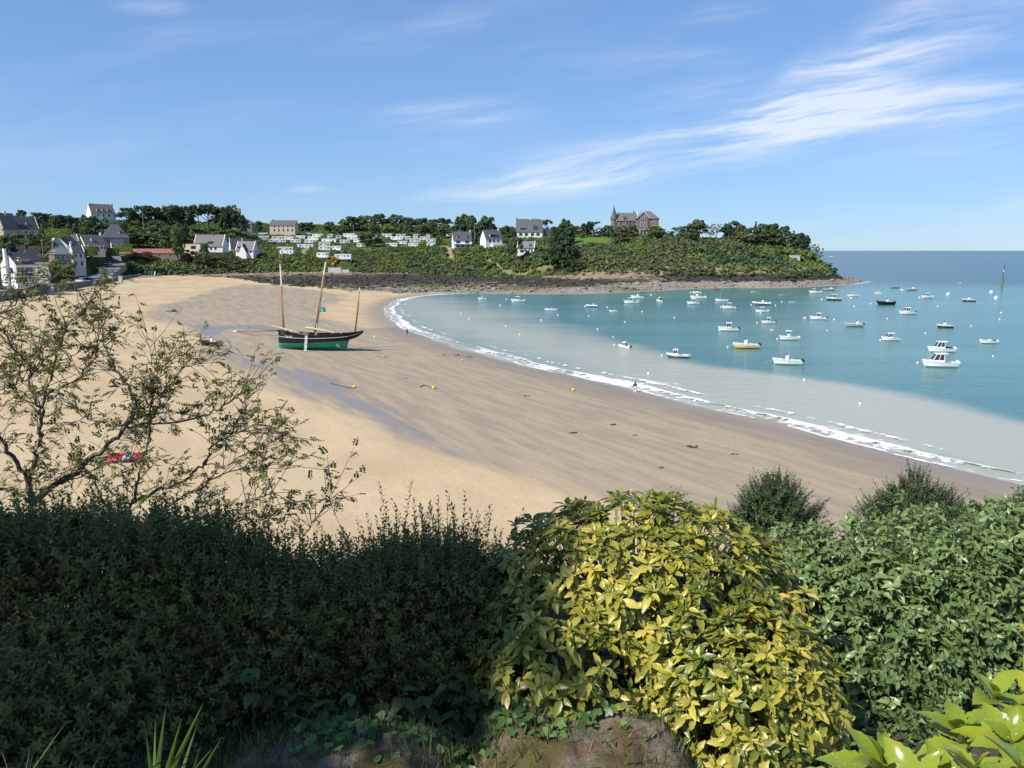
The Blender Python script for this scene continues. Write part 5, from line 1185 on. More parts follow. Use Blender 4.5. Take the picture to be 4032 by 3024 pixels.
for (xa, za, xb, zb_) in ((gx0 - .3, 11.4, gc, 16.0), (gc, 16.0, gx1 + .3, 11.4)):
    gv.loft([[(xa, -3.6, za), (xa, -3.1, za), (xa, -3.1, za + .5), (xa, -3.6, za + .5)], [(xb, -3.6, zb_), (xb, -3.1, zb_), (xb, -3.1, zb_ + .5), (xb, -3.6, zb_ + .5)]])
gv.build("gable_verge", WFRAME, mn)
for (x, z, w_, h_) in ((gc - 1.2, 12.1, 1.0, 1.9), (gc + 1.2, 12.1, 1.0, 1.9), (gc - 1.2, 7.6, 1.2, 2.8), (gc + 1.2, 7.6, 1.2, 2.8), (gc, 2.6, 4.0, 3.4), (wc + ww * .5, 9.8, 1.2, 1.8), (wc + ww * .75, 9.8, 1.2, 1.8), (wc + ww * .6, 6, 1.6, 2.0)):
    o = MB().box(x - w_ / 2 - .15, x + w_ / 2 + .15, -3.08 if x < gx1 else -2.58, -2.45, z - h_ / 2 - .15, z + h_ / 2 + .15).build("window", WFRAME, mn)
    for q in (-1, 1): MB().box(x + q * w_ / 4 - w_ / 5, x + q * w_ / 4 + w_ / 5, -3.12 if x < gx1 else -2.62, -2.5, z - h_ / 2, z + h_ / 2).build("pane", PANE, o)
MB().box(gc - 1.8, gc + 1.8, -3.5, -2.9, -1.4, .6).build("white_steps", WFRAME, mn)
tx = mx_(372)
tur = MB().lathe([(2.0, -3), (2.0, 10.4), (2.25, 10.6), (2.25, 11.2)], 12, (tx, 2.0, 0)).build("turret", STONE, mn)
MB().lathe([(2.5, 11.2), (1.5, 14.2), (.7, 17.2), (.08, 20.0), (.02, 20.6)], 12, (tx, 2.0, 0)).build("turret_roof", SLATE, tur)
# ---- bunker, shore wall, sea wall
u, v = zr(Z6, 1050, 776); q = hit(u, v); bk = empty("bunker", (q[0], q[1] + 1.5, q[2] - .3), R(-10), "square concrete bunker set into the green headland slope", "bunker")
MB().box(-3.1, 3.1, 0, 4, -2, 3.1).build("wall", CONCL, bk); MB().box(-1.6, 1.2, -.06, .2, .9, 1.8).build("embrasure", RUBBER, bk); MB().box(-3.3, 3.3, -.2, 4.2, 3.103, 3.45).build("roof_slab", CONCL, bk)
u, v = zr(Z3, 215, 930); q = atd(u, v, 574); sw = empty("slipway_wall", (q[0], q[1], hxy(q[0], q[1]) - .5), R(-4), "pale concrete retaining wall at the top of the slipway", "wall")
MB().box(-4.5, 4.5, 0, 1.2, -2, 4.4).build("wall", CONCL, sw); MB().box(4.5, 10, .4, 1.4, -2, 3.0).build("low_wall", CONCL, sw); MB().box(-4.7, 4.7, -.15, 1.35, 4.403, 4.6).build("coping", CONCL, sw)

# sea wall and promenade road
wl_pts, _t = resample(smooth_poly(np.array(WALL_LINE), 2), 6.0)
tanw = np.gradient(wl_pts, axis=0); tanw /= np.linalg.norm(tanw, axis=1)[:, None]; nw = np.column_stack([-tanw[:, 1], tanw[:, 0]])   # inland (left)
if nw[0, 0] > 0: nw = -nw
tops = np.interp(wl_pts[:, 1], [235, 290, 433, 515], [5.9, 5.9, 5.75, 5.6])
W_ = empty("sea_wall", (0, 0, 0), 0, "long grey concrete sea wall between the road and the sand", "sea wall")
m = MB(); c = MB()
rg = []; rc = []
for pxy, nn_, zt in zip(wl_pts, nw, tops):
    a = pxy - nn_ * .25; b2 = pxy + nn_ * .55
    rg.append([(*(a - nn_ * .25), -1.0), (*a, zt), (*b2, zt), (*(b2 + nn_ * .1), -1.0)])
    a2 = pxy - nn_ * .36; b3 = pxy + nn_ * .62; rc.append([(*a2, zt + .003), (*b3, zt + .003), (*b3, zt + .2), (*a2, zt + .2)])
m.loft(rg); c.loft(rc); m.build("wall", pm("sea_wall_concrete", (.17, .16, .145), .9, .22, .35, bump=.4), W_); c.build("coping", CONCL, W_)
for (u, v) in ((60, 1166), (190, 1147), (348, 1121)):
    q = hit(u, v)
    i = int(np.argmin(np.abs(wl_pts[:, 1] - q[1]))); p0 = wl_pts[i] - nw[i] * .6
    st = empty("beach_steps", (p0[0], p0[1], hxy(*p0) - .3), math.atan2(tanw[i, 1], tanw[i, 0]), "flight of concrete steps from the sea wall down to the sand", "steps", "steps down the sea wall")
    for k2 in range(8): MB().box(-k2 * .55, -k2 * .55 + .55, -1.5, .1, -.6, 2.7 - k2 * .34).build("step", CONCL, st)
for (u, v) in ((437, 1108), (476, 1113)):
    q = hit(u, v); tag(MB().box(-.9, .9, -.6, .6, -1, 3.2).box(-1.05, 1.05, -.75, .75, 3.2, 3.5).build("gate_pillar", CONCL, loc=q), "pale stone pillar at the gap in the sea wall", "pillar", "pillars at the slipway gap")
# road
rd = MB(); rr = []
for pxy, nn_, zt in zip(wl_pts, nw, tops):
    rr.append([(*(pxy + nn_ * .6), zt - .55), (*(pxy + nn_ * 10.5), zt - .5)])
rd.loft(rr, closed=False, cap=False)
ROADC = [atd(u, v, d) for u, v, d in [(330, 1100, 415), (415, 1085, 445), (440, 1062, 468), (468, 1045, 492), (452, 1032, 512), (410, 1026, 530)]]
tag(rd.build("promenade_road", ASPH), kind='structure')
r2 = MB(); rr = []
pts2, _ = resample(smooth_poly(np.array([p_[:2] for p_ in ROADC]), 2), 4)
zi = np.interp(np.linspace(0, 1, len(pts2)), np.linspace(0, 1, len(ROADC)), [p_[2] for p_ in ROADC])
t2 = np.gradient(pts2, axis=0); t2 /= np.linalg.norm(t2, axis=1)[:, None]; n2 = np.column_stack([-t2[:, 1], t2[:, 0]])
zs2 = np.maximum(H(pts2), zi) + .35
for pxy, nn_, z in zip(pts2, n2, zs2): rr.append([(*(pxy - nn_ * 4.5), z), (*(pxy + nn_ * 4.5), z), (*(pxy + nn_ * 4.8), z - 3), (*(pxy - nn_ * 4.8), z - 3)])
r2.loft(rr); tag(r2.build("hill_road", ASPH), kind='structure')

# ================================================================== campsite: static caravans
CARA = pm("caravan_white", (.80, .80, .78), .5, .03); CROOF = pm("caravan_roof", (.62, .62, .61), .6, .08); CARC = pm("caravan_cream", (.74, .71, .62), .5, .03)
def caravan(W, gable_front, mat):
    r = empty("static_caravan")
    D_ = W if gable_front else 4.0; W2 = 4.2 if gable_front else W
    if gable_front:
        p = [(-W2/2, -1.2), (W2/2, -1.2), (W2/2, 2.6), (0, 3.25), (-W2/2, 2.6)]
        MB().loft([[(x, 0, z) for x, z in p], [(x, 8, z) for x, z in p]]).build("wall", mat, r)
        q = [(-W2/2 - .2, 2.6), (0, 3.28), (W2/2 + .2, 2.6), (W2/2 + .2, 2.75), (0, 3.45), (-W2/2 - .2, 2.75)]
        MB().loft([[(x, -.3, z) for x, z in q], [(x, 8.2, z) for x, z in q]]).build("roof", CROOF if random.random() < .3 else mat, r)
        o = MB().box(-1.5, 1.5, -.06, .1, .9, 2.2).build("window", WFRAME, r); MB().box(-1.4, 1.4, -.09, .05, 1.0, 2.1).build("pane", PANE, o)
    else:
        MB().box(-W2/2, W2/2, 0, D_, -1.2, 2.65).build("wall", mat, r)
        MB().loft([[(-W2/2 - .2, -.2, 2.653), (-W2/2 - .2, D_/2, 3.2), (-W2/2 - .2, D_ + .2, 2.653)], [(W2/2 + .2, -.2, 2.653), (W2/2 + .2, D_/2, 3.2), (W2/2 + .2, D_ + .2, 2.653)]]).build("roof", CROOF, r)
        for x, w in ((-W2*.3, 1.5), (0.1*W2, 1.0), (W2*.33, 1.5)):
            o = MB().box(x - w/2, x + w/2, -.06, .1, 1.0, 2.1).build("window", WFRAME, r); MB().box(x - w/2 + .1, x + w/2 - .1, -.09, .05, 1.1, 2.0).build("pane", PANE, o)
    return r
for i, (u, v, d, w) in enumerate(MOB):
    q = atd(u, v, d); W = w / F * d; gf = W < 7.5
    c = caravan(max(W, 4.4), gf, CARA if i % 5 else CARC); c.location = (q[0], q[1], max(q[2], hxy(q[0], q[1]) - .4) + .1); c.rotation_euler = (0, 0, R(random.uniform(-14, 14))); c.scale = (1, 1, .82)
    row_ = "topmost" if v < 931 else "second" if v < 944 else "third" if v < 957 else "fourth" if v < 972 else "lowest"
    sz_ = "long " if W > 9.6 else ""
    tag(c, ("white static caravan end-on to the bay" if gf else f"{sz_}white static caravan set sideways" if i % 5 else f"{sz_}cream static caravan") + f" in the {row_} row of the campsite", "caravan", "static caravans on the terraced campsite")

# ================================================================== cars
TYRE = RUBBER
def car(mat, kind='hatch'):
    r = empty("parked_car"); L = 4.3; w = .86
    prof = [(-2.15, .35), (2.15, .35), (2.15, .75), (2.05, .92), (1.05, 1.0), (-1.7, 1.02), (-2.12, .9)]
    MB().loft([[(x, -w, z) for x, z in prof], [(x, w, z) for x, z in prof]]).build("body", mat, r)
    tall = {'hatch': 1.48, 'suv': 1.68, 'saloon': 1.42, 'van': 1.95}[kind]
    xa, xb, xc, xd = {'hatch': (-1.95, -1.55, .25, 1.05), 'suv': (-2.0, -1.75, .2, .95), 'saloon': (-1.5, -1.0, .25, 1.1), 'van': (-2.1, -2.0, .9, 1.5)}[kind]
    cbn = [(xa, 1.0), (xd, .98), (xc, tall), (xb, tall)]
    o = MB().loft([[(x, -w * .95, z) for x, z in cbn[:2]] + [(x, -w * .78, z) for x, z in cbn[2:]], [(x, w * .95, z) for x, z in cbn[:2]] + [(x, w * .78, z) for x, z in cbn[2:]]]).build("greenhouse", GLASS, r)
    MB().box(xb - .08, xc + .08, -w * .79, w * .79, tall - .02, tall + .05).build("car_roof", mat, r)
    for x in (-1.35, 1.35):
        for s in (-1, 1):
            t = MB().tube([(x, s * .70, .32), (x, s * .90, .32)], .32, 12).build("wheel", TYRE, r); MB().tube([(x, s * .88, .32), (x, s * .92, .32)], .2, 10).build("rim", ALU, t)
    for s in (-.6, .6):
        MB().box(2.1, 2.18, s - .16, s + .16, .66, .82).build("headlight", WFRAME, r); MB().box(-2.18, -2.05, s - .14, s + .14, .7, .86).build("tail_light", RED, r)
    return r
CW = pm("car_white", (.75, .75, .75), .3, .03); CS = pm("car_silver", (.45, .46, .48), .3, .05, metal=.4); CD = pm("car_dark_blue", (.03, .045, .075), .3, .1); CG = pm("car_grey", (.16, .165, .17), .3, .08); CB = pm("car_black", (.015, .015, .017), .3, .1)
CARS = [(ZV,75,1075,CG,'hatch',20,"grey hatchback on the sea road beside the white seafront house",300),(ZV,1345,945,CW,'hatch',-4,"white hatchback with lifted boot behind the sea wall",352),(ZV,1660,885,CD,'suv',172,"dark blue estate car parked behind the sea wall",366),
        (ZV,1800,862,CS,'hatch',170,"silver car between the dark blue and the white parked cars",378),(ZV,1975,838,CW,'suv',166,"white estate car in the row behind the sea wall",392),(ZV,2120,810,CB,'hatch',165,"black car in the row behind the sea wall",404),
        (ZW,1170,1085,CW,'suv',160,"white family car by the gap in the sea wall",428),(ZW,1110,905,CW,'saloon',172,"white saloon parked on the bend of the hill road",462),(ZW,1190,840,CG,'hatch',168,"dark grey car parked behind a white saloon on the hill road",474),
        (ZW,1260,845,CS,'hatch',166,"silver car beside the dark grey one on the hill road",476),(ZW,1220,775,CW,'suv',170,"white car topmost in the line on the hill road",488),(ZW,1170,1010,CS,'hatch',172,"silver car tucked behind the white family car",440)]
for reg, x, y, m_, k2, rz_, lab, d in CARS:
    u, v = zr(reg, x, y) if reg else (x, y); x0, y0, x1 = reg; s = 2212.0 / (x1 - x0); u, v = x0 + x / s, y0 + y / s
    q = atd(u, v, d); c = car(m_, k2); c.rotation_euler = (0, 0, R(rz_)); c.scale = (1.12,) * 3
    dz1 = np.min(seg_dist(q[None, :2], wl_pts)); zroad = np.interp(q[1], wl_pts[:, 1], tops) - .5
    if q[1] > 432 + 0 and y < 950: j = int(np.argmin(((pts2 - q[:2])**2).sum(1))); zroad = zs2[j] + .01
    else:
        i = int(np.argmin(((wl_pts - q[:2])**2).sum(1))); q[:2] = wl_pts[i] + nw[i] * float(np.clip(dz1, 3.2, 8.5))
    c.location = (q[0], q[1], zroad); tag(c, lab, "car", "cars parked by the sea road")
# street lamps and poles
LAMPM = pm("lamp_grey", (.5, .52, .53), .5, .05)
for (x, y0, y1, d) in ((345, 800, 330, 318), (1040, 770, 395, 345), (1880, 730, 310, 400)):
    u, v = 0 + x / 5.53, 950 + y0 / 5.53; q = atd(u, v, d); hh = (y0 - y1) / 5.53 / F * d
    l = empty("street_lamp", (q[0], q[1], q[2] - .6), R(-12), "slim grey street lamp with curved arm beside the sea road", "street lamp", "street lamps of the sea road")
    MB().tube([(0, 0, 0), (0, 0, hh * .72), (.25, 0, hh * .88), (.9, 0, hh * .98), (1.9, 0, hh * 1.0)], [.13, .11, .09, .07, .07], 6).build("post", LAMPM, l); MB().box(1.8, 2.7, -.16, .16, hh * 1.0 - .08, hh * 1.0 + .1).build("lamp_head", LAMPM, l)
POLEM = pm("pole_wood", (.26, .23, .19), .9, .15)
for (reg, x, y0, y1, d) in ((ZV, 930, 215, -60, 400), (ZV, 1745, 250, 20, 450), (Z1, 1783, 330, 190, 600), (Z3, 1952, 430, 310, 620), (Z3, 447, 395, 330, 760), (Z4, 215, 430, 310, 620)):
    x0_, y0_, x1_ = reg; s = 2212.0 / (x1_ - x0_); u, v = x0_ + x / s, y0_ + y0 / s; q = atd(u, v, d); zg = hxy(q[0], q[1]); top = atd(u, y0_ + y1 / s, d)[2]
    l = empty("utility_pole", (q[0], q[1], zg - .3), 0, "bare wooden utility pole rising among the gardens", "utility pole", "utility poles"); MB().tube([(0, 0, 0), (0, 0, top - zg + .3)], [.24, .18], 6).build("post", POLEM, l); MB().box(-.9, .9, -.08, .08, top - zg - .6, top - zg - .4).build("crossarm", POLEM, l)
# sailboards and canoes leaning on the wall end
for i, (x, y0, y1, m_) in enumerate(((1790, 955, 905, ORANGE), (1805, 955, 902, CW), (1825, 957, 900, CD), (1845, 958, 902, CW), (1862, 958, 905, pm("board_green", (.2, .5, .1), .5, .05)), (1880, 962, 905, CW), (1893, 965, 895, NAVY), (1922, 966, 910, CW))):
    u, v = zr(Z1, x, y0); q = hit(u, v); hh = (y0 - y1) / 3.16 / F * q[1]; c = empty("canoe", (q[0], q[1], q[2] - .05), R(20), None, None)
    nm = ("orange", "white", "dark blue", "white", "green", "white", "blue", "white")[i]
    rg = [[(.1 * s + .25 * t, .5 * math.sin(a) * .5 + .9 * t, hh * t + 0) for a, s in ()] for t in ()]
    mb = MB(); rings = []
    for t in np.linspace(0, 1, 9):
        w_ = .45 * math.sin(math.pi * (.06 + .88 * t)) ** .6; rings.append([(w_ * math.cos(a) + .55 * t, .35 * w_ * math.sin(a) + .8 * t, hh * t) for a in np.linspace(0, 2 * math.pi, 9)[:-1]])
    mb.loft(rings); mb.build("hull", m_, c, smooth=True)
    MB().add([(-.2 + .28, .1, hh * .4), (.2 + .28, .1, hh * .4), (.2 + .38, .4, hh * .62), (-.2 + .38, .4, hh * .62)], [(0, 1, 2, 3)]).build("cockpit", RUBBER, c)
    tag(c, f"{nm} canoe standing upright against the beach bank" + (" among white ones" if nm != "white" else ""), "canoe", "canoes stood up by the end of the sea wall")
u, v = zr(Z1, 2040, 942); q = hit(u, v); c = boat('dinghy', 6.0, 'white', None, "dinghy"); c.rotation_euler = (0, 0, R(170)); c.location = (q[0] + 3, q[1], q[2] + .1); tag(c, "white dinghy drawn up at the foot of the green beach bank", "boat")

# ================================================================== people
def person(u, v, label, top, legs, pose='stand', hd=0, hgt=1.72, wade=0.0, hair=(.06, .04, .03)):
    q = hit(u, v); k = hgt / 1.72
    r = empty("person", (q[0], q[1], q[2] - wade), hd, label, "person", "people on the beach"); r.scale = (k, k, k)
    if pose == 'stand' or pose == 'walk':
        st = .16 if pose == 'walk' else .05
        J = dict(hip=(0, 0, .95), hl=(.10, 0, .92), kl=(.11, -st * .6, .50), al=(.11, st * .4 - .02, .09), tl=(.11, -.14 + st * .4, .04), hr=(-.10, 0, .92), kr=(-.11, -st * .2, .50), ar=(-.11, st * 1.2, .09), tr=(-.11, -.14 + st, .04),
                 ch=(0, .0, 1.25), nk=(0, .0, 1.46), hd=(0, -.02, 1.60), sl=(.19, 0, 1.40), el=(.26, .03 + st * .3, 1.13), wl=(.25, -.08 + st * .4, .90), fl=(.24, -.12, .80), sr=(-.19, 0, 1.40), er=(-.26, .03 - st * .3, 1.13), wr=(-.25, -.10 - st * .3, .90), fr=(-.24, -.14, .80))
    else:   # sitting on the sand
        J = dict(hip=(0, 0, .14), hl=(.10, -.05, .14), kl=(.13, -.42, .42), al=(.12, -.72, .08), tl=(.12, -.84, .05), hr=(-.10, -.05, .14), kr=(-.13, -.40, .40), ar=(-.12, -.70, .08), tr=(-.12, -.82, .05),
                 ch=(0, .06, .46), nk=(0, .02, .68), hd=(0, -.03, .83), sl=(.19, .03, .62), el=(.25, -.12, .40), wl=(.16, -.36, .36), fl=(.10, -.44, .38), sr=(-.19, .03, .62), er=(-.25, -.12, .40), wr=(-.16, -.36, .36), fr=(-.10, -.44, .38))
    def skin(name, edges, rads, mat, parent):
        ks = []; 
        for a, b in edges:
            for x in (a, b):
                if x not in ks: ks.append(x)
        me = bpy.data.meshes.new(name); bm = bmesh.new(); ly = bm.verts.layers.skin.verify()
        vs = [bm.verts.new(J[x]) for x in ks]
        for a, b in edges: bm.edges.new((vs[ks.index(a)], vs[ks.index(b)]))
        for i, x in enumerate(ks): vs[i][ly].radius = (rads[x], rads[x]); vs[i][ly].use_root = (i == 0)
        bm.to_mesh(me); bm.free()
        o = link(name, me, mat, parent); md = o.modifiers.new("skin", 'SKIN'); md.use_smooth_shade = True; o.modifiers.new("sub", 'SUBSURF').levels = 1
        o.modifiers["sub"].render_levels = 1
        return o
    E = [('hip','ch'),('ch','nk'),('nk','hd'),('hip','hl'),('hl','kl'),('kl','al'),('al','tl'),('hip','hr'),('hr','kr'),('kr','ar'),('ar','tr'),('nk','sl'),('sl','el'),('el','wl'),('wl','fl'),('nk','sr'),('sr','er'),('er','wr'),('wr','fr')]
    rd_ = dict(hip=.13, hl=.09, kl=.062, al=.042, tl=.04, hr=.09, kr=.062, ar=.042, tr=.04, ch=.14, nk=.06, hd=.105, sl=.06, el=.045, wl=.034, fl=.035, sr=.06, er=.045, wr=.034, fr=.035)
    body = skin("body", E, rd_, SKIN, r)
    g = {k2: v2 * 1.22 + .01 for k2, v2 in rd_.items()}
    skin("jacket", [('hip','ch'),('ch','nk'),('nk','sl'),('sl','el'),('el','wl'),('nk','sr'),('sr','er'),('er','wr')], dict(g, nk=.10, wl=.045, wr=.045), top, r)
    if legs is not None: skin("trousers", [('hip','hl'),('hl','kl'),('kl','al'),('hip','hr'),('hr','kr'),('kr','ar')], g, legs, r)
    hx, hy, hz = J['hd']; MB().lathe([(.02, .10), (.10, .07), (.125, 0), (.11, -.07), (.06, -.09)], 10, (hx, hy + .035, hz + .06)).build("hair", pm("hair_dark", hair, .8, .1), r)
    return r
DKC = pm("dark_clothes", (.02, .022, .028), .9, .2); JEAN = pm("jeans", (.05, .06, .09), .9, .15); WCL = pm("white_clothes", (.75, .75, .75), .9, .05); NAVYC = pm("navy_clothes", (.018, .025, .06), .9, .15); GREYC = pm("grey_clothes", (.2, .2, .2), .9, .1)
person(470, 1184, "person in black standing on the upper sand, the farther of two", DKC, DKC, 'stand', 1.0, 1.9)
person(469, 1207, "person in black jacket and jeans standing on the sand, the nearer of two", DKC, JEAN, 'stand', .3, 1.85)
person(298, 1216, "person in dark clothes sitting on the sand beside one in white", DKC, JEAN, 'sit', 1.2)
person(309, 1216, "person in a white top sitting on the sand", WCL, GREYC, 'sit', .4)
person(1603, 1324, "person in dark top standing at the edge of the waves", NAVYC, GREYC, 'walk', 2.6)
person(2500, 1543, "person in navy top and pale shorts walking through the breaking foam", NAVYC, WCL, 'walk', 3.0, 1.72, .25)
person(1072, 1112, "person in white standing on the dark rocks at the back of the beach", WCL, WCL, 'stand', 0)
person(428, 1090, "person in dark clothes beside the sea wall gap", DKC, DKC, 'walk', 1.0)
# red kite spread on the sand
q = hit(500, 1812); kt = empty("kite", (q[0], q[1], q[2] + .02), R(6), "crumpled bright red kite lying on the sand behind the thin tree", "kite")
kt.scale = (1.05, 1.5, 2.2); KR = pm("kite_red", (.72, .035, .06), .6, .15, 3); KW = pm("kite_grey", (.45, .45, .48), .7, .1)
for nm, x0_, x1_, m_, ph in (("red_panel", -1.4, -.1, KR, 0), ("grey_panel", -.1, .65, KW, 2), ("red_tip", .65, 1.35, KR, 4)):
    nx, ny = 10, 8; V = []; Fq = []
    for i in range(nx + 1):
        for j in range(ny + 1):
            a, b2 = i / nx, j / ny; V.append((x0_ + (x1_ - x0_) * a, -.8 + 1.6 * b2 * (1 - .3 * abs(x0_ + (x1_ - x0_) * a) / 1.4), .06 + .20 * abs(math.sin(a * 5 + ph + 2 * math.sin(b2 * 5))) * math.sin(math.pi * (.05 + .9 * b2)) + .12 * vnoise(a * 6 + ph, b2 * 6, 3)))
    for i in range(nx):
        for j in range(ny): a = i * (ny + 1) + j; Fq.append((a, a + ny + 1, a + ny + 2, a + 1))
    MB().add(V, Fq).build(nm, m_, kt, smooth=False)
# clumps of weed left on the sand
WEED = pm("seaweed", (.045, .032, .018), .8, .3)
for (u, v, s) in ((2413,1674,1.0),(2720,1761,1.3),(2074,1560,.8),(2255,1705,.9),(2500,1715,.6),(2604,1843,.6),(3045,1874,1.0),(1745,1398,.8),(1800,1399,1.1),(1850,1406,1.0),(2890,1790,.6),(1600,1490,.5),(980,1292,.6),(1160,1194,.9),(1130,1190,.7),(1195,1192,1.2),(1245,1196,.9),(1320,1178,.8)):
    q = hit(u, v); mb = MB(); s *= .55
    for k2 in range(9):
        a = random.uniform(0, 6.28); x, y = random.gauss(0, .45) * s, random.gauss(0, .22) * s
        mb.tube([(x, y, .03), (x + .3 * s * math.cos(a), y + .3 * s * math.sin(a), .10), (x + .7 * s * math.cos(a), y + .6 * s * math.sin(a), .04)], [.06 * s, .09 * s, .03 * s], 5)
    tag(mb.build("seaweed_clump", WEED, loc=q), "small dark clump of seaweed washed up on the damp sand", "seaweed", "seaweed clumps on the beach")
# strand line of wrack along the upper beach
mb = MB()
ln2 = [hit(u, v) for u, v in ((0, 1196), (90, 1180), (200, 1160), (330, 1138), (440, 1122), (560, 1110), (690, 1105), (760, 1098))]
pl, tt = resample(np.array([q[:2] for q in ln2]), .9)
for x, y in pl:
    if vnoise(x * .15, y * .05, 4) < .4: continue
    x += random.gauss(0, .5); y += random.gauss(0, 1.0); z = hxy(x, y) + .05; w_ = random.uniform(.3, .9)
    mb.add([(x - w_, y - .3, z), (x + w_, y - .2, z), (x + w_ * .7, y + .35, z + .04), (x - w_ * .8, y + .3, z + .02)], [(0, 1, 2, 3)])
tag(mb.build("strand_line", pm("wrack", (.16, .115, .07), .9, .3)), kind='stuff', label="thin broken line of dried seaweed along the upper beach", cat="seaweed")
# ================================================================== far trees and scrub
BARK = pm("bark", (.10, .08, .06), .9, .25, 3)
BARKL = pm("pale_bark", (.24, .20, .16), .9, .2, 3)
def G(name, stops, **k): return leafmat(name, stops, rough=.6, trans=k.pop('trans', .18), spec=.25, **k)
L_PINE = G("pine_needles", [(0, (0.026, 0.048, 0.025)), (.5, (0.048, 0.079, 0.035)), (1, (0.092, 0.124, 0.048))])
L_DENSE = G("cypress_foliage", [(0, (0.036, 0.066, 0.036)), (.5, (0.061, 0.106, 0.051)), (1, (0.128, 0.178, 0.066))])
L_DECID = G("broadleaf_foliage", [(0, (0.060, 0.097, 0.029)), (.5, (0.104, 0.157, 0.046)), (1, (0.201, 0.250, 0.072))])
L_LIGHT = G("fresh_foliage", [(0, (0.119, 0.178, 0.034)), (.5, (0.187, 0.255, 0.051)), (1, (0.306, 0.357, 0.076))])
L_FRESH = G("bramble_foliage", [(0, (0.084, 0.125, 0.034)), (.5, (0.129, 0.179, 0.047)), (1, (0.202, 0.252, 0.067))])
L_BLUE = G("blue_conifer", [(0, (0.068, 0.111, 0.085)), (1, (0.153, 0.204, 0.153))])
L_BROWN = G("thin_pine_foliage", [(0, (0.085, 0.071, 0.048)), (.5, (0.128, 0.111, 0.068)), (1, (0.170, 0.170, 0.093))])
L_OLIVE = G("olive_foliage", [(0, (0.069, 0.090, 0.039)), (.5, (0.106, 0.132, 0.055)), (1, (0.167, 0.190, 0.078))])
L_RED = G("red_foliage", [(0, (0.085, 0.031, 0.034)), (1, (0.204, 0.076, 0.076))])
L_YEL = G("gorse_bloom", [(0, (.30, .20, .02)), (.6, (.5, .34, .03)), (1, (.20, .17, .03))])
def rot_frames(d, nrm):
    d = d / np.linalg.norm(d, axis=1)[:, None]; s = np.cross(d, nrm); s /= (np.linalg.norm(s, axis=1)[:, None] + 1e-9); n = np.cross(s, d)
    return np.stack([s, d, n], -1)      # columns: side, axis, normal
def scatter(pv, pf, pos, rot, sc, tint):
    """copies of one small shape, as one mesh"""
    n, k = len(pos), len(pv); sc = np.broadcast_to(np.asarray(sc, float), (n,))
    V = np.einsum('nij,kj->nki', rot, pv) * sc[:, None, None] + pos[:, None, :]
    Fc = (pf[None] + (np.arange(n) * k)[:, None, None]).reshape(-1, pf.shape[1])
    return V.reshape(-1, 3), Fc, np.repeat(tint, k)
QUADV = np.array([(-.5, -.5, 0), (.5, -.5, .08), (.5, .5, 0), (-.5, .5, .08)]); QUADF = np.array([(0, 1, 2, 3)])
TUFTV = np.array([(-.5, -.35, 0), (.1, -.5, .12), (.55, .2, -.05), (-.15, .55, .1)])
def unit(v): return v / (np.linalg.norm(v, axis=-1, keepdims=True) + 1e-9)
TRIU = np.array([(-.62, -.42, 0), (.60, -.36, .1), (.02, .68, -.03)]); TRIUF = np.array([(0, 1, 2)])
def clump_leaves(cent, rad, per, size, rng, squash=.8, tri=False):
    n = len(cent); c = np.repeat(cent, per, 0); r = np.repeat(rad, per)
    dirs = unit(rng.normal(size=(n * per, 3))); dirs[:, 2] = np.where(dirs[:, 2] < -.35, -dirs[:, 2], dirs[:, 2])
    pos = c + dirs * (r * rng.uniform(.55, 1.05, n * per))[:, None] * np.array([1, 1, squash])
    nrm = unit(dirs + rng.normal(scale=.55, size=dirs.shape)); ax = unit(np.cross(nrm, rng.normal(size=dirs.shape)))
    tint = np.clip(np.repeat(rng.uniform(.15, .85, n), per) + rng.normal(scale=.16, size=n * per), 0, 1)
    return scatter(TRIU if tri else TUFTV, TRIUF if tri else QUADF, pos, rot_frames(ax, nrm), size * rng.uniform(.7, 1.35, n * per), tint)
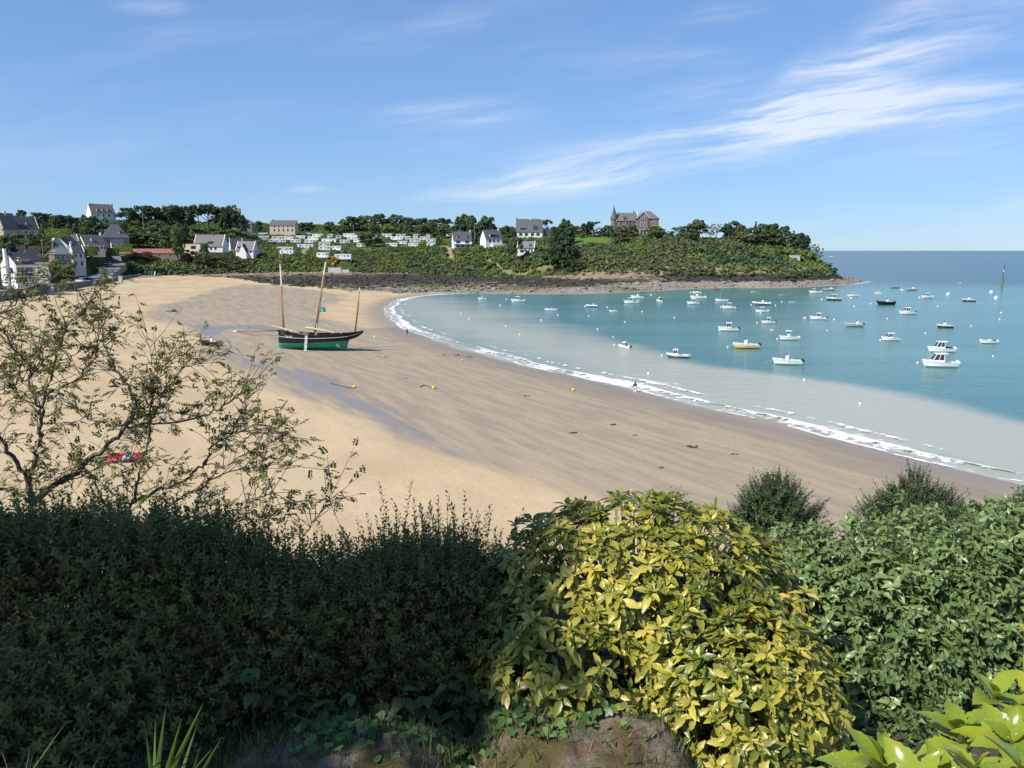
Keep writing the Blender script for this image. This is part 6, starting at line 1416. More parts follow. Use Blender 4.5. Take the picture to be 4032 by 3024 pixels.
def tree_proto(kind, seed):
    rng = np.random.default_rng(seed)          # unit tree: height 1, spread 1
    n = {'pine': 38, 'dense': 46, 'decid': 34, 'light': 30, 'spire': 34, 'sparse': 13, 'bare': 26, 'flat': 24, 'bush': 22}[kind]
    t = rng.uniform(0, 1, n); a = rng.uniform(0, 6.283, n)
    if kind in ('pine',): z = .26 + .66 * t; prof = np.sqrt(np.clip(1 - ((z - .56) / .42)**2, 0, 1)); r = .46 * prof * np.sqrt(rng.uniform(.1, 1, n))
    elif kind == 'flat': z = .62 + .30 * t; prof = np.sqrt(np.clip(1 - ((z - .70) / .26)**2, 0, 1)); r = .46 * prof * np.sqrt(rng.uniform(.2, 1, n))
    elif kind == 'dense': z = .06 + .84 * t; prof = np.clip(1.15 - z, .1, 1) ** .6 * np.clip(z * 5, .6, 1); r = .45 * prof * np.sqrt(rng.uniform(.25, 1, n))
    elif kind == 'spire': z = .06 + .92 * t; prof = np.clip(1.02 - z, .04, 1); r = .44 * prof * np.sqrt(rng.uniform(.3, 1, n))
    elif kind == 'sparse': z = .68 + .24 * t; prof = np.sqrt(np.clip(1 - ((z - .8) / .2)**2, .05, 1)); r = .42 * prof * np.sqrt(rng.uniform(.1, 1, n))
    elif kind == 'bare': z = .38 + .55 * t; prof = np.sqrt(np.clip(1 - ((z - .64) / .38)**2, .05, 1)); r = .42 * prof * np.sqrt(rng.uniform(.2, 1, n))
    elif kind == 'bush': z = .12 + .70 * t; prof = np.sqrt(np.clip(1 - ((z - .3) / .62)**2, .05, 1)); r = .40 * prof * np.sqrt(rng.uniform(.15, 1, n))
    else: z = .26 + .64 * t; prof = np.sqrt(np.clip(1 - ((z - .56) / .42)**2, .05, 1)); r = .40 * prof * np.sqrt(rng.uniform(.15, 1, n))
    cent = np.column_stack([r * np.cos(a), r * np.sin(a), z])
    cr = {'pine': .135, 'dense': .14, 'decid': .135, 'light': .13, 'spire': .085, 'sparse': .11, 'bare': .085, 'flat': .12, 'bush': .19}[kind] * rng.uniform(.7, 1.25, n)
    if kind == 'spire': cr *= np.clip(1.15 - z, .25, 1)
    per = {'bare': 26, 'sparse': 50, 'bush': 46}.get(kind, 52)
    V, Fc, T = clump_leaves(cent, cr, per, {'bare': .038, 'spire': .05, 'bush': .085}.get(kind, .062), rng, .75)
    crown = np_mesh("crown", V, Fc, T)
    mb = MB(); top = .9 if kind in ('spire', 'dense') else .66
    mb.tube([(0, 0, -.06), (.012, .0, .15), (-.01, .01, .4), (0, 0, top)], [.042, .032, .024, .008], 6)
    for i in rng.choice(n, min(n, 9), replace=False):
        z0 = max(.14, cent[i, 2] - .22); mb.tube([(0, 0, z0), (cent[i, 0] * .55, cent[i, 1] * .55, z0 + (cent[i, 2] - z0) * .45), tuple(cent[i])], [.016, .011, .004], 4)
    return mb.mesh("trunk"), crown
PROTO = {k: [tree_proto(k, 100 + 7 * i + j * 31) for i in range(3 if k in ('pine', 'dense', 'decid', 'bush') else 2)] for j, k in enumerate(('pine', 'dense', 'decid', 'light', 'spire', 'sparse', 'bare', 'flat', 'bush'))}
MESHV = {}
def with_mat(me, m):
    k = (me.name, m.name)
    if k not in MESHV:
        c = me.copy(); c.materials.clear(); c.materials.append(m); MESHV[k] = c
    return MESHV[k]
TREE_I = [0]
def tree(x, y, h, w, kind, leaf, label, group, name="tree", bark=BARK, zb=None):
    i = TREE_I[0]; TREE_I[0] += 1
    tr, cr = PROTO[kind][i % len(PROTO[kind])]
    z = hxy(x, y) if zb is None else zb
    r = empty(name, (x, y, z - .1), random.uniform(0, 6.28), label, "tree" if name != "shrub" else "shrub", group)
    r.scale = (w, w, h)
    link("trunk", with_mat(tr, bark), parent=r); link("crown", with_mat(cr, leaf), parent=r)
    return r
TL = {'dense': "dense dark evergreen tree", 'pine': "dark round-headed pine", 'flat': "dark flat-topped pine with open trunk", 'decid': "mid green broadleaf tree", 'light': "fresh light green tree", 'spire': "pointed dark conifer", 'sparse': "small umbrella pine with bare trunk", 'bare': "thin brownish pine with bare branches", 'bush': "rounded green shrub"}
LF = {'dense': L_DENSE, 'pine': L_PINE, 'flat': L_PINE, 'decid': L_DECID, 'light': L_LIGHT, 'spire': L_DENSE, 'sparse': L_PINE, 'bare': L_BROWN, 'bush': L_DECID}
# (crop, x, y top, width px, kind, distance, where, leaf override)
V_, P_, C_, H_, T_ = "in the village gardens", "in the row on the hill crest", "behind the campsite", "on the headland top", "by the headland houses"
TREES = [
 (Z1,260,148,95,'pine',640,V_,None),(Z1,160,200,190,'decid',560,V_,L_OLIVE),(Z1,300,215,220,'decid',560,V_,None),(Z1,470,182,180,'pine',600,V_,None),(Z1,590,190,150,'pine',620,V_,None),(Z1,720,205,190,'dense',600,V_,None),(Z1,820,208,170,'dense',610,V_,None),(Z1,930,258,130,'dense',620,V_,None),
 (Z1,530,250,170,'spire',520,V_,L_BLUE),(Z1,645,268,150,'spire',500,V_,L_LIGHT),(Z1,1040,200,130,'dense',560,V_,None),(Z1,1120,215,260,'dense',520,V_,None),(Z1,1260,240,240,'dense',520,V_,None),(Z1,1560,115,190,'pine',640,P_,None),(Z1,1740,100,190,'pine',650,P_,None),(Z1,1870,98,190,'pine',650,P_,None),(Z1,2110,98,260,'pine',660,P_,None),
 (Z1,1290,122,100,'flat',680,P_,L_BROWN),(Z1,1700,370,250,'decid',572,V_,L_OLIVE),(Z1,1850,400,260,'decid',572,V_,None),(Z1,1960,470,200,'decid',570,V_,None),(Z1,880,320,170,'decid',520,V_,L_OLIVE),(Z1,420,420,200,'decid',410,V_,L_OLIVE),(Z1,80,440,220,'decid',380,V_,L_OLIVE),(Z1,100,520,180,'dense',370,V_,None),(Z1,290,560,140,'bush',370,V_,L_RED),
 (Z1,650,745,160,'light',358,V_,None),(Z1,640,890,150,'dense',352,V_,L_DECID),(Z1,840,780,160,'decid',385,V_,L_OLIVE),(Z1,1470,290,180,'decid',560,V_,L_OLIVE),(Z1,1950,270,200,'decid',600,V_,L_OLIVE),(Z1,2100,330,260,'dense',560,V_,None),(Z1,2190,360,160,'decid',540,V_,None),(Z1,1700,655,200,'bush',540,V_,L_RED),(Z1,1830,655,160,'bush',540,V_,L_RED),
 (Z2,200,105,200,'pine',670,P_,None),(Z2,290,92,190,'pine',675,P_,None),(Z2,400,95,200,'pine',670,P_,None),(Z2,560,80,190,'flat',690,P_,None),(Z2,680,72,220,'flat',690,P_,None),(Z2,860,105,220,'pine',690,P_,None),(Z2,960,98,200,'pine',690,P_,None),(Z2,1095,202,120,'dense',720,P_,None),(Z2,20,110,150,'flat',660,P_,None),
 (Z2,330,300,120,'dense',600,"among the caravans",None),(Z2,380,330,110,'dense',600,"among the caravans",None),(Z2,240,330,190,'dense',590,"among the caravans",None),(Z2,60,440,220,'dense',570,"among the caravans",None),(Z2,235,520,120,'light',560,"among the caravans",L_DECID),(Z2,500,400,120,'light',600,"among the caravans",None),(Z2,870,400,230,'decid',640,"among the caravans",None),(Z2,950,430,180,'dense',630,"among the caravans",L_DECID),(Z2,640,540,110,'decid',545,"among the caravans",L_OLIVE),
 (Z2,1320,282,90,'dense',780,P_,None),(Z2,1850,300,130,'dense',800,C_,None),(Z2,1950,295,130,'dense',800,C_,None),(Z2,2200,290,120,'light',770,C_,L_DECID),(Z2,470,625,110,'bush',545,V_,L_DENSE),(Z2,560,650,90,'bush',540,V_,L_OLIVE),(Z2,650,635,90,'bush',540,V_,None),
 (Z3,150,290,130,'decid',770,C_,None),(Z3,330,250,120,'light',790,C_,None),(Z3,420,222,170,'dense',790,C_,None),(Z3,520,215,170,'dense',795,C_,None),(Z3,640,210,190,'dense',790,C_,L_OLIVE),(Z3,760,192,190,'dense',780,C_,None),(Z3,880,228,150,'dense',790,C_,None),(Z3,980,197,180,'dense',780,C_,None),(Z3,1090,235,150,'dense',780,C_,L_OLIVE),(Z3,1180,243,150,'dense',780,C_,None),(Z3,1300,240,170,'dense',780,C_,None),(Z3,1420,262,150,'dense',780,C_,None),(Z3,1520,250,170,'flat',770,C_,None),(Z3,1600,258,120,'flat',770,C_,None),
 (Z3,865,308,140,'light',740,C_,None),(Z3,1000,308,120,'light',745,C_,L_DECID),(Z3,1120,320,110,'decid',740,C_,L_OLIVE),(Z3,1300,322,150,'decid',730,C_,L_OLIVE),(Z3,1400,292,170,'decid',740,C_,L_OLIVE),(Z3,1560,310,180,'decid',720,C_,L_OLIVE),(Z3,610,430,200,'decid',665,"among the caravans",L_OLIVE),(Z3,720,440,150,'decid',665,"among the caravans",L_OLIVE),(Z3,280,330,160,'decid',760,C_,L_OLIVE),(Z3,700,330,170,'decid',745,C_,L_OLIVE),
 (Z3,1790,205,200,'dense',640,T_,None),(Z3,1860,190,200,'dense',640,T_,None),(Z3,1920,235,150,'dense',630,T_,None),(Z3,2060,235,150,'dense',620,T_,None),(Z3,2120,215,190,'dense',620,T_,None),(Z3,2160,290,140,'spire',590,T_,L_DECID),(Z3,1510,440,80,'bush',640,T_,None),(Z3,1720,330,160,'decid',660,T_,L_OLIVE),
 (Z4,1105,258,135,'sparse',630,T_,None),(Z4,600,335,140,'dense',640,T_,None),(Z4,660,345,120,'dense',640,T_,L_DECID),(Z4,1220,350,140,'decid',560,T_,L_DENSE),(Z4,1345,252,170,'dense',530,T_,None),(Z4,1390,300,130,'dense',528,T_,None),(Z4,1240,430,190,'dense',508,T_,L_PINE),(Z4,1350,440,200,'dense',506,T_,L_PINE),(Z4,1300,520,260,'dense',502,T_,L_PINE),(Z4,1420,590,180,'dense',498,T_,L_PINE),(Z4,1480,760,150,'dense',487,T_,L_PINE),
 (Z4,730,480,150,'flat',526,T_,L_OLIVE),(Z4,700,395,90,'dense',590,T_,None),(Z4,640,420,110,'decid',592,T_,None),(Z4,1600,310,110,'flat',570,H_,None),(Z4,1690,285,170,'sparse',560,H_,None),(Z4,1580,330,90,'decid',575,H_,L_OLIVE),(Z4,1650,345,120,'dense',575,H_,None),(Z4,1555,425,70,'bush',548,H_,None),(Z4,1790,362,130,'decid',575,H_,L_OLIVE),(Z4,1885,332,140,'dense',545,H_,None),(Z4,1460,340,120,'decid',580,H_,None),(Z4,590,610,120,'bush',548,T_,L_OLIVE),(Z4,1060,610,130,'bush',528,T_,None),(Z4,1090,700,180,'bush',518,T_,L_BLUE),(Z4,860,630,80,'light',530,T_,L_OLIVE),
 (Z5,575,285,110,'spire',530,H_,None),(Z5,610,330,130,'dense',530,H_,None),(Z5,470,345,170,'decid',535,H_,None),(Z5,440,425,200,'flat',512,H_,L_OLIVE),(Z5,860,338,200,'light',530,H_,L_DECID),(Z5,930,385,180,'decid',528,H_,L_DECID),(Z5,880,420,170,'decid',520,H_,L_OLIVE),(Z5,1145,358,110,'sparse',550,H_,L_OLIVE),(Z5,1070,410,110,'decid',545,H_,None),(Z5,1270,335,190,'dense',540,H_,None),(Z5,1350,310,150,'dense',540,H_,L_DENSE),(Z5,1440,268,170,'pine',535,H_,L_OLIVE),(Z5,1560,330,130,'bare',530,H_,L_OLIVE),(Z5,1650,305,130,'bare',530,H_,L_OLIVE),(Z5,1780,312,150,'dense',535,H_,None),(Z5,1870,278,190,'dense',535,H_,None),(Z5,1960,330,150,'dense',530,H_,L_OLIVE),(Z5,2060,365,230,'decid',518,H_,L_OLIVE),(Z5,2140,275,90,'spire',535,H_,None),(Z5,1330,480,160,'decid',520,H_,None),
 (Z6,560,275,100,'spire',533,H_,None),(Z6,660,310,180,'dense',530,H_,None),(Z6,780,312,170,'dense',530,H_,None),(Z6,700,400,200,'decid',520,H_,L_OLIVE),(Z6,830,420,150,'decid',518,H_,L_OLIVE),(Z6,920,342,150,'dense',528,H_,None),(Z6,1030,390,120,'spire',528,H_,None),(Z6,1000,430,120,'dense',522,H_,None),(Z6,1110,430,150,'dense',522,H_,L_PINE),(Z6,1170,455,140,'dense',521,H_,L_PINE),
 (Z6,1250,550,90,'bare',520,"at the tip of the headland",L_BROWN),(Z6,1300,560,90,'bare',520,"at the tip of the headland",L_BROWN),(Z6,1350,590,90,'bare',521,"at the tip of the headland",L_BROWN),(Z6,345,580,90,'dense',505,H_,None),(Z6,510,660,110,'dense',497,H_,None),(Z6,200,740,70,'dense',490,H_,None),
]
TREE_XY = []
_SH = {'h_gable_left': 'brown-roofed gable', 'h_dormers': 'dormer house', 'h_white_cafe': 'seafront house', 'h_cream_box': 'cream block', 'h_stone': 'stone house', 'h_white_gable': 'white gable', 'h_balcony': 'narrow house', 'h_cream': 'cream house', 'h_dark_slate': 'dark slate house', 'h_hilltop': 'hilltop house', 'h_red_roof': 'red-roofed shed', 'h_flat_cream': 'flat cream annex', 'h_twin_white': 'twin-roofed house', 'h_tower': 'tower hall', 'h_long_stone': 'long stone house', 'h_two_dormer': 'two-dormer house', 'h_balustrade': 'balustrade house', 'h_large': 'large villa', 'h_small_cliff': 'small cliff house', 'h_manor': 'manor'}
HSHORT = []
for _k, _n in _SH.items():
    _r, _a, _b, _y, _d = HOUSES[_k]; _p = atd(*zr(_r, (_a + _b) / 2, _y), _d); HSHORT.append((_p[0], _p[1], _n))
for reg, x, yt, w, kind, d, where, lf in TREES:
    u, v = zr(reg, x, yt); p = atd(u, v, d); zg = hxy(p[0], p[1]); h = max(p[2] - zg, 2.0); wm = w / 3.16 / F * d * 1.3
    if kind != 'bush': h = max(h, wm * .55)
    leaf = lf or LF[kind]
    lab = TL[kind] + " " + where
    if lf is L_OLIVE: lab = lab.replace("mid green", "dull olive").replace("dense dark evergreen", "dense olive green").replace("thin brownish", "thin olive")
    if lf is L_BLUE: lab = lab.replace("pointed dark", "blue-green pointed").replace("rounded green", "blue-green spreading")
    if lf is L_RED: lab = lab.replace("rounded green", "dark red leaved")
    nh = min(HSHORT, key=lambda q: (q[0] - p[0])**2 + (q[1] - p[1])**2)
    if (nh[0] - p[0])**2 + (nh[1] - p[1])**2 < 48**2: lab += " near the " + nh[2]
    lab = ' '.join(lab.split()[:16])
    tree(p[0], p[1], h, wm, kind, leaf, lab, lab + " (set)", name="shrub" if kind == 'bush' else "tree", bark=BARKL if kind in ('sparse', 'bare') else BARK)
    TREE_XY.append((p[0], p[1]))
# clipped hedges in the gardens
def hedge_box(reg, x0, x1, yb, yt, d, leaf, label, depth=1.6, n=None):
    (u0, v0), (u1, v1) = zr(reg, x0, yb), zr(reg, x1, yb); a, b = atd(u0, v0, d), atd(u1, v1, d); L_ = np.linalg.norm(b[:2] - a[:2]); hh = (yb - yt) / 3.16 / F * d
    rng = np.random.default_rng(int(x0 + yb)); n = int(L_ * hh * 26 + 120)
    P = np.column_stack([rng.uniform(0, L_, n), rng.uniform(0, depth, n), rng.uniform(-.8, hh, n)])
    side = rng.integers(0, 3, n); P[side == 0, 1] = 0; P[side == 1, 2] = hh
    nr = unit(np.where((side == 1)[:, None], [0, 0, 1.0], [0, -1.0, 0]) + rng.normal(scale=.5, size=(n, 3))); ax = unit(np.cross(nr, rng.normal(size=(n, 3))))
    V, Fc, T = scatter(TUFTV, QUADF, P, rot_frames(ax, nr), .5 * rng.uniform(.7, 1.3, n), rng.uniform(0, 1, n))
    core = [(0.1, .15, -1), (L_ - .1, .15, -1), (L_ - .1, depth, -1), (.1, depth, -1), (.1, .15, hh - .15), (L_ - .1, .15, hh - .15), (L_ - .1, depth, hh - .15), (.1, depth, hh - .15)]
    V = np.vstack([V, core]); k = len(V) - 8; Fc = np.vstack([Fc, np.array([(0,3,2,1),(4,5,6,7),(0,1,5,4),(1,2,6,5),(2,3,7,6),(3,0,4,7)]) + k]); T = np.append(T, np.full(8, .2))
    o = link("garden_hedge", np_mesh("garden_hedge", V, Fc, T), leaf, loc=(a[0], a[1], a[2]), rot=(0, 0, math.atan2(b[1] - a[1], b[0] - a[0])))
    return tag(o, label, "hedge", "clipped garden hedges")
for a in ((Z1,560,850,470,390,440,L_LIGHT,"tall clipped yellow-green hedge above the village"),(Z1,350,640,650,600,400,L_DECID,"long dark clipped hedge on the village slope"),(Z1,960,1200,690,650,445,L_DECID,"clipped hedge below the cream house, lower of two"),(Z1,930,1220,645,605,455,L_DECID,"clipped hedge below the cream house, upper of two"),(Z1,1400,1640,650,585,485,L_LIGHT,"light green clipped hedge in front of the dark slate house"),(Z1,1335,1470,700,625,478,L_DECID,"dark hedge block beside the red-roofed building"),
          (Z1,860,1080,530,498,490,L_LIGHT,"low yellow-green hedge behind the grey-roofed house"),(Z2,700,940,735,680,540,L_OLIVE,"garden hedge in front of the white twin-roofed house"),(Z2,1440,1960,770,748,600,L_DECID,"long low hedge edging the bottom of the campsite"),(Z3,870,1680,640,605,622,L_DECID,"long dark hedge below the lowest caravans"),(Z2,1300,1500,560,545,680,L_DECID,"short hedge between caravan rows"),(Z3,560,1000,552,540,672,L_DECID,"thin hedge behind the lowest caravan row"),(Z1,200,350,690,665,375,L_DECID,"low hedge behind the white seafront house"),(Z4,560,720,520,500,560,L_DECID,"hedge beside the white house with balustrade")):
    hedge_box(*a)

# ---------------- scrub: green cover of the slopes
def shrub_proto(seed):
    rng = np.random.default_rng(seed); n = 6
    c = np.column_stack([rng.normal(0, .34, n), rng.normal(0, .34, n), rng.uniform(.15, .62, n)]); r = rng.uniform(.26, .42, n)
    return clump_leaves(c, r, 9, .36, rng, .8, True)
SP = [shrub_proto(500 + i) for i in range(6)]
rng = np.random.default_rng(77)
def scrub(name, cand, smin, smax, leaf, label, tl=0, th=1):
    z = H(cand); Vs, Fs, Ts = [], [], []; off = 0
    for i, (x, y) in enumerate(cand):
        V, Fc, T = SP[i % 6]; s = rng.uniform(smin, smax); a = rng.uniform(0, 6.28); c_, s_ = math.cos(a), math.sin(a)
        W = np.column_stack([(V[:, 0] * c_ - V[:, 1] * s_) * s + x, (V[:, 0] * s_ + V[:, 1] * c_) * s + y, V[:, 2] * s * rng.uniform(.75, 1.15) + z[i] - .15 * s])
        Vs.append(W); Fs.append(Fc + off); Ts.append(np.clip(T * .30 + .12 + rng.uniform(tl, th) * .60, 0, 1)); off += len(V)
    if not Vs: return
    tag(link(name, np_mesh(name, np.vstack(Vs), np.vstack(Fs), np.concatenate(Ts)), leaf), kind='stuff', label=label, cat="scrub")
N0 = 120000
aa = np.radians(rng.uniform(-36, 27, N0)); rr_ = rng.uniform(300, 900, N0); cand = np.column_stack([rr_ * np.tan(aa), rr_])
t = sdist(cand, LAND); ok_ = (t > 1.2) | ((t > -4.5) & (cand[:, 0] > -40)); cand = cand[ok_]; t = t[ok_]
hp = []      # keep-out around houses, caravans, lawn, roads
def near_pts(P, pts, r): 
    m = np.zeros(len(P), bool)
    for (x, y) in pts: m |= ((P[:, 0] - x)**2 + (P[:, 1] - y)**2) < r * r
    return m
ho, mo = [], []
for o in list(bpy.data.objects):
    if o.parent is None and o.type == 'EMPTY':
        if o.get('category') in ('house', 'building', 'manor'): ho.append((o.location.x, o.location.y, o.get('W', 10)))
        elif o.get('category') in ('caravan', 'car', 'bunker'): mo.append((o.location.x, o.location.y))
keep_ = ~near_pts(cand, mo, 5.5)
for x, y, W in ho: keep_ &= ~((np.abs(cand[:, 0] - x) < W * .5 + 2) & (cand[:, 1] > y - 3.5) & (cand[:, 1] < y + 11))
keep_ &= sdist(cand, LAWN) < -2
keep_ &= np.minimum.reduce([seg_dist(cand, p) + (1.7 if p is PATH1 else 0) for p in (PATH1, PATH2, PATH3)]) > 2.4
keep_ &= seg_dist(cand, pts2) > 6.5
keep_ &= ~((seg_dist(cand, wl_pts) < 15) & (cand[:, 1] < 512))
slope_ = np.abs(H(cand + np.array([0, 2.0])) - H(cand)) / 2.0
den = np.clip(.30 + 1.3 * slope_, 0, 1) * np.where(cand[:, 1] > 640, .62, 1.0) * np.where((cand[:, 0] > -150) & (cand[:, 0] < -20) & (cand[:, 1] > 612), .42, 1.0)
den = den * np.where((cand[:, 0] < -140) & (cand[:, 1] < 500), .7, 1.0)
keep_ &= rng.uniform(0, 1, len(cand)) < den
cand = cand[keep_]; t = t[keep_]
zone = fbm(cand[:, 0] / 35, cand[:, 1] / 25, 3, 91); zone2 = fbm(cand[:, 0] / 14, cand[:, 1] / 14, 3, 92)
big = (t < 55) & (cand[:, 1] < 600)
oli = (zone > .53); lig = (~oli) & (zone2 > .60); drk = (~oli) & (zone2 < .38)
rest = ~(oli | lig | drk)
print('scrub', len(cand), oli.sum(), lig.sum(), drk.sum(), rest.sum())
for nm, msk, lf, lab in (("scrub", rest, L_DECID, "green scrub covering the slopes above the rocks"), ("scrub", oli, L_OLIVE, "dull olive scrub patches on the slopes"), ("scrub", lig, L_FRESH, "fresh light green bramble patches on the slopes"), ("scrub", drk, L_DENSE, "dark green thicket patches on the slopes")):
    scrub(nm, cand[msk & big], 1.7, 3.4, lf, lab); 
    scrub(nm, cand[msk & ~big], 1.2, 2.3, lf, lab + " around the campsite and village gardens")
# single flowering gorse bushes
for (reg, x, y, w, d) in ((Z3,205,830,120,590),(Z5,420,830,45,490),(Z6,225,730,60,500),(Z6,275,790,45,494),(Z2,830,690,90,545),(Z1,820,515,110,470),(Z3,1260,640,40,618),(Z2,1690,535,60,655),(Z1,10,615,60,380),(Z3,1705,640,50,565),(Z3,1925,650,50,552),(Z3,840,705,70,600)):
    u, v = zr(reg, x, y); p = atd(u, v, d); wm = w / 3.16 / F * d * 1.2
    tree(p[0], p[1], wm * .85, wm, 'bush', L_YEL, "yellow flowering gorse bush standing out in the green slope", "yellow gorse bushes", name="shrub")

# ---------------- loose rocks on the foreshore
def stone_proto(seed):
    bm = bmesh.new(); bmesh.ops.create_icosphere(bm, subdivisions=1, radius=1); rg_ = random.Random(seed)
    for v in bm.verts: v.co *= rg_.uniform(.65, 1.2)
    V = np.array([v.co[:] for v in bm.verts]); V[:, 2] *= .6; Fc = np.array([[v.index for v in f.verts] for f in bm.faces]); bm.free(); return V, Fc
ST = [stone_proto(i) for i in range(5)]
ii = rng.choice(np.nonzero((rw > .5) & (GT < 2) & (GS > .5) & (gy < 620))[0], 3600, replace=False)
Vs, Fs, A1, A2, A3 = [], [], [], [], []; off = 0
for j in ii:
    V, Fc = ST[j % 5]; s = np.clip(rng.lognormal(-.75, .55), .18, 1.9); a = rng.uniform(0, 6.28); c_, s_ = math.cos(a), math.sin(a); V = V * np.array([1.5, .9, .8 + .5 * rng.random()])
    x, y = gx[j] + rng.uniform(-1, 1), gy[j] + rng.uniform(-1, 1)
    Vs.append(np.column_stack([(V[:, 0] * c_ - V[:, 1] * s_) * s + x, (V[:, 0] * s_ + V[:, 1] * c_) * s + y, V[:, 2] * s + GZr[j] + .1 * s])); Fs.append(Fc + off); off += len(V)
    A1 += [weed[j]] * len(V); A2 += [ochre[j]] * len(V); A3 += [algae[j]] * len(V)
tag(link("shore_rocks", np_mesh("shore_rocks", np.vstack(Vs), np.vstack(Fs), attrs={'weed': A1, 'ochre': A2, 'algae': A3}), M_ROCK), kind='stuff', label="loose broken rocks scattered over the foreshore", cat="rocks")
# ================================================================== the garden bank in front
def wp(dx, dy, d): return atd(*D2(dx, dy), d)
gxs = np.linspace(-26, 26, 105); gys = np.concatenate([np.linspace(-8, 9, 70), np.linspace(9.5, 30, 42)])
GXX, GYY = np.meshgrid(gxs, gys); gz_ = 16.55 - np.clip(GYY - 8.3, 0, 200) * .5 + (fbm(GXX * 1.1, GYY * 1.1, 4, 61) - .5) * .35
gi = np.arange(GXX.size).reshape(GXX.shape); gq = np.stack([gi[:-1, :-1], gi[:-1, 1:], gi[1:, 1:], gi[1:, :-1]], -1).reshape(-1, 4)
SOIL = pm("garden_soil", (.05, .038, .025), .95, .35, 2.5, bump=.8, bscale=14, col2=(.06, .06, .025))
tag(link("garden_ground", np_mesh("garden_ground", np.column_stack([GXX.ravel(), GYY.ravel(), gz_.ravel()]), gq, smooth=True), SOIL), kind='structure')

# ---- leaf shapes (axis +y, face up +z)
def leaf_shape(n, width, fold=.25, droop=.3, teeth=0.0, peak=.45, tip=1.0, wave=0.0, two=False):
    V = []; F4 = []
    for i in range(n + 1):
        t = i / n; w = width * (math.sin(math.pi * min(1, t ** (math.log(.5) / math.log(peak)))) ** .85 if 0 < t < 1 else .0) + (.006 if t == 0 else 0)
        if teeth and t > .3 and t < .98 and i % 2: w *= 1 + teeth
        z = -droop * t * t; wz = wave * math.sin(t * 9)
        V += [(-w, t * (1 - .12 * droop), z + w * fold * 2 + wz), (0, t * (1 - .12 * droop), z), (w, t * (1 - .12 * droop), z + w * fold * 2 - wz)]
    for i in range(n):
        a = 3 * i; F4 += [(a, a+1, a+4, a+3), (a+1, a+2, a+5, a+4)]
    return np.array(V), np.array(F4)
TRIV = np.array([(0, 0, 0), (-.24, .45, .07), (0, .5, -.02), (.24, .45, .07), (0, 1, -.12)]); TRIF = np.array([(0, 2, 1), (0, 3, 2), (1, 2, 4), (2, 3, 4)])
def shoots(base, dirs, length, gap, lsize, tilt, rng, bend=0.0, jitter=.25, pf=TRIF, pv=TRIV, tint0=None, start=.15, droopv=0.0):
    """leafy twigs: returns leaf instances and twig polylines"""
    n = len(base); dirs = unit(dirs); k = np.maximum((length / gap).astype(int), 3); I = np.repeat(np.arange(n), k)
    j = np.concatenate([np.arange(x) for x in k]); t = start + (1 - start) * (j + .5) / k[I]
    d = dirs[I]; ref = unit(np.cross(d, unit(rng.normal(size=(n, 3)))[I])); ref2 = np.cross(d, ref)
    bv = np.zeros((n, 3)); bv[:, 2] = bend
    pos = base[I] + d * (length[I] * t)[:, None] + bv[I] * (length[I] * t * t)[:, None]
    ph = j * 2.39996 + rng.uniform(0, 6.28, n)[I]
    out_ = ref * np.cos(ph)[:, None] + ref2 * np.sin(ph)[:, None]
    ti = tilt + rng.normal(scale=jitter, size=len(I)) - .35 * (t > .9)
    ax = unit(d * np.cos(ti)[:, None] + out_ * np.sin(ti)[:, None] + np.array([0, 0, -droopv]) + rng.normal(scale=.12, size=out_.shape))
    nr = unit(d * np.sin(ti)[:, None] - out_ * np.cos(ti)[:, None] + np.array([0, 0, .25]) + rng.normal(scale=.2, size=out_.shape))
    sc = lsize * rng.uniform(.6, 1.15, len(I)) * (1 - .45 * t)
    tint = np.clip((rng.uniform(0, 1, n) if tint0 is None else tint0)[I] * .5 + rng.uniform(0, .5, len(I)), 0, 1)
    return pos, rot_frames(ax, nr), sc, tint
def twigs(base, dirs, length, r, bend=0.0):
    """thin three-sided stems as one vertex array"""
    n = len(base); d = unit(dirs); a = unit(np.cross(d, np.array([.3, .8, .52]))); b = np.cross(d, a); Vs = []; Fs = []
    st = [0, .5, 1]
    for s in st:
        c = base + d * (length * s)[:, None] + np.array([0, 0, bend]) * (length * s * s)[:, None]
        for q in range(3):
            an = q * 2.094; Vs.append(c + (a * math.cos(an) + b * math.sin(an)) * (r * (1 - .7 * s)))
    V = np.stack(Vs, 1).reshape(-1, 3); F0 = []
    for i in range(2):
        for q in range(3): F0.append((i*3+q, i*3+(q+1) % 3, i*3+3+(q+1) % 3, i*3+3+q))
    Fc = (np.array(F0)[None] + (np.arange(n) * 9)[:, None, None]).reshape(-1, 4); return V, Fc
def project(P):
    x, y, z = P[:, 0], P[:, 1], P[:, 2] - CAMZ
    f = y * math.cos(PITCH) - z * math.sin(PITCH); up = y * math.sin(PITCH) + z * math.cos(PITCH)
    return CX + F * x / f, CY - F * up / f, f
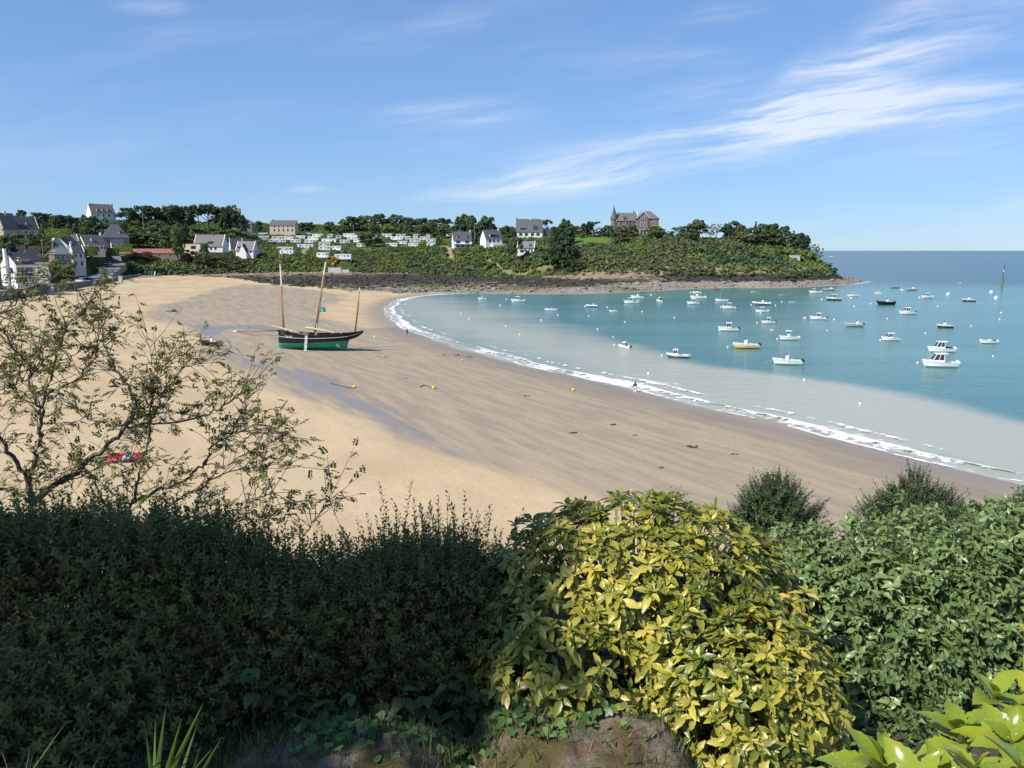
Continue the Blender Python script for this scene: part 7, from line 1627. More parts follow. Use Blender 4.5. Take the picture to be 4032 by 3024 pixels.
def foliage_parts(root, pv, pf, pos, rot, sc, tint, mat, nparts, rng, name="leaf", score=None, nvar=6, mass="foliage"):
    """the leaves that show largest become single parts, the rest one mass"""
    u, v, f = project(pos); vis = (u > 0) & (u < 4032) & (v > 0) & (v < 3024) & (f > .3)
    s = np.where(vis, sc / f, 0) * (score if score is not None else 1.0) * rng.uniform(.6, 1, len(sc))
    pick = np.argsort(-s)[:nparts]; m = np.ones(len(pos), bool); m[pick] = False
    if m.any():
        V, Fc, T = scatter(pv, pf, pos[m], rot[m], sc[m], tint[m])
        o = link(mass, np_mesh(mass, V, Fc, T), mat, root); o['kind'] = 'stuff'
    var = []
    for q in range(nvar):
        me = np_mesh(name, pv, pf, np.full(len(pv), (q + .5) / nvar)); me.materials.append(mat); var.append(me)
    for i in pick:
        o = bpy.data.objects.new(name, var[int(min(nvar - 1, tint[i] * nvar))])
        M4 = np.eye(4); M4[:3, :3] = rot[i] * sc[i]; M4[:3, 3] = pos[i]; COL.objects.link(o); o.parent = root; o.matrix_basis = Matrix(M4.tolist())
def add_stems(root, V, Fc, mat, name="stems"):
    o = link(name, np_mesh(name, V, Fc), mat, root); o['kind'] = 'stuff'; return o
# parts need the world position for choosing, local for placing
def local_parts(root, off, pv, pf, pos, rot, sc, tint, mat, nparts, rng, **k):
    u, v, f = project(pos); vis = (u > 0) & (u < 4032) & (v > 0) & (v < 3024) & (f > .3); toward = np.einsum('ni,ni->n', rot[:, :, 2], unit(np.array([0, 0, CAMZ]) - pos))
    s = np.where(vis, sc / f * np.clip(np.abs(toward), .2, 1), 0) * k.get('score', 1.0) * rng.uniform(.6, 1, len(sc)); pick = np.argsort(-s)[:nparts]; m = np.ones(len(pos), bool); m[pick] = False
    lp = pos - off
    if m.any():
        V, Fc, T = scatter(pv, pf, lp[m], rot[m], sc[m], tint[m]); o = link("foliage", np_mesh("foliage", V, Fc, T, smooth=k.get('smooth', False)), mat, root); o['kind'] = 'stuff'
    var = []
    for q in range(8):
        me = np_mesh("leaf", pv, pf, np.full(len(pv), (q + .5) / 8), smooth=k.get('smooth', False)); me.materials.append(mat); var.append(me)
    for i in pick:
        o = bpy.data.objects.new(k.get('name', "leaf"), var[int(min(7, tint[i] * 8))]); M4 = np.eye(4); M4[:3, :3] = rot[i] * sc[i]; M4[:3, 3] = lp[i]; COL.objects.link(o); o.parent = root; o.matrix_basis = Matrix(M4.tolist())
STEM = pm("green_stem", (.07, .065, .03), .7, .2, 6); STEMD = pm("dark_stem", (.045, .03, .022), .8, .25, 6)

# ================================================================== dark hedge
L_HEDGE = leafmat("hedge_leaf", [(0, (.085, .092, .020)), (.45, (.135, .148, .032)), (.8, (.20, .205, .045)), (1, (.24, .19, .055))], rough=.5, trans=.22, spec=.25)
rng = np.random.default_rng(5)
HT = [(-260,1105),(-100,1112),(0,1112),(60,1098),(120,1098),(200,1125),(290,1108),(350,1130),(420,1128),(480,1150),(540,1158),(600,1195),(640,1205),(690,1192),(740,1200),(800,1172),(860,1148),(920,1155),(980,1150),(1040,1170),(1085,1205),(1130,1265)]
HX = [wp(a, b, 6.4)[0] for a, b in HT]; HZ = [wp(a, b, 6.4)[2] - .16 for a, b in HT]
def htop(x): return np.interp(x, HX, HZ) + .05 * (vnoise(x * 7, x * 0, 2) - .5)
hx0, hx1 = HX[0], HX[-1]
def hedge_thing(label, xa, xb, seed, nf, leaf, lsize):
    rng = np.random.default_rng(seed); root = empty("garden_shrub_hedge", ((xa + xb) / 2, 6.4, 16.5), 0, label, "hedge"); root_l = np.array([(xa + xb) / 2, 6.4, 16.5])
    ntop = int(nf * .62)
    x = rng.uniform(xa, xb, nf); tp = htop(x); z = 16.25 + (tp - 16.25) * rng.uniform(0, 1, nf) ** .9
    bul = .22 * (fbm(x * 1.6, z * 1.6, 3, seed) - .5) * 2; y = 5.75 - 1.0 * sstep(-1.7, -3.0, x) * sstep(17.6, 16.6, z) + .35 * ((z - 16.4) / 1.3)**2 + bul + np.abs(rng.normal(0, .22, nf)) + np.where(rng.random(nf) < .3, rng.uniform(.2, .9, nf), 0)
    B1 = np.column_stack([x, y, z - .12]); D1 = np.column_stack([rng.normal(0, .45, nf), -.55 + rng.normal(0, .3, nf), .65 + rng.normal(0, .3, nf)]); L1 = rng.uniform(.16, .34, nf)
    x = rng.uniform(xa, xb, ntop); y = rng.uniform(5.95, 7.1, ntop); z = htop(x) - rng.uniform(.12, .42, ntop) - .25 * np.abs(y - 6.5) ** 2
    B2 = np.column_stack([x, y, z]); D2_ = np.column_stack([rng.normal(0, .22, ntop), rng.normal(-.05, .22, ntop), np.full(ntop, 1.0)]); L2 = rng.uniform(.16, .34, ntop) * np.where(rng.random(ntop) < .16, 1.9, 1)
    B = np.vstack([B1, B2]); Dd = np.vstack([D1, D2_]); Ls = np.append(L1, L2)
    pos, rot, sc, tint = shoots(B, Dd, Ls, .0165, lsize, 1.05, rng)
    local_parts(root, root_l, TRIV, TRIF, pos, rot, sc, tint, leaf, 200, rng)
    V, Fc = twigs(B - np.array([0, 0, .05]) - root_l, Dd, Ls * 1.05, .0035); add_stems(root, V, Fc, STEMD)
    # woody stems inside
    mb = MB()
    for i in range(int((xb - xa) * 7)):
        xx = random.uniform(xa, xb); yy = random.uniform(6.1, 6.9); zt = float(htop(np.array([xx]))[0]); 
        mb.tube([(xx - root_l[0], yy - 6.4, -.3), (xx - root_l[0] + random.uniform(-.15, .15), yy - 6.4 + random.uniform(-.1, .1), (zt - 16.5) * .55), (xx - root_l[0] + random.uniform(-.3, .3), yy - 6.4, zt - 16.5 - .12)], [.02, .014, .005], 5)
    mb.build("branches", STEMD, root)
    return root
def parts_on(root, fn): pass
split1, split2 = wp(430, 1200, 6.4)[0], wp(745, 1200, 6.4)[0]
hedge_thing("tall dark green hedge shrub under the thin-branched tree, in shade", hx0, split1, 21, 3000, L_HEDGE, .082)
hedge_thing("dark hedge shrub in shade with a gap of bright sand beside it", split1, split2, 22, 1300, L_HEDGE, .070)
hedge_thing("dark hedge shrub with upright leafy shoots next to the yellow-green bush", split2, hx1, 23, 1700, L_HEDGE, .064)

# ================================================================== yellow-green aucuba
L_AUC = leafmat("aucuba_leaf", [(0, (.055, .095, .016)), (.25, (.11, .15, .020)), (.48, (.27, .27, .034)), (.70, (.50, .43, .06)), (.88, (.66, .53, .13)), (.97, (.60, .38, .13))], rough=.36, trans=.22, spots=(70, .56, .66, (.48, .40, .07)), spec=.5)
LV, LF4 = leaf_shape(8, .17, .18, .26, .20, .52)
rng = np.random.default_rng(9)
root_l = np.array([1.05, 6.0, 16.5]); AU = empty("variegated_bush", root_l, 0, "rounded yellow-green variegated bush, half sunlit, behind the mossy rock", "bush")
ELL = [((.98, 6.25, 17.02), (1.30, .95, 1.04), 980), ((1.62, 5.40, 16.72), (.72, .52, .78), 400), ((.45, 5.75, 16.95), (.72, .6, .62), 230)]
RB, RN = [], []
for (c, r, n) in ELL:
    q = unit(rng.normal(size=(n * 4, 3))); q = q[(q[:, 1] < .35) & (q[:, 2] > -.75)][:n]
    lump = 1 + .10 * (fbm(q[:, 0] * 3 + c[0], q[:, 2] * 3 + q[:, 1] * 2, 3, 14) - .5) * 2
    P = np.array(c) + q * np.array(r) * lump[:, None] * rng.uniform(.93, 1.03, len(q))[:, None]; Nn = unit(q / np.array(r))
    ok = P[:, 2] > 16.35
    for (c2, r2, _) in ELL:
        if c2 != c: ok &= (((P - np.array(c2)) / np.array(r2))**2).sum(1) > .88
    RB.append(P[ok]); RN.append(Nn[ok])
RB, RN = np.vstack(RB), np.vstack(RN)
# a few shoots stand out of the outline
ex = np.array([wp(1115, 1130, 6.2), wp(1150, 1120, 6.2), wp(1760, 1290, 5.7), wp(1740, 1275, 5.6), wp(1335, 1075, 6.3), wp(1445, 1068, 6.2)]); RB = np.vstack([RB, ex]); RN = np.vstack([RN, np.tile([0, -.2, 1.0], (len(ex), 1))])
def rosettes(RB, RN, kmin, kmax, l0, l1, rng, tint_c, spread=(.75, 1.35), up=.45):
    n = len(RB); axis = unit(RN + np.array([0, 0, up])); k = rng.integers(kmin, kmax + 1, n); I = np.repeat(np.arange(n), k); j = np.concatenate([np.arange(x) for x in k])
    a = unit(np.cross(axis, unit(rng.normal(size=(n, 3))))); b = np.cross(axis, a)
    ph = j * 2.39996 + rng.uniform(0, 6.28, n)[I] + rng.normal(0, .2, len(I)); o = a[I] * np.cos(ph)[:, None] + b[I] * np.sin(ph)[:, None]
    fr = j / np.maximum(k[I] - 1, 1); ti = spread[1] + (spread[0] - spread[1]) * fr + rng.normal(0, .18, len(I))
    ax = unit(axis[I] * np.cos(ti)[:, None] + o * np.sin(ti)[:, None] + np.array([0, 0, -.12]) * (1 - fr)[:, None])
    nr = unit(axis[I] * np.sin(ti)[:, None] - o * np.cos(ti)[:, None] + rng.normal(0, .16, o.shape))
    pos = RB[I] + axis[I] * (fr * .03 - .035)[:, None]; sc = (l1 + (l0 - l1) * fr) * rng.uniform(.75, 1.2, len(I))
    tint = np.clip(tint_c[I] + rng.normal(0, .13, len(I)) - .12 * fr, 0, 1)
    return pos, rot_frames(ax, nr), sc, tint
tc_ = np.clip(.50 + .34 * (fbm(RB[:, 0] * 2.2, RB[:, 2] * 2.2, 3, 3) - .5) * 2 + rng.normal(0, .12, len(RB)) + .08 * (17.3 - RB[:, 2]) + .07 * (RB[:, 0] - .9), .02, .95)  # leaves tinted yellower toward the right, painting the sunlit side into their colour
pos, rot, sc, tint = rosettes(RB, RN, 6, 9, .065, .142, rng, tc_, up=.65)
# hanging older leaves between the whorls
n = 3200; ii = rng.integers(0, len(RB), n); hp_ = RB[ii] - RN[ii] * rng.uniform(.03, .42, n)[:, None] + rng.normal(0, .05, (n, 3)); ax = unit(RN[ii] * .7 + np.array([0, 0, -.55]) + rng.normal(0, .45, (n, 3))); nr = unit(RN[ii] + np.array([0, 0, .5]) + rng.normal(0, .35, (n, 3)))
pos = np.vstack([pos, hp_]); rot = np.concatenate([rot, rot_frames(ax, nr)]); sc = np.append(sc, rng.uniform(.08, .15, n)); tint = np.append(tint, np.clip(rng.normal(.55, .25, n), 0, 1))
print('aucuba leaves', len(pos))
front = np.append(np.ones(len(pos) - n), np.full(n, .7))
local_parts(AU, root_l, LV, LF4, pos, rot, sc, tint, L_AUC, 300, rng, score=front)
V, Fc = twigs(RB - RN * .45 - root_l, RN + np.array([0, 0, .25]), np.full(len(RB), .44), .006); add_stems(AU, V, Fc, STEM)
# flower panicles: fine dull tufts among the leaves
n = 2600; ii = rng.choice(len(RB), 60); jj = rng.choice(ii, n); P = RB[jj] + RN[jj] * .02 + rng.normal(0, .035, (n, 3)) - root_l
V, Fc, T = scatter(QUADV, QUADF, P, rot_frames(unit(rng.normal(size=(n, 3))), unit(rng.normal(size=(n, 3)))), rng.uniform(.006, .013, n), rng.uniform(0, 1, n))
o = link("flower_panicles", np_mesh("flower_panicles", V, Fc, T), leafmat("panicle", [(0, (.06, .05, .02)), (1, (.16, .13, .04))], rough=.8, trans=.1), AU); o['kind'] = 'stuff'
mb = MB()
for i in range(16):
    a = random.uniform(0, 6.28); q = random.uniform(.3, 1.0); mb.tube([(random.uniform(-.25, .25), random.uniform(0, .4), -.3), (.5 * q * math.cos(a), .2 + .3 * q * math.sin(a), .5), (1.0 * q * math.cos(a), .2 + .6 * q * math.sin(a), 1.0 + .4 * (1 - q))], [.03, .02, .008], 6)
mb.build("branches", STEMD, AU)

# ================================================================== grey-green leafy shrub on the right
L_ELA = leafmat("elaeagnus_leaf", [(0, (.10, .16, .048)), (.5, (.165, .235, .072)), (.85, (.25, .32, .115)), (1, (.34, .39, .18))], rough=.36, trans=.22, spec=.45)
EV, EF = leaf_shape(3, .25, .20, .45, 0, .45)
rng = np.random.default_rng(31); ET = [(1640,1330),(1700,1255),(1760,1200),(1800,1172),(1850,1182),(1900,1165),(1960,1150),(2030,1155),(2080,1130),(2150,1142),(2212,1125),(2330,1110),(2560,1100)]
EX = [wp(a, b, 6.6)[0] for a, b in ET]; EZ = [wp(a, b, 6.6)[2] - .20 for a, b in ET]
root_l = np.array([3.6, 6.6, 16.5]); EL = empty("leafy_shrub", root_l, 0, "large sunlit green shrub with glossy drooping leaves beside the yellow-green bush", "bush")
n = 2300; x = rng.uniform(EX[0], EX[-1], n); tp = np.interp(x, EX, EZ); fz = rng.uniform(0, 1, n) ** .75; z = 16.2 + (tp - 16.2) * fz
y = 5.7 + 1.0 * fz**2.2 + .30 * (fbm(x * 1.8, z * 1.8, 3, 6) - .5) * 2 + np.abs(rng.normal(0, .2, n)) - .1 + np.where(rng.random(n) < .35, rng.uniform(.1, 1.0, n), 0)
B = np.column_stack([x, y, z - .05]); Dd = np.column_stack([.35 + rng.normal(0, .45, n), -.75 + rng.normal(0, .35, n) + .5 * fz, .25 + .5 * fz + rng.normal(0, .3, n)]); Ls = rng.uniform(.22, .42, n)
n2_ = 620; x = rng.uniform(EX[0], EX[-1], n2_); y2 = rng.uniform(6.2, 8.0, n2_); z2 = np.interp(x, EX, EZ) - .06 - rng.uniform(0, .25, n2_) - .10 * np.abs(y2 - 6.8)
B = np.vstack([B, np.column_stack([x, y2, z2])]); Dd = np.vstack([Dd, np.column_stack([rng.normal(.25, .4, n2_), rng.normal(-.3, .35, n2_), np.full(n2_, .75)])]); Ls = np.append(Ls, rng.uniform(.16, .36, n2_) * np.where(rng.random(n2_) < .05, 1.5, 1))
pos, rot, sc, tint = shoots(B, Dd, Ls, .028, .118, .95, rng, bend=-.25, droopv=.35, jitter=.3)
print('elaeagnus', len(pos))
local_parts(EL, root_l, EV, EF, pos, rot, sc, tint, L_ELA, 300, rng, smooth=True)
V, Fc = twigs(B - root_l, Dd, Ls, .004, -.25); add_stems(EL, V, Fc, STEM)
mb = MB()
for i in range(14):
    xx = random.uniform(-1.2, 2.6); mb.tube([(xx, random.uniform(-.1, .5), -.3), (xx + random.uniform(-.3, .3), .1, .6), (xx + random.uniform(-.5, .5), .1, 1.1)], [.025, .018, .006], 5)
mb.build("branches", STEMD, EL)

# ================================================================== small-leaved shrubs down the slope
L_PITT = leafmat("small_leaf", [(0, (.035, .062, .02)), (.5, (.065, .105, .032)), (1, (.13, .17, .055))], rough=.45, trans=.2, spec=.5)
for (cx_, cy_, w_, top, d, lab, seed) in ((1672, 1120, 104, 1035, 12.5, "dark small-leaved shrub rising above the sand between yellow bush and leafy shrub", 41), (1975, 1118, 128, 1034, 13.0, "wide dark small-leaved shrub behind the glossy leafy shrub", 42), (2205, 1140, 70, 1078, 13.0, "narrowest dark small-leaved shrub behind the glossy leafy shrub", 43)):
    rng = np.random.default_rng(seed); c = wp(cx_, cy_ + 45, d); rx = w_ * 4032 / 2212 / F * d; zt = wp(cx_, top, d)[2]; zb = 16.55 - (d - 8.3) * .5; hz = (zt - zb)
    root_l = np.array([c[0], d, zb]); sh = empty("small_leaved_shrub", root_l, 0, lab, "bush")
    n = int(1500 * w_ / 104); q = unit(rng.normal(size=(n * 2, 3))); q = q[q[:, 2] > -.3][:n]; n = len(q)
    lump = 1 + .30 * (fbm(q[:, 0] * 2.2 + seed, q[:, 2] * 2.6 + q[:, 1], 3, seed) - .5) * 2
    B = np.column_stack([c[0] + q[:, 0] * rx * .92 * lump * rng.uniform(.35, 1, n), d + q[:, 1] * rx * .6 * lump, zb + hz * .58 + q[:, 2] * hz * .38 * lump * rng.uniform(.5, 1, n)])
    Dd = q * 1.0 + np.array([0, 0, .5]) + rng.normal(0, .4, (n, 3)); Ls = rng.uniform(.14, .32, n)
    pos, rot, sc, tint = shoots(B, Dd, Ls, .018, .070, 1.05, rng)
    local_parts(sh, root_l, TRIV, TRIF, pos, rot, sc, tint, L_PITT, 120, rng)
    V, Fc = twigs(B - root_l, Dd, Ls, .004); add_stems(sh, V, Fc, STEMD)
    mb = MB()
    for i in range(12): a = random.uniform(0, 6.28); mb.tube([(0, 0, -.2), (rx * .3 * math.cos(a), rx * .2 * math.sin(a), hz * .35), (rx * .7 * math.cos(a), rx * .45 * math.sin(a), hz * .72)], [.03, .018, .006], 5)
    mb.build("branches", STEMD, sh)

# ================================================================== near aucuba leaves, lower right
rng = np.random.default_rng(55)
L_AUN = leafmat("bright_aucuba_leaf", [(0, (.16, .24, .02)), (.5, (.26, .33, .028)), (1, (.46, .44, .06))], rough=.16, trans=.3, spots=(30, .60, .70, (.46, .44, .08)), spec=.6)
NV, NF = leaf_shape(14, .22, .20, .38, .18, .52, wave=.02)
root_l = np.array([1.75, 2.1, 16.6]); NB = empty("bright_leaved_shrub", root_l, 0, "shrub of big bright yellow-green toothed leaves in front of the glossy leafy shrub", "bush")
RP_ = [(1905, 1660, 2.05), (1990, 1690, 1.95), (2075, 1585, 2.25), (2150, 1500, 2.5), (2185, 1600, 2.1), (2110, 1675, 1.9), (2225, 1680, 1.8), (2250, 1510, 2.35), (2262, 1395, 2.7), (1850, 1700, 2.1), (2050, 1700, 2.0), (2290, 1600, 2.2), (2170, 1560, 2.6), (2300, 1450, 2.5)]
RBn = np.array([wp(*p) for p in RP_]); RNn = unit(np.column_stack([rng.normal(-.2, .25, len(RBn)), rng.normal(-.15, .2, len(RBn)), np.full(len(RBn), 1.0)]))
pos, rot, sc, tint = rosettes(RBn, RNn, 8, 11, .10, .155, rng, rng.uniform(.3, .75, len(RBn)), spread=(.30, 1.25), up=.3)
local_parts(NB, root_l, NV, NF, pos, rot, sc, tint, L_AUN, 300, rng, smooth=True)
mb = MB()
for p in RBn: q = p - root_l; mb.tube([(q[0] * .35, q[1] * .3 + .1, -.2), (q[0] * .7, q[1] * .7, q[2] * .5), tuple(q)], [.018, .013, .009], 6)
mb.build("stems", STEM, NB)

# ================================================================== mossy rock, ivy, nettles, sword leaves
def rock_mat():
    m = bpy.data.materials.new("mossy_rock"); nt, b = nodes_of(m); L = nt.links.new; nn = nt.nodes.new; t = nn('ShaderNodeTexCoord')
    def nz(s, d=6, r=.6):
        n = nn('ShaderNodeTexNoise'); n.inputs['Scale'].default_value = s; n.inputs['Detail'].default_value = d; n.inputs['Roughness'].default_value = r; L(t.outputs['Object'], n.inputs['Vector']); return n.outputs[0]
    def rg(x, a, b_, c=0, d=1):
        n = nn('ShaderNodeMapRange'); n.interpolation_type = 'SMOOTHSTEP'
        for k_, val in zip(('From Min', 'From Max', 'To Min', 'To Max'), (a, b_, c, d)): n.inputs[k_].default_value = val
        L(x, n.inputs['Value']); return n.outputs[0]
    def mx(f, a, b_):
        n = nn('ShaderNodeMix'); n.data_type = 'RGBA'; L(f, n.inputs['Factor'])
        for k_, x in (('A', a), ('B', b_)):
            if hasattr(x, 'links'): L(x, n.inputs[k_])
            else: n.inputs[k_].default_value = (*x, 1)
        return n.outputs['Result']
    c = mx(rg(nz(9), .35, .65), (.12, .095, .065), (.21, .175, .125)); c = mx(rg(nz(34), .58, .68, 0, .5), c, (.44, .41, .36)); c = mx(rg(nz(60), .6, .7, 0, .7), c, (.05, .045, .04))
    c = mx(rg(nz(2.2, 5), .40, .54, 0, .92), c, (.085, .07, .022)); c = mx(rg(nz(3.1, 6), .48, .60, 0, .85), c, (.13, .075, .042))
    L(c, b.inputs['Base Color']); b.inputs['Roughness'].default_value = .92; b.inputs['Specular IOR Level'].default_value = .15
    bp = nn('ShaderNodeBump'); bp.inputs['Strength'].default_value = .8; bp.inputs['Distance'].default_value = .03; L(nz(28, 8), bp.inputs['Height']); L(bp.outputs[0], b.inputs['Normal']); return m
M_MOSS = rock_mat()
def boulder(name, label, x0, x1, y0, y1, zt, seed, cat="rock"):
    nx, ny = 60, 36; V = []; 
    xs_, ys_ = np.linspace(x0, x1, nx), np.linspace(y0, y1, ny); X_, Y_ = np.meshgrid(xs_, ys_)
    tx, ty = (X_ - x0) / (x1 - x0) * 2 - 1, (Y_ - y0) / (y1 - y0) * 2 - 1
    dome = np.clip(1 - np.abs(tx)**3.2, 0, 1) * np.clip(1 - np.abs(ty)**3.0, 0, 1)
    Z_ = 16.2 + (zt - 16.2) * dome ** .4 + (fbm(X_ * 1.7, Y_ * 1.7, 4, seed) - .5) * .34 * dome + (fbm(X_ * 7, Y_ * 7, 4, seed + 3) - .5) * .07
    c = np.array([(x0 + x1) / 2, (y0 + y1) / 2, 16.2]); V = np.column_stack([X_.ravel(), Y_.ravel(), Z_.ravel()]) - c; ix = np.arange(nx * ny).reshape(ny, nx)
    o = link(name, np_mesh(name, V, np.stack([ix[:-1, :-1], ix[:-1, 1:], ix[1:, 1:], ix[1:, :-1]], -1).reshape(-1, 4), smooth=True), M_MOSS, loc=c)
    return tag(o, label, cat)
r1 = boulder("mossy_rock", "mossy grey rock under the yellow-green bush with ivy creeping over it", wp(1000, 1640, 4.9)[0], wp(1530, 1640, 4.9)[0], 4.0, 5.6, 16.98, 3)
r2 = boulder("mossy_rock", "low reddish-brown moss covered rock beside the ivy, in front of the nettles", wp(430, 1640, 4.9)[0], wp(1040, 1640, 4.9)[0], 4.0, 5.5, 16.86, 8)
IVV = np.array([(0, 0, 0), (-.42, .12, .05), (-.55, .48, 0), (-.25, .62, .04), (0, 1.0, -.05), (.25, .62, .04), (.55, .48, 0), (.42, .12, .05), (0, .45, -.04)]); IVF = np.array([(8, 0, 1), (8, 1, 2), (8, 2, 3), (8, 3, 4), (8, 4, 5), (8, 5, 6), (8, 6, 7), (8, 7, 0)])[:, ::-1]
L_IVY = leafmat("ivy_leaf", [(0, (.05, .10, .025)), (.5, (.09, .17, .04)), (1, (.17, .25, .07))], rough=.4, trans=.2, spec=.4)
def over_rock(x, y):
    best = 16.5
    for o, (xa, xb, ya, yb) in ((r1, None or (0, 0, 0, 0)), (r2, (0, 0, 0, 0))): pass
    return best
deps = bpy.context.evaluated_depsgraph_get(); bpy.context.view_layer.update()
def top_of(x, y):
    z = 16.55
    for o in (r1, r2):
        ok, loc, nrm_, idx_ = o.ray_cast(Vector((x, y, 20)) - o.location, Vector((0, 0, -1)))
        if ok: z = max(z, loc.z + o.location.z)
    return z
def ivy(label, pts, n, seed):
    rng = np.random.default_rng(seed); P, A_, Nn = [], [], []
    for i in range(n):
        a = pts[rng.integers(len(pts))]; x, y = a[0] + rng.normal(0, .16), a[1] + rng.normal(0, .14); P.append((x, y, top_of(x, y) + rng.uniform(.02, .07))); Nn.append((rng.normal(0, .35), -.35 + rng.normal(0, .3), 1)); A_.append((rng.normal(0, 1), -.4 + rng.normal(0, .7), rng.normal(-.1, .2)))
    P = np.array(P); r_l = P.mean(0); r_l[2] -= .1; root = empty("ivy", r_l, 0, label, "ivy"); 
    local_parts(root, r_l, IVV, IVF, P, rot_frames(np.array(A_), unit(np.array(Nn))), rng.uniform(.045, .085, n), rng.uniform(0, 1, n), L_IVY, n, rng)
    mb = MB()
    for k in range(10):
        a, b_ = P[rng.integers(n)] - r_l, P[rng.integers(n)] - r_l; mb.tube([tuple(a - [0, 0, .02]), tuple((a + b_) / 2 + [0, 0, .01]), tuple(b_ - [0, 0, .02])], .004, 4)
    mb.build("vines", STEMD, root)
ivy("ivy patch on the brown mossy rock in front of the nettles", [wp(x, y, 5.2)[:2] for x, y in ((690, 1590), (740, 1595), (790, 1600), (850, 1590), (700, 1610), (950, 1598))], 150, 1)
ivy("ivy trailing over the grey rock below the yellow-green bush", [wp(x, y, 5.15)[:2] for x, y in ((1080, 1580), (1130, 1590), (1180, 1600), (1230, 1612), (1280, 1625), (1040, 1600), (1010, 1615), (1000, 1590))], 170, 2)
# nettles
L_NET = leafmat("nettle_leaf", [(0, (.05, .075, .025)), (.5, (.075, .11, .036)), (1, (.11, .145, .05))], rough=.7, trans=.15, spec=.2)
TV, TF = leaf_shape(10, .30, .10, .35, .20, .34)
for i, (x, y) in enumerate(((545, 1445), (590, 1470), (640, 1500), (700, 1520), (760, 1500), (820, 1520), (870, 1490), (920, 1505), (965, 1480), (1010, 1465), (1045, 1500), (660, 1545), (890, 1545), (980, 1540), (740, 1548), (1060, 1540))):
    rng = np.random.default_rng(300 + i); p = wp(x, y, 5.35 + .12 * (i % 3)); g = 16.5; root = empty("nettle", (p[0], p[1], g), rng.uniform(0, 6), "large-leaved nettle in the shade below the dark hedge", "plant", "nettles below the hedge"); hh = max(p[2] - g, .12)
    MB().tube([(0, 0, -.05), (.02, .02, hh * .6), (0, 0, hh)], [.006, .005, .003], 5).build("stem", STEM, root)
    me = np_mesh("leaf", TV, TF, np.full(len(TV), rng.uniform(.1, .9)), smooth=True); me.materials.append(L_NET)
    for k in range(7):
        a = k * 1.57 + (.7 if k % 4 > 1 else 0) + rng.normal(0, .3); zz_ = hh * (1 - .14 * (k // 2)); s = rng.uniform(.11, .17) * (1 if k > 1 else .8)
        d_ = np.array([math.cos(a), math.sin(a), rng.uniform(-.35, .15)]); f_ = rot_frames(d_[None], np.array([[0, 0, 1.0]]))[0]; M4 = np.eye(4); M4[:3, :3] = f_ * s; M4[:3, 3] = (0, 0, zz_)
        o = bpy.data.objects.new("leaf", me); COL.objects.link(o); o.parent = root; o.matrix_basis = Matrix(M4.tolist())
# sword-leaved iris clumps
L_IRIS = leafmat("iris_blade", [(0, (.05, .10, .025)), (1, (.12, .19, .035))], rough=.45, trans=.3, spec=.4)
def zi4(x, y): return x / 1.476, 1900 + y / 1.476
def blade(root, off, base, tip, w, tint):
    base, tip = np.array(base), np.array(tip); n = 8; V = []; d = tip - base; side = unit(np.cross(d, np.array([0, 1.0, .3]))[None])[0]
    for i in range(n + 1):
        t = i / n; c = base + d * t + np.array([0, 0, .04 * math.sin(t * 2.6)]) ; ww = w * (1 - t ** 2.2) * (.75 + .5 * min(t * 3, 1)) / 1.2; V += [c - side * ww - off, c + np.array([0, -.004, 0]) - off, c + side * ww - off]
    Fc = [];
    for i in range(n): a = 3 * i; Fc += [(a, a+1, a+4, a+3), (a+1, a+2, a+5, a+4)]
    me = np_mesh("blade", np.array(V), np.array(Fc), np.full(len(V), tint), smooth=True); me.materials.append(L_IRIS); link("blade", me, parent=root)
for lab, lst, d in (("clump of sword-shaped leaves in the shade at the foot of the dark hedge", [((920,1700),(970,1290)),((980,1700),(1062,1385)),((1010,1700),(1190,1290)),((1060,1720),(1150,1420)),((1180,1720),(1290,1505)),((880,1700),(850,1465)),((900,1700),(905,1390)),((1120,1720),(1240,1560))], 3.75),
                    ("clump of sword leaves with bright sunlit tips below the dark hedge", [((190,1720),(410,1385)),((150,1720),(182,1562)),((215,1720),(236,1628)),((520,1730),(608,1578)),((400,1720),(438,1606)),((620,1730),(648,1638)),((1120,1740),(1176,1528)),((60,1730),(20,1600))], 2.9)):
    b0 = atd(*zi4(700, 1760), d); off = np.array([b0[0], d, 16.55]); root = empty("iris_clump", off, 0, lab, "plant")
    for (a, b_) in lst:
        A_, B_ = atd(*zi4(*a), d), atd(*zi4(*b_), d + random.uniform(-.1, .15)); dirn = (A_ - B_) / np.linalg.norm(A_ - B_); A2 = A_ + dirn * max((A_[2] - 16.6) / max(-dirn[2], .3), 0) * .9
        blade(root, off, A2, B_, .014 * d / 3 + .004, random.random())
# grass and weeds on the bank
rng = np.random.default_rng(71); n = 2600; gp = []
for (x, y, d, sx, sy, k) in ((1010, 1600, 5.0, .25, .2, 420), (560, 1600, 5.2, .5, .2, 420), (900, 1610, 5.1, .5, .25, 400), (420, 1640, 4.9, .5, .3, 300), (1450, 1640, 4.6, .35, .3, 200), (300, 1600, 5.2, .9, .25, 500), (1010, 1640, 4.5, .2, .25, 300), (1560, 1650, 4.9, .5, .3, 300)):
    c = wp(x, y, d); gp += [(c[0] + rng.normal(0, sx), c[1] + rng.normal(0, sy)) for _ in range(k)]
gp = np.array(gp); gzv = np.array([top_of(x, y) for x, y in gp]); n = len(gp)
GV = np.array([(-.035, 0, 0), (.035, 0, 0), (.03, .5, .06), (-.03, .5, .06), (.0, 1, .22)]); GF = np.array([(0, 1, 2), (0, 2, 3), (3, 2, 4)])
V, Fc, T = scatter(GV, GF, np.column_stack([gp, gzv - .01]), rot_frames(unit(np.column_stack([rng.normal(0, .3, n), rng.normal(0, .3, n), np.ones(n)])), unit(rng.normal(size=(n, 3)))), rng.uniform(.05, .16, n), rng.uniform(0, 1, n))
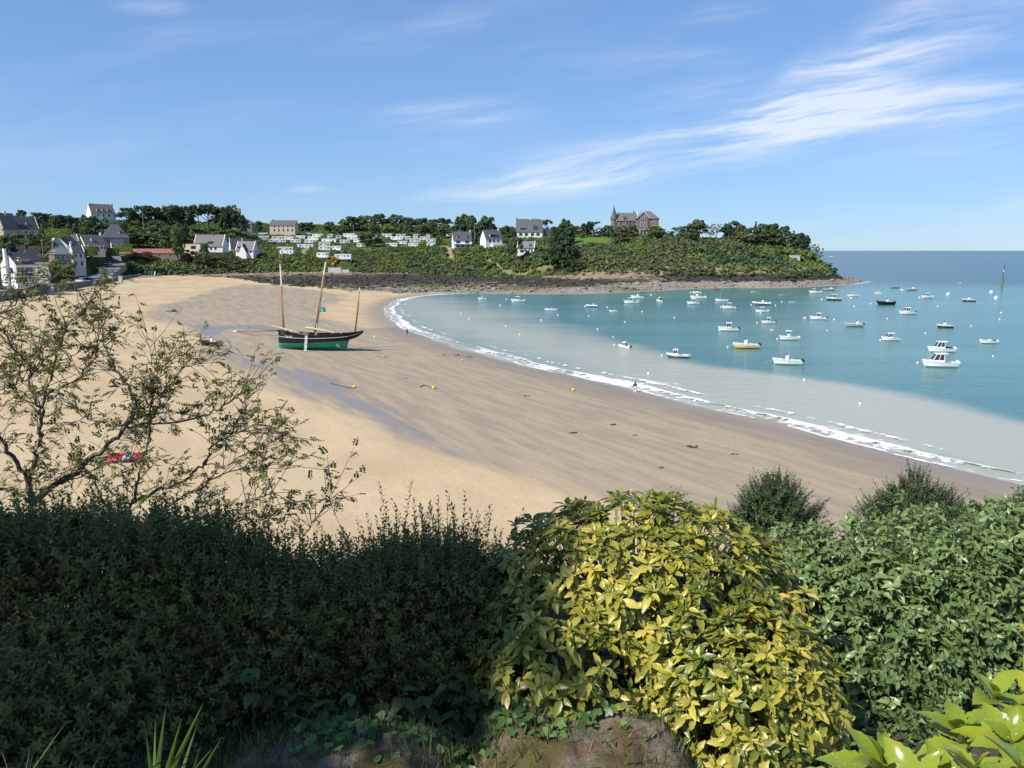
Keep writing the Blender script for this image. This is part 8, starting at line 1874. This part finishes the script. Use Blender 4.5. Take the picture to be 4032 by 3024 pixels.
tag(link("grass", np_mesh("grass", V, Fc, T), leafmat("grass_blade", [(0, (.05, .085, .02)), (.6, (.11, .15, .035)), (1, (.26, .22, .09))], rough=.6, trans=.25)), kind='stuff', label="short grass and weeds on the mossy bank", cat="grass")
# weeds and low leaves filling the foot of the hedges
n = 5200; px = rng.uniform(-5.5, 5.0, n); py = rng.uniform(5.0, 6.1, n) + np.where(px > 2.4, -.5 * rng.random(n), 0); pz = 16.5 + rng.uniform(0, .38, n) ** 1.2
keepm = ~((px > -1.9) & (px < 1.6) & (py < 5.35)); px, py, pz = px[keepm], py[keepm], pz[keepm]; n = len(px)
V, Fc, T = scatter(TRIV, TRIF, np.column_stack([px, py, pz]), rot_frames(unit(rng.normal(size=(n, 3)) + [0, -.3, .2]), unit(rng.normal(size=(n, 3)) * .6 + [0, -.5, 1])), rng.uniform(.03, .075, n), rng.uniform(0, 1, n))
tag(link("undergrowth", np_mesh("undergrowth", V, Fc, T), L_NET), kind='stuff', label="low weeds and leaves filling the foot of the hedges", cat="undergrowth")

# ================================================================== thin-branched tree with feathery leaves
rng = np.random.default_rng(88); random.seed(88)
def zt3(x, y): return x / 1.659, 1100 + y / 1.659
LIMBS = [  # (points in the enlarged crop, start radius, end radius, depth at start, depth at end)
 ([(212,1640),(205,1500),(190,1340)], .060, .050, 8.2, 8.2), ([(190,1340),(110,1190),(40,1100),(-10,1020),(-70,900)], .036, .022, 8.2, 7.8),
 ([(190,1340),(225,1200),(260,1050),(265,910),(235,820),(190,640),(165,540),(60,400),(-20,290)], .036, .008, 8.2, 8.4), ([(265,910),(300,740),(350,560),(400,410),(430,330),(520,240),(560,180),(592,120)], .024, .005, 8.25, 8.0),
 ([(310,750),(420,690),(540,620),(630,510),(640,400),(662,275)], .016, .005, 8.2, 7.9), ([(200,1450),(380,1330),(540,1220),(680,1110),(800,990),(860,910),(890,790),(840,690),(740,560),(680,440),(668,320)], .045, .007, 8.2, 8.9),
 ([(830,970),(1000,945),(1150,935),(1300,900),(1420,860),(1520,780),(1600,700),(1690,640)], .020, .004, 8.6, 8.3), ([(870,915),(980,880),(990,760),(1010,600),(1100,540),(1250,480)], .017, .004, 8.7, 9.2), ([(985,790),(1060,740),(1150,640),(1220,560),(1320,540)], .010, .004, 8.9, 9.0),
 ([(790,1600),(850,1470),(1000,1390),(1150,1340),(1250,1280),(1330,1200),(1400,1080),(1500,1020),(1560,900),(1610,880)], .030, .005, 8.6, 8.4), ([(880,1450),(890,1330),(930,1220),(960,1090),(980,950),(1040,830),(1060,740),(990,560),(960,350)], .022, .004, 8.6, 8.9),
 ([(800,1640),(700,1480),(620,1330),(560,1240),(480,1180)], .022, .010, 8.5, 8.9), ([(880,1620),(1100,1590),(1300,1570),(1450,1540),(1600,1490),(1700,1420),(1790,1395)], .022, .005, 8.4, 8.0), ([(1030,1530),(1150,1450),(1280,1380),(1400,1300),(1600,1230),(1750,1220),(1885,1200)], .018, .004, 8.6, 8.7),
 ([(-60,1350),(0,1370),(100,1390),(190,1450)], .022, .026, 8.0, 8.2), ([(-60,740),(20,720),(100,690),(200,640)], .012, .010, 8.3, 8.35), ([(860,940),(760,960),(640,930),(540,900),(480,820)], .010, .004, 8.7, 8.6), ([(1400,1080),(1480,1000),(1600,990),(1720,1010),(1840,1040)], .010, .003, 8.5, 8.4),
 ([(1450,1540),(1560,1580),(1700,1560),(1800,1480),(1880,1500)], .010, .004, 8.2, 8.0), ([(1990,1660),(2060,1560),(2120,1480),(2170,1400)], .010, .004, 7.9, 8.0), ([(1330,1200),(1460,1220),(1600,1150),(1750,1080),(1830,1050)], .010, .003, 8.5, 8.3), ([(350,560),(470,500),(560,400),(640,330)], .008, .003, 8.1, 7.9),
 ([(235,820),(120,760),(40,640),(-20,560)], .010, .004, 8.3, 8.5), ([(190,640),(260,520),(230,400),(215,365)], .008, .003, 8.35, 8.4), ([(-40,560),(60,600),(160,560)], .006, .005, 8.2, 8.3), ([(-60,270),(40,200),(130,120),(220,50),(330,10)], .012, .004, 7.6, 7.5), ([(380,1330),(500,1300),(660,1210),(780,1180),(900,1190)], .014, .004, 8.3, 8.1)]
BARKT = pm("robinia_bark", (.13, .10, .072), .9, .3, 9, bump=.6, bscale=40)
L_ROB = leafmat("feathery_leaf", [(0, (.095, .11, .028)), (.5, (.15, .155, .042)), (1, (.23, .215, .07))], rough=.55, trans=.3, spec=.3)
b0 = atd(*zt3(212, 1640), 8.2); root_l = np.array([b0[0], 8.2, 16.5]); RO = empty("feathery_tree", root_l, 0, "sparse thin-branched tree with small feathery leaves rising over the hedge", "tree")
tr = MB(); br = MB(); TW = []    # twig start, dir, len
for li, (pts, r0, r1, d0, d1) in enumerate(LIMBS):
    P = [Vector(atd(*zt3(x, y), d0 + (d1 - d0) * i / (len(pts) - 1)) - root_l) for i, (x, y) in enumerate(pts)]
    if li == 0: P = [Vector((P[0].x, P[0].y, -.4))] + P
    Q_ = []
    for i in range(len(P) - 1):
        m_ = 4
        for s in range(m_): t = s / m_; Q_.append(P[i].lerp(P[i+1], t) + Vector((random.gauss(0, .012), random.gauss(0, .02), random.gauss(0, .012))) * (1 if s else 0))
    Q_.append(P[-1]); rads = [.68 * (r0 + (r1 - r0) * i / (len(Q_) - 1)) for i in range(len(Q_))]
    (tr if li == 0 else br).tube(Q_, rads, 7 if r0 > .02 else 5)
    L_ = len(Q_)
    for i in range(L_):
        if rads[i] > .030: continue
        for _ in range(3 if random.random() < .6 else 2):
            if i < L_ - 1 and random.random() < .40: continue
            d = (Q_[min(i+1, L_-1)] - Q_[max(i-1, 0)]).normalized(); sd = Vector((random.gauss(0, 1), random.gauss(0, .8), random.gauss(.35, .8)))
            TW.append((Q_[i], (d * .7 + sd.normalized() * .9).normalized(), random.uniform(.14, .42) * (1.15 if i > L_ * .5 else .85)))
# second generation twigs
sub = []
for (p, d, l) in TW:
    bend = Vector((random.gauss(0, .12), random.gauss(0, .12), random.uniform(-.05, .2))); mid = p + d * l * .5 + bend * l * .3; e_ = p + d * l + bend * l
    br.tube([p, mid, e_], [.0042, .003, .0018], 4); sub.append((p, mid, e_))
tr.build("trunk", BARKT, RO); o = br.build("branches", BARKT, RO)
# pinnate leaves: leaflets in pairs along a short stalk
LP, LD, LN_, LS = [], [], [], []
for (p, mid, e_) in sub:
    nleaf = random.randint(2, 5)
    for q in range(nleaf):
        if random.random() < .22: continue
        t = .45 + .55 * (q + 1) / nleaf; b = (mid.lerp(e_, (t - .5) * 2) if t > .5 else p.lerp(mid, t * 2)); dr = ((e_ - p).normalized() * .6 + Vector((random.gauss(0, .7), random.gauss(0, .7), random.gauss(.0, .5)))).normalized(); ll = random.uniform(.07, .13); npair = random.randint(4, 6)
        side = dr.cross(Vector((random.gauss(0, .3), random.gauss(0, .3), 1))).normalized(); nrm_ = side.cross(dr)
        for k in range(npair + 1):
            c = b + dr * (ll * (.25 + .75 * k / npair)) - Vector((0, 0, .25 * ll * (k / npair) ** 2))
            for s in ((-1, 1) if k < npair else (0,)):
                ax = (dr * .45 + side * s + Vector((0, 0, -.25 + random.gauss(0, .15)))).normalized() if s else dr
                LP.append(c); LD.append(ax); LN_.append((nrm_ + Vector((random.gauss(0, .3), random.gauss(0, .3), .1))).normalized()); LS.append(random.uniform(.026, .042))
LP, LD, LN_, LS = np.array([tuple(q) for q in LP]), np.array([tuple(q) for q in LD]), np.array([tuple(q) for q in LN_]), np.array(LS); n = len(LP)
print('robinia leaflets', n, 'twigs', len(sub))
ROV = TRIV * np.array([1.15, 1, 1]); local_parts(RO, root_l, ROV, TRIF, LP + root_l, rot_frames(LD, LN_), LS, np.clip(rng.normal(.5, .25, n), 0, 1), L_ROB, 300, rng, name='leaflet')

# ================================================================== unseen evergreen tree added beside the viewpoint; crown shaped to shade the hedge
rng = np.random.default_rng(99); e0 = np.array([math.cos(SUN_BACK), math.sin(SUN_BACK)]); e1 = np.array([math.sin(SUN_BACK), -math.cos(SUN_BACK)])
c2 = e0 * -9.0 + e1 * -6.15; OK_ = empty("unseen_shade_tree", (c2[0], c2[1], 16.5), 0, "unseen evergreen tree added beside the viewpoint to shade the dark hedge", "tree")
n = 130; q = unit(rng.normal(size=(n, 3))); cen = q * (rng.uniform(.15, 1, n) ** .45)[:, None]; w1, w2, hz_ = 1.8, 2.4, 5.0
cen = np.column_stack([cen[:, 0] * w2 * e0[0] + cen[:, 1] * w1 * e1[0], cen[:, 0] * w2 * e0[1] + cen[:, 1] * w1 * e1[1], 11.0 + cen[:, 2] * hz_])
V, Fc, T = clump_leaves(cen, rng.uniform(.5, .95, n), 75, .21, rng, .8); o = link("crown", np_mesh("crown", V, Fc, T), L_DENSE, OK_)
mb = MB(); mb.tube([(0, 0, -.4), (.1, 0, 3), (0, .1, 7), (0, 0, 12)], [.34, .27, .2, .08], 8)
for i in range(16): t_ = cen[i * 7]; mb.tube([(0, 0, max(3.5, t_[2] - 3)), tuple(t_ * [.5, .5, 1] - [0, 0, 1]), tuple(t_)], [.09, .06, .02], 5)
mb.build("trunk", BARK, OK_)
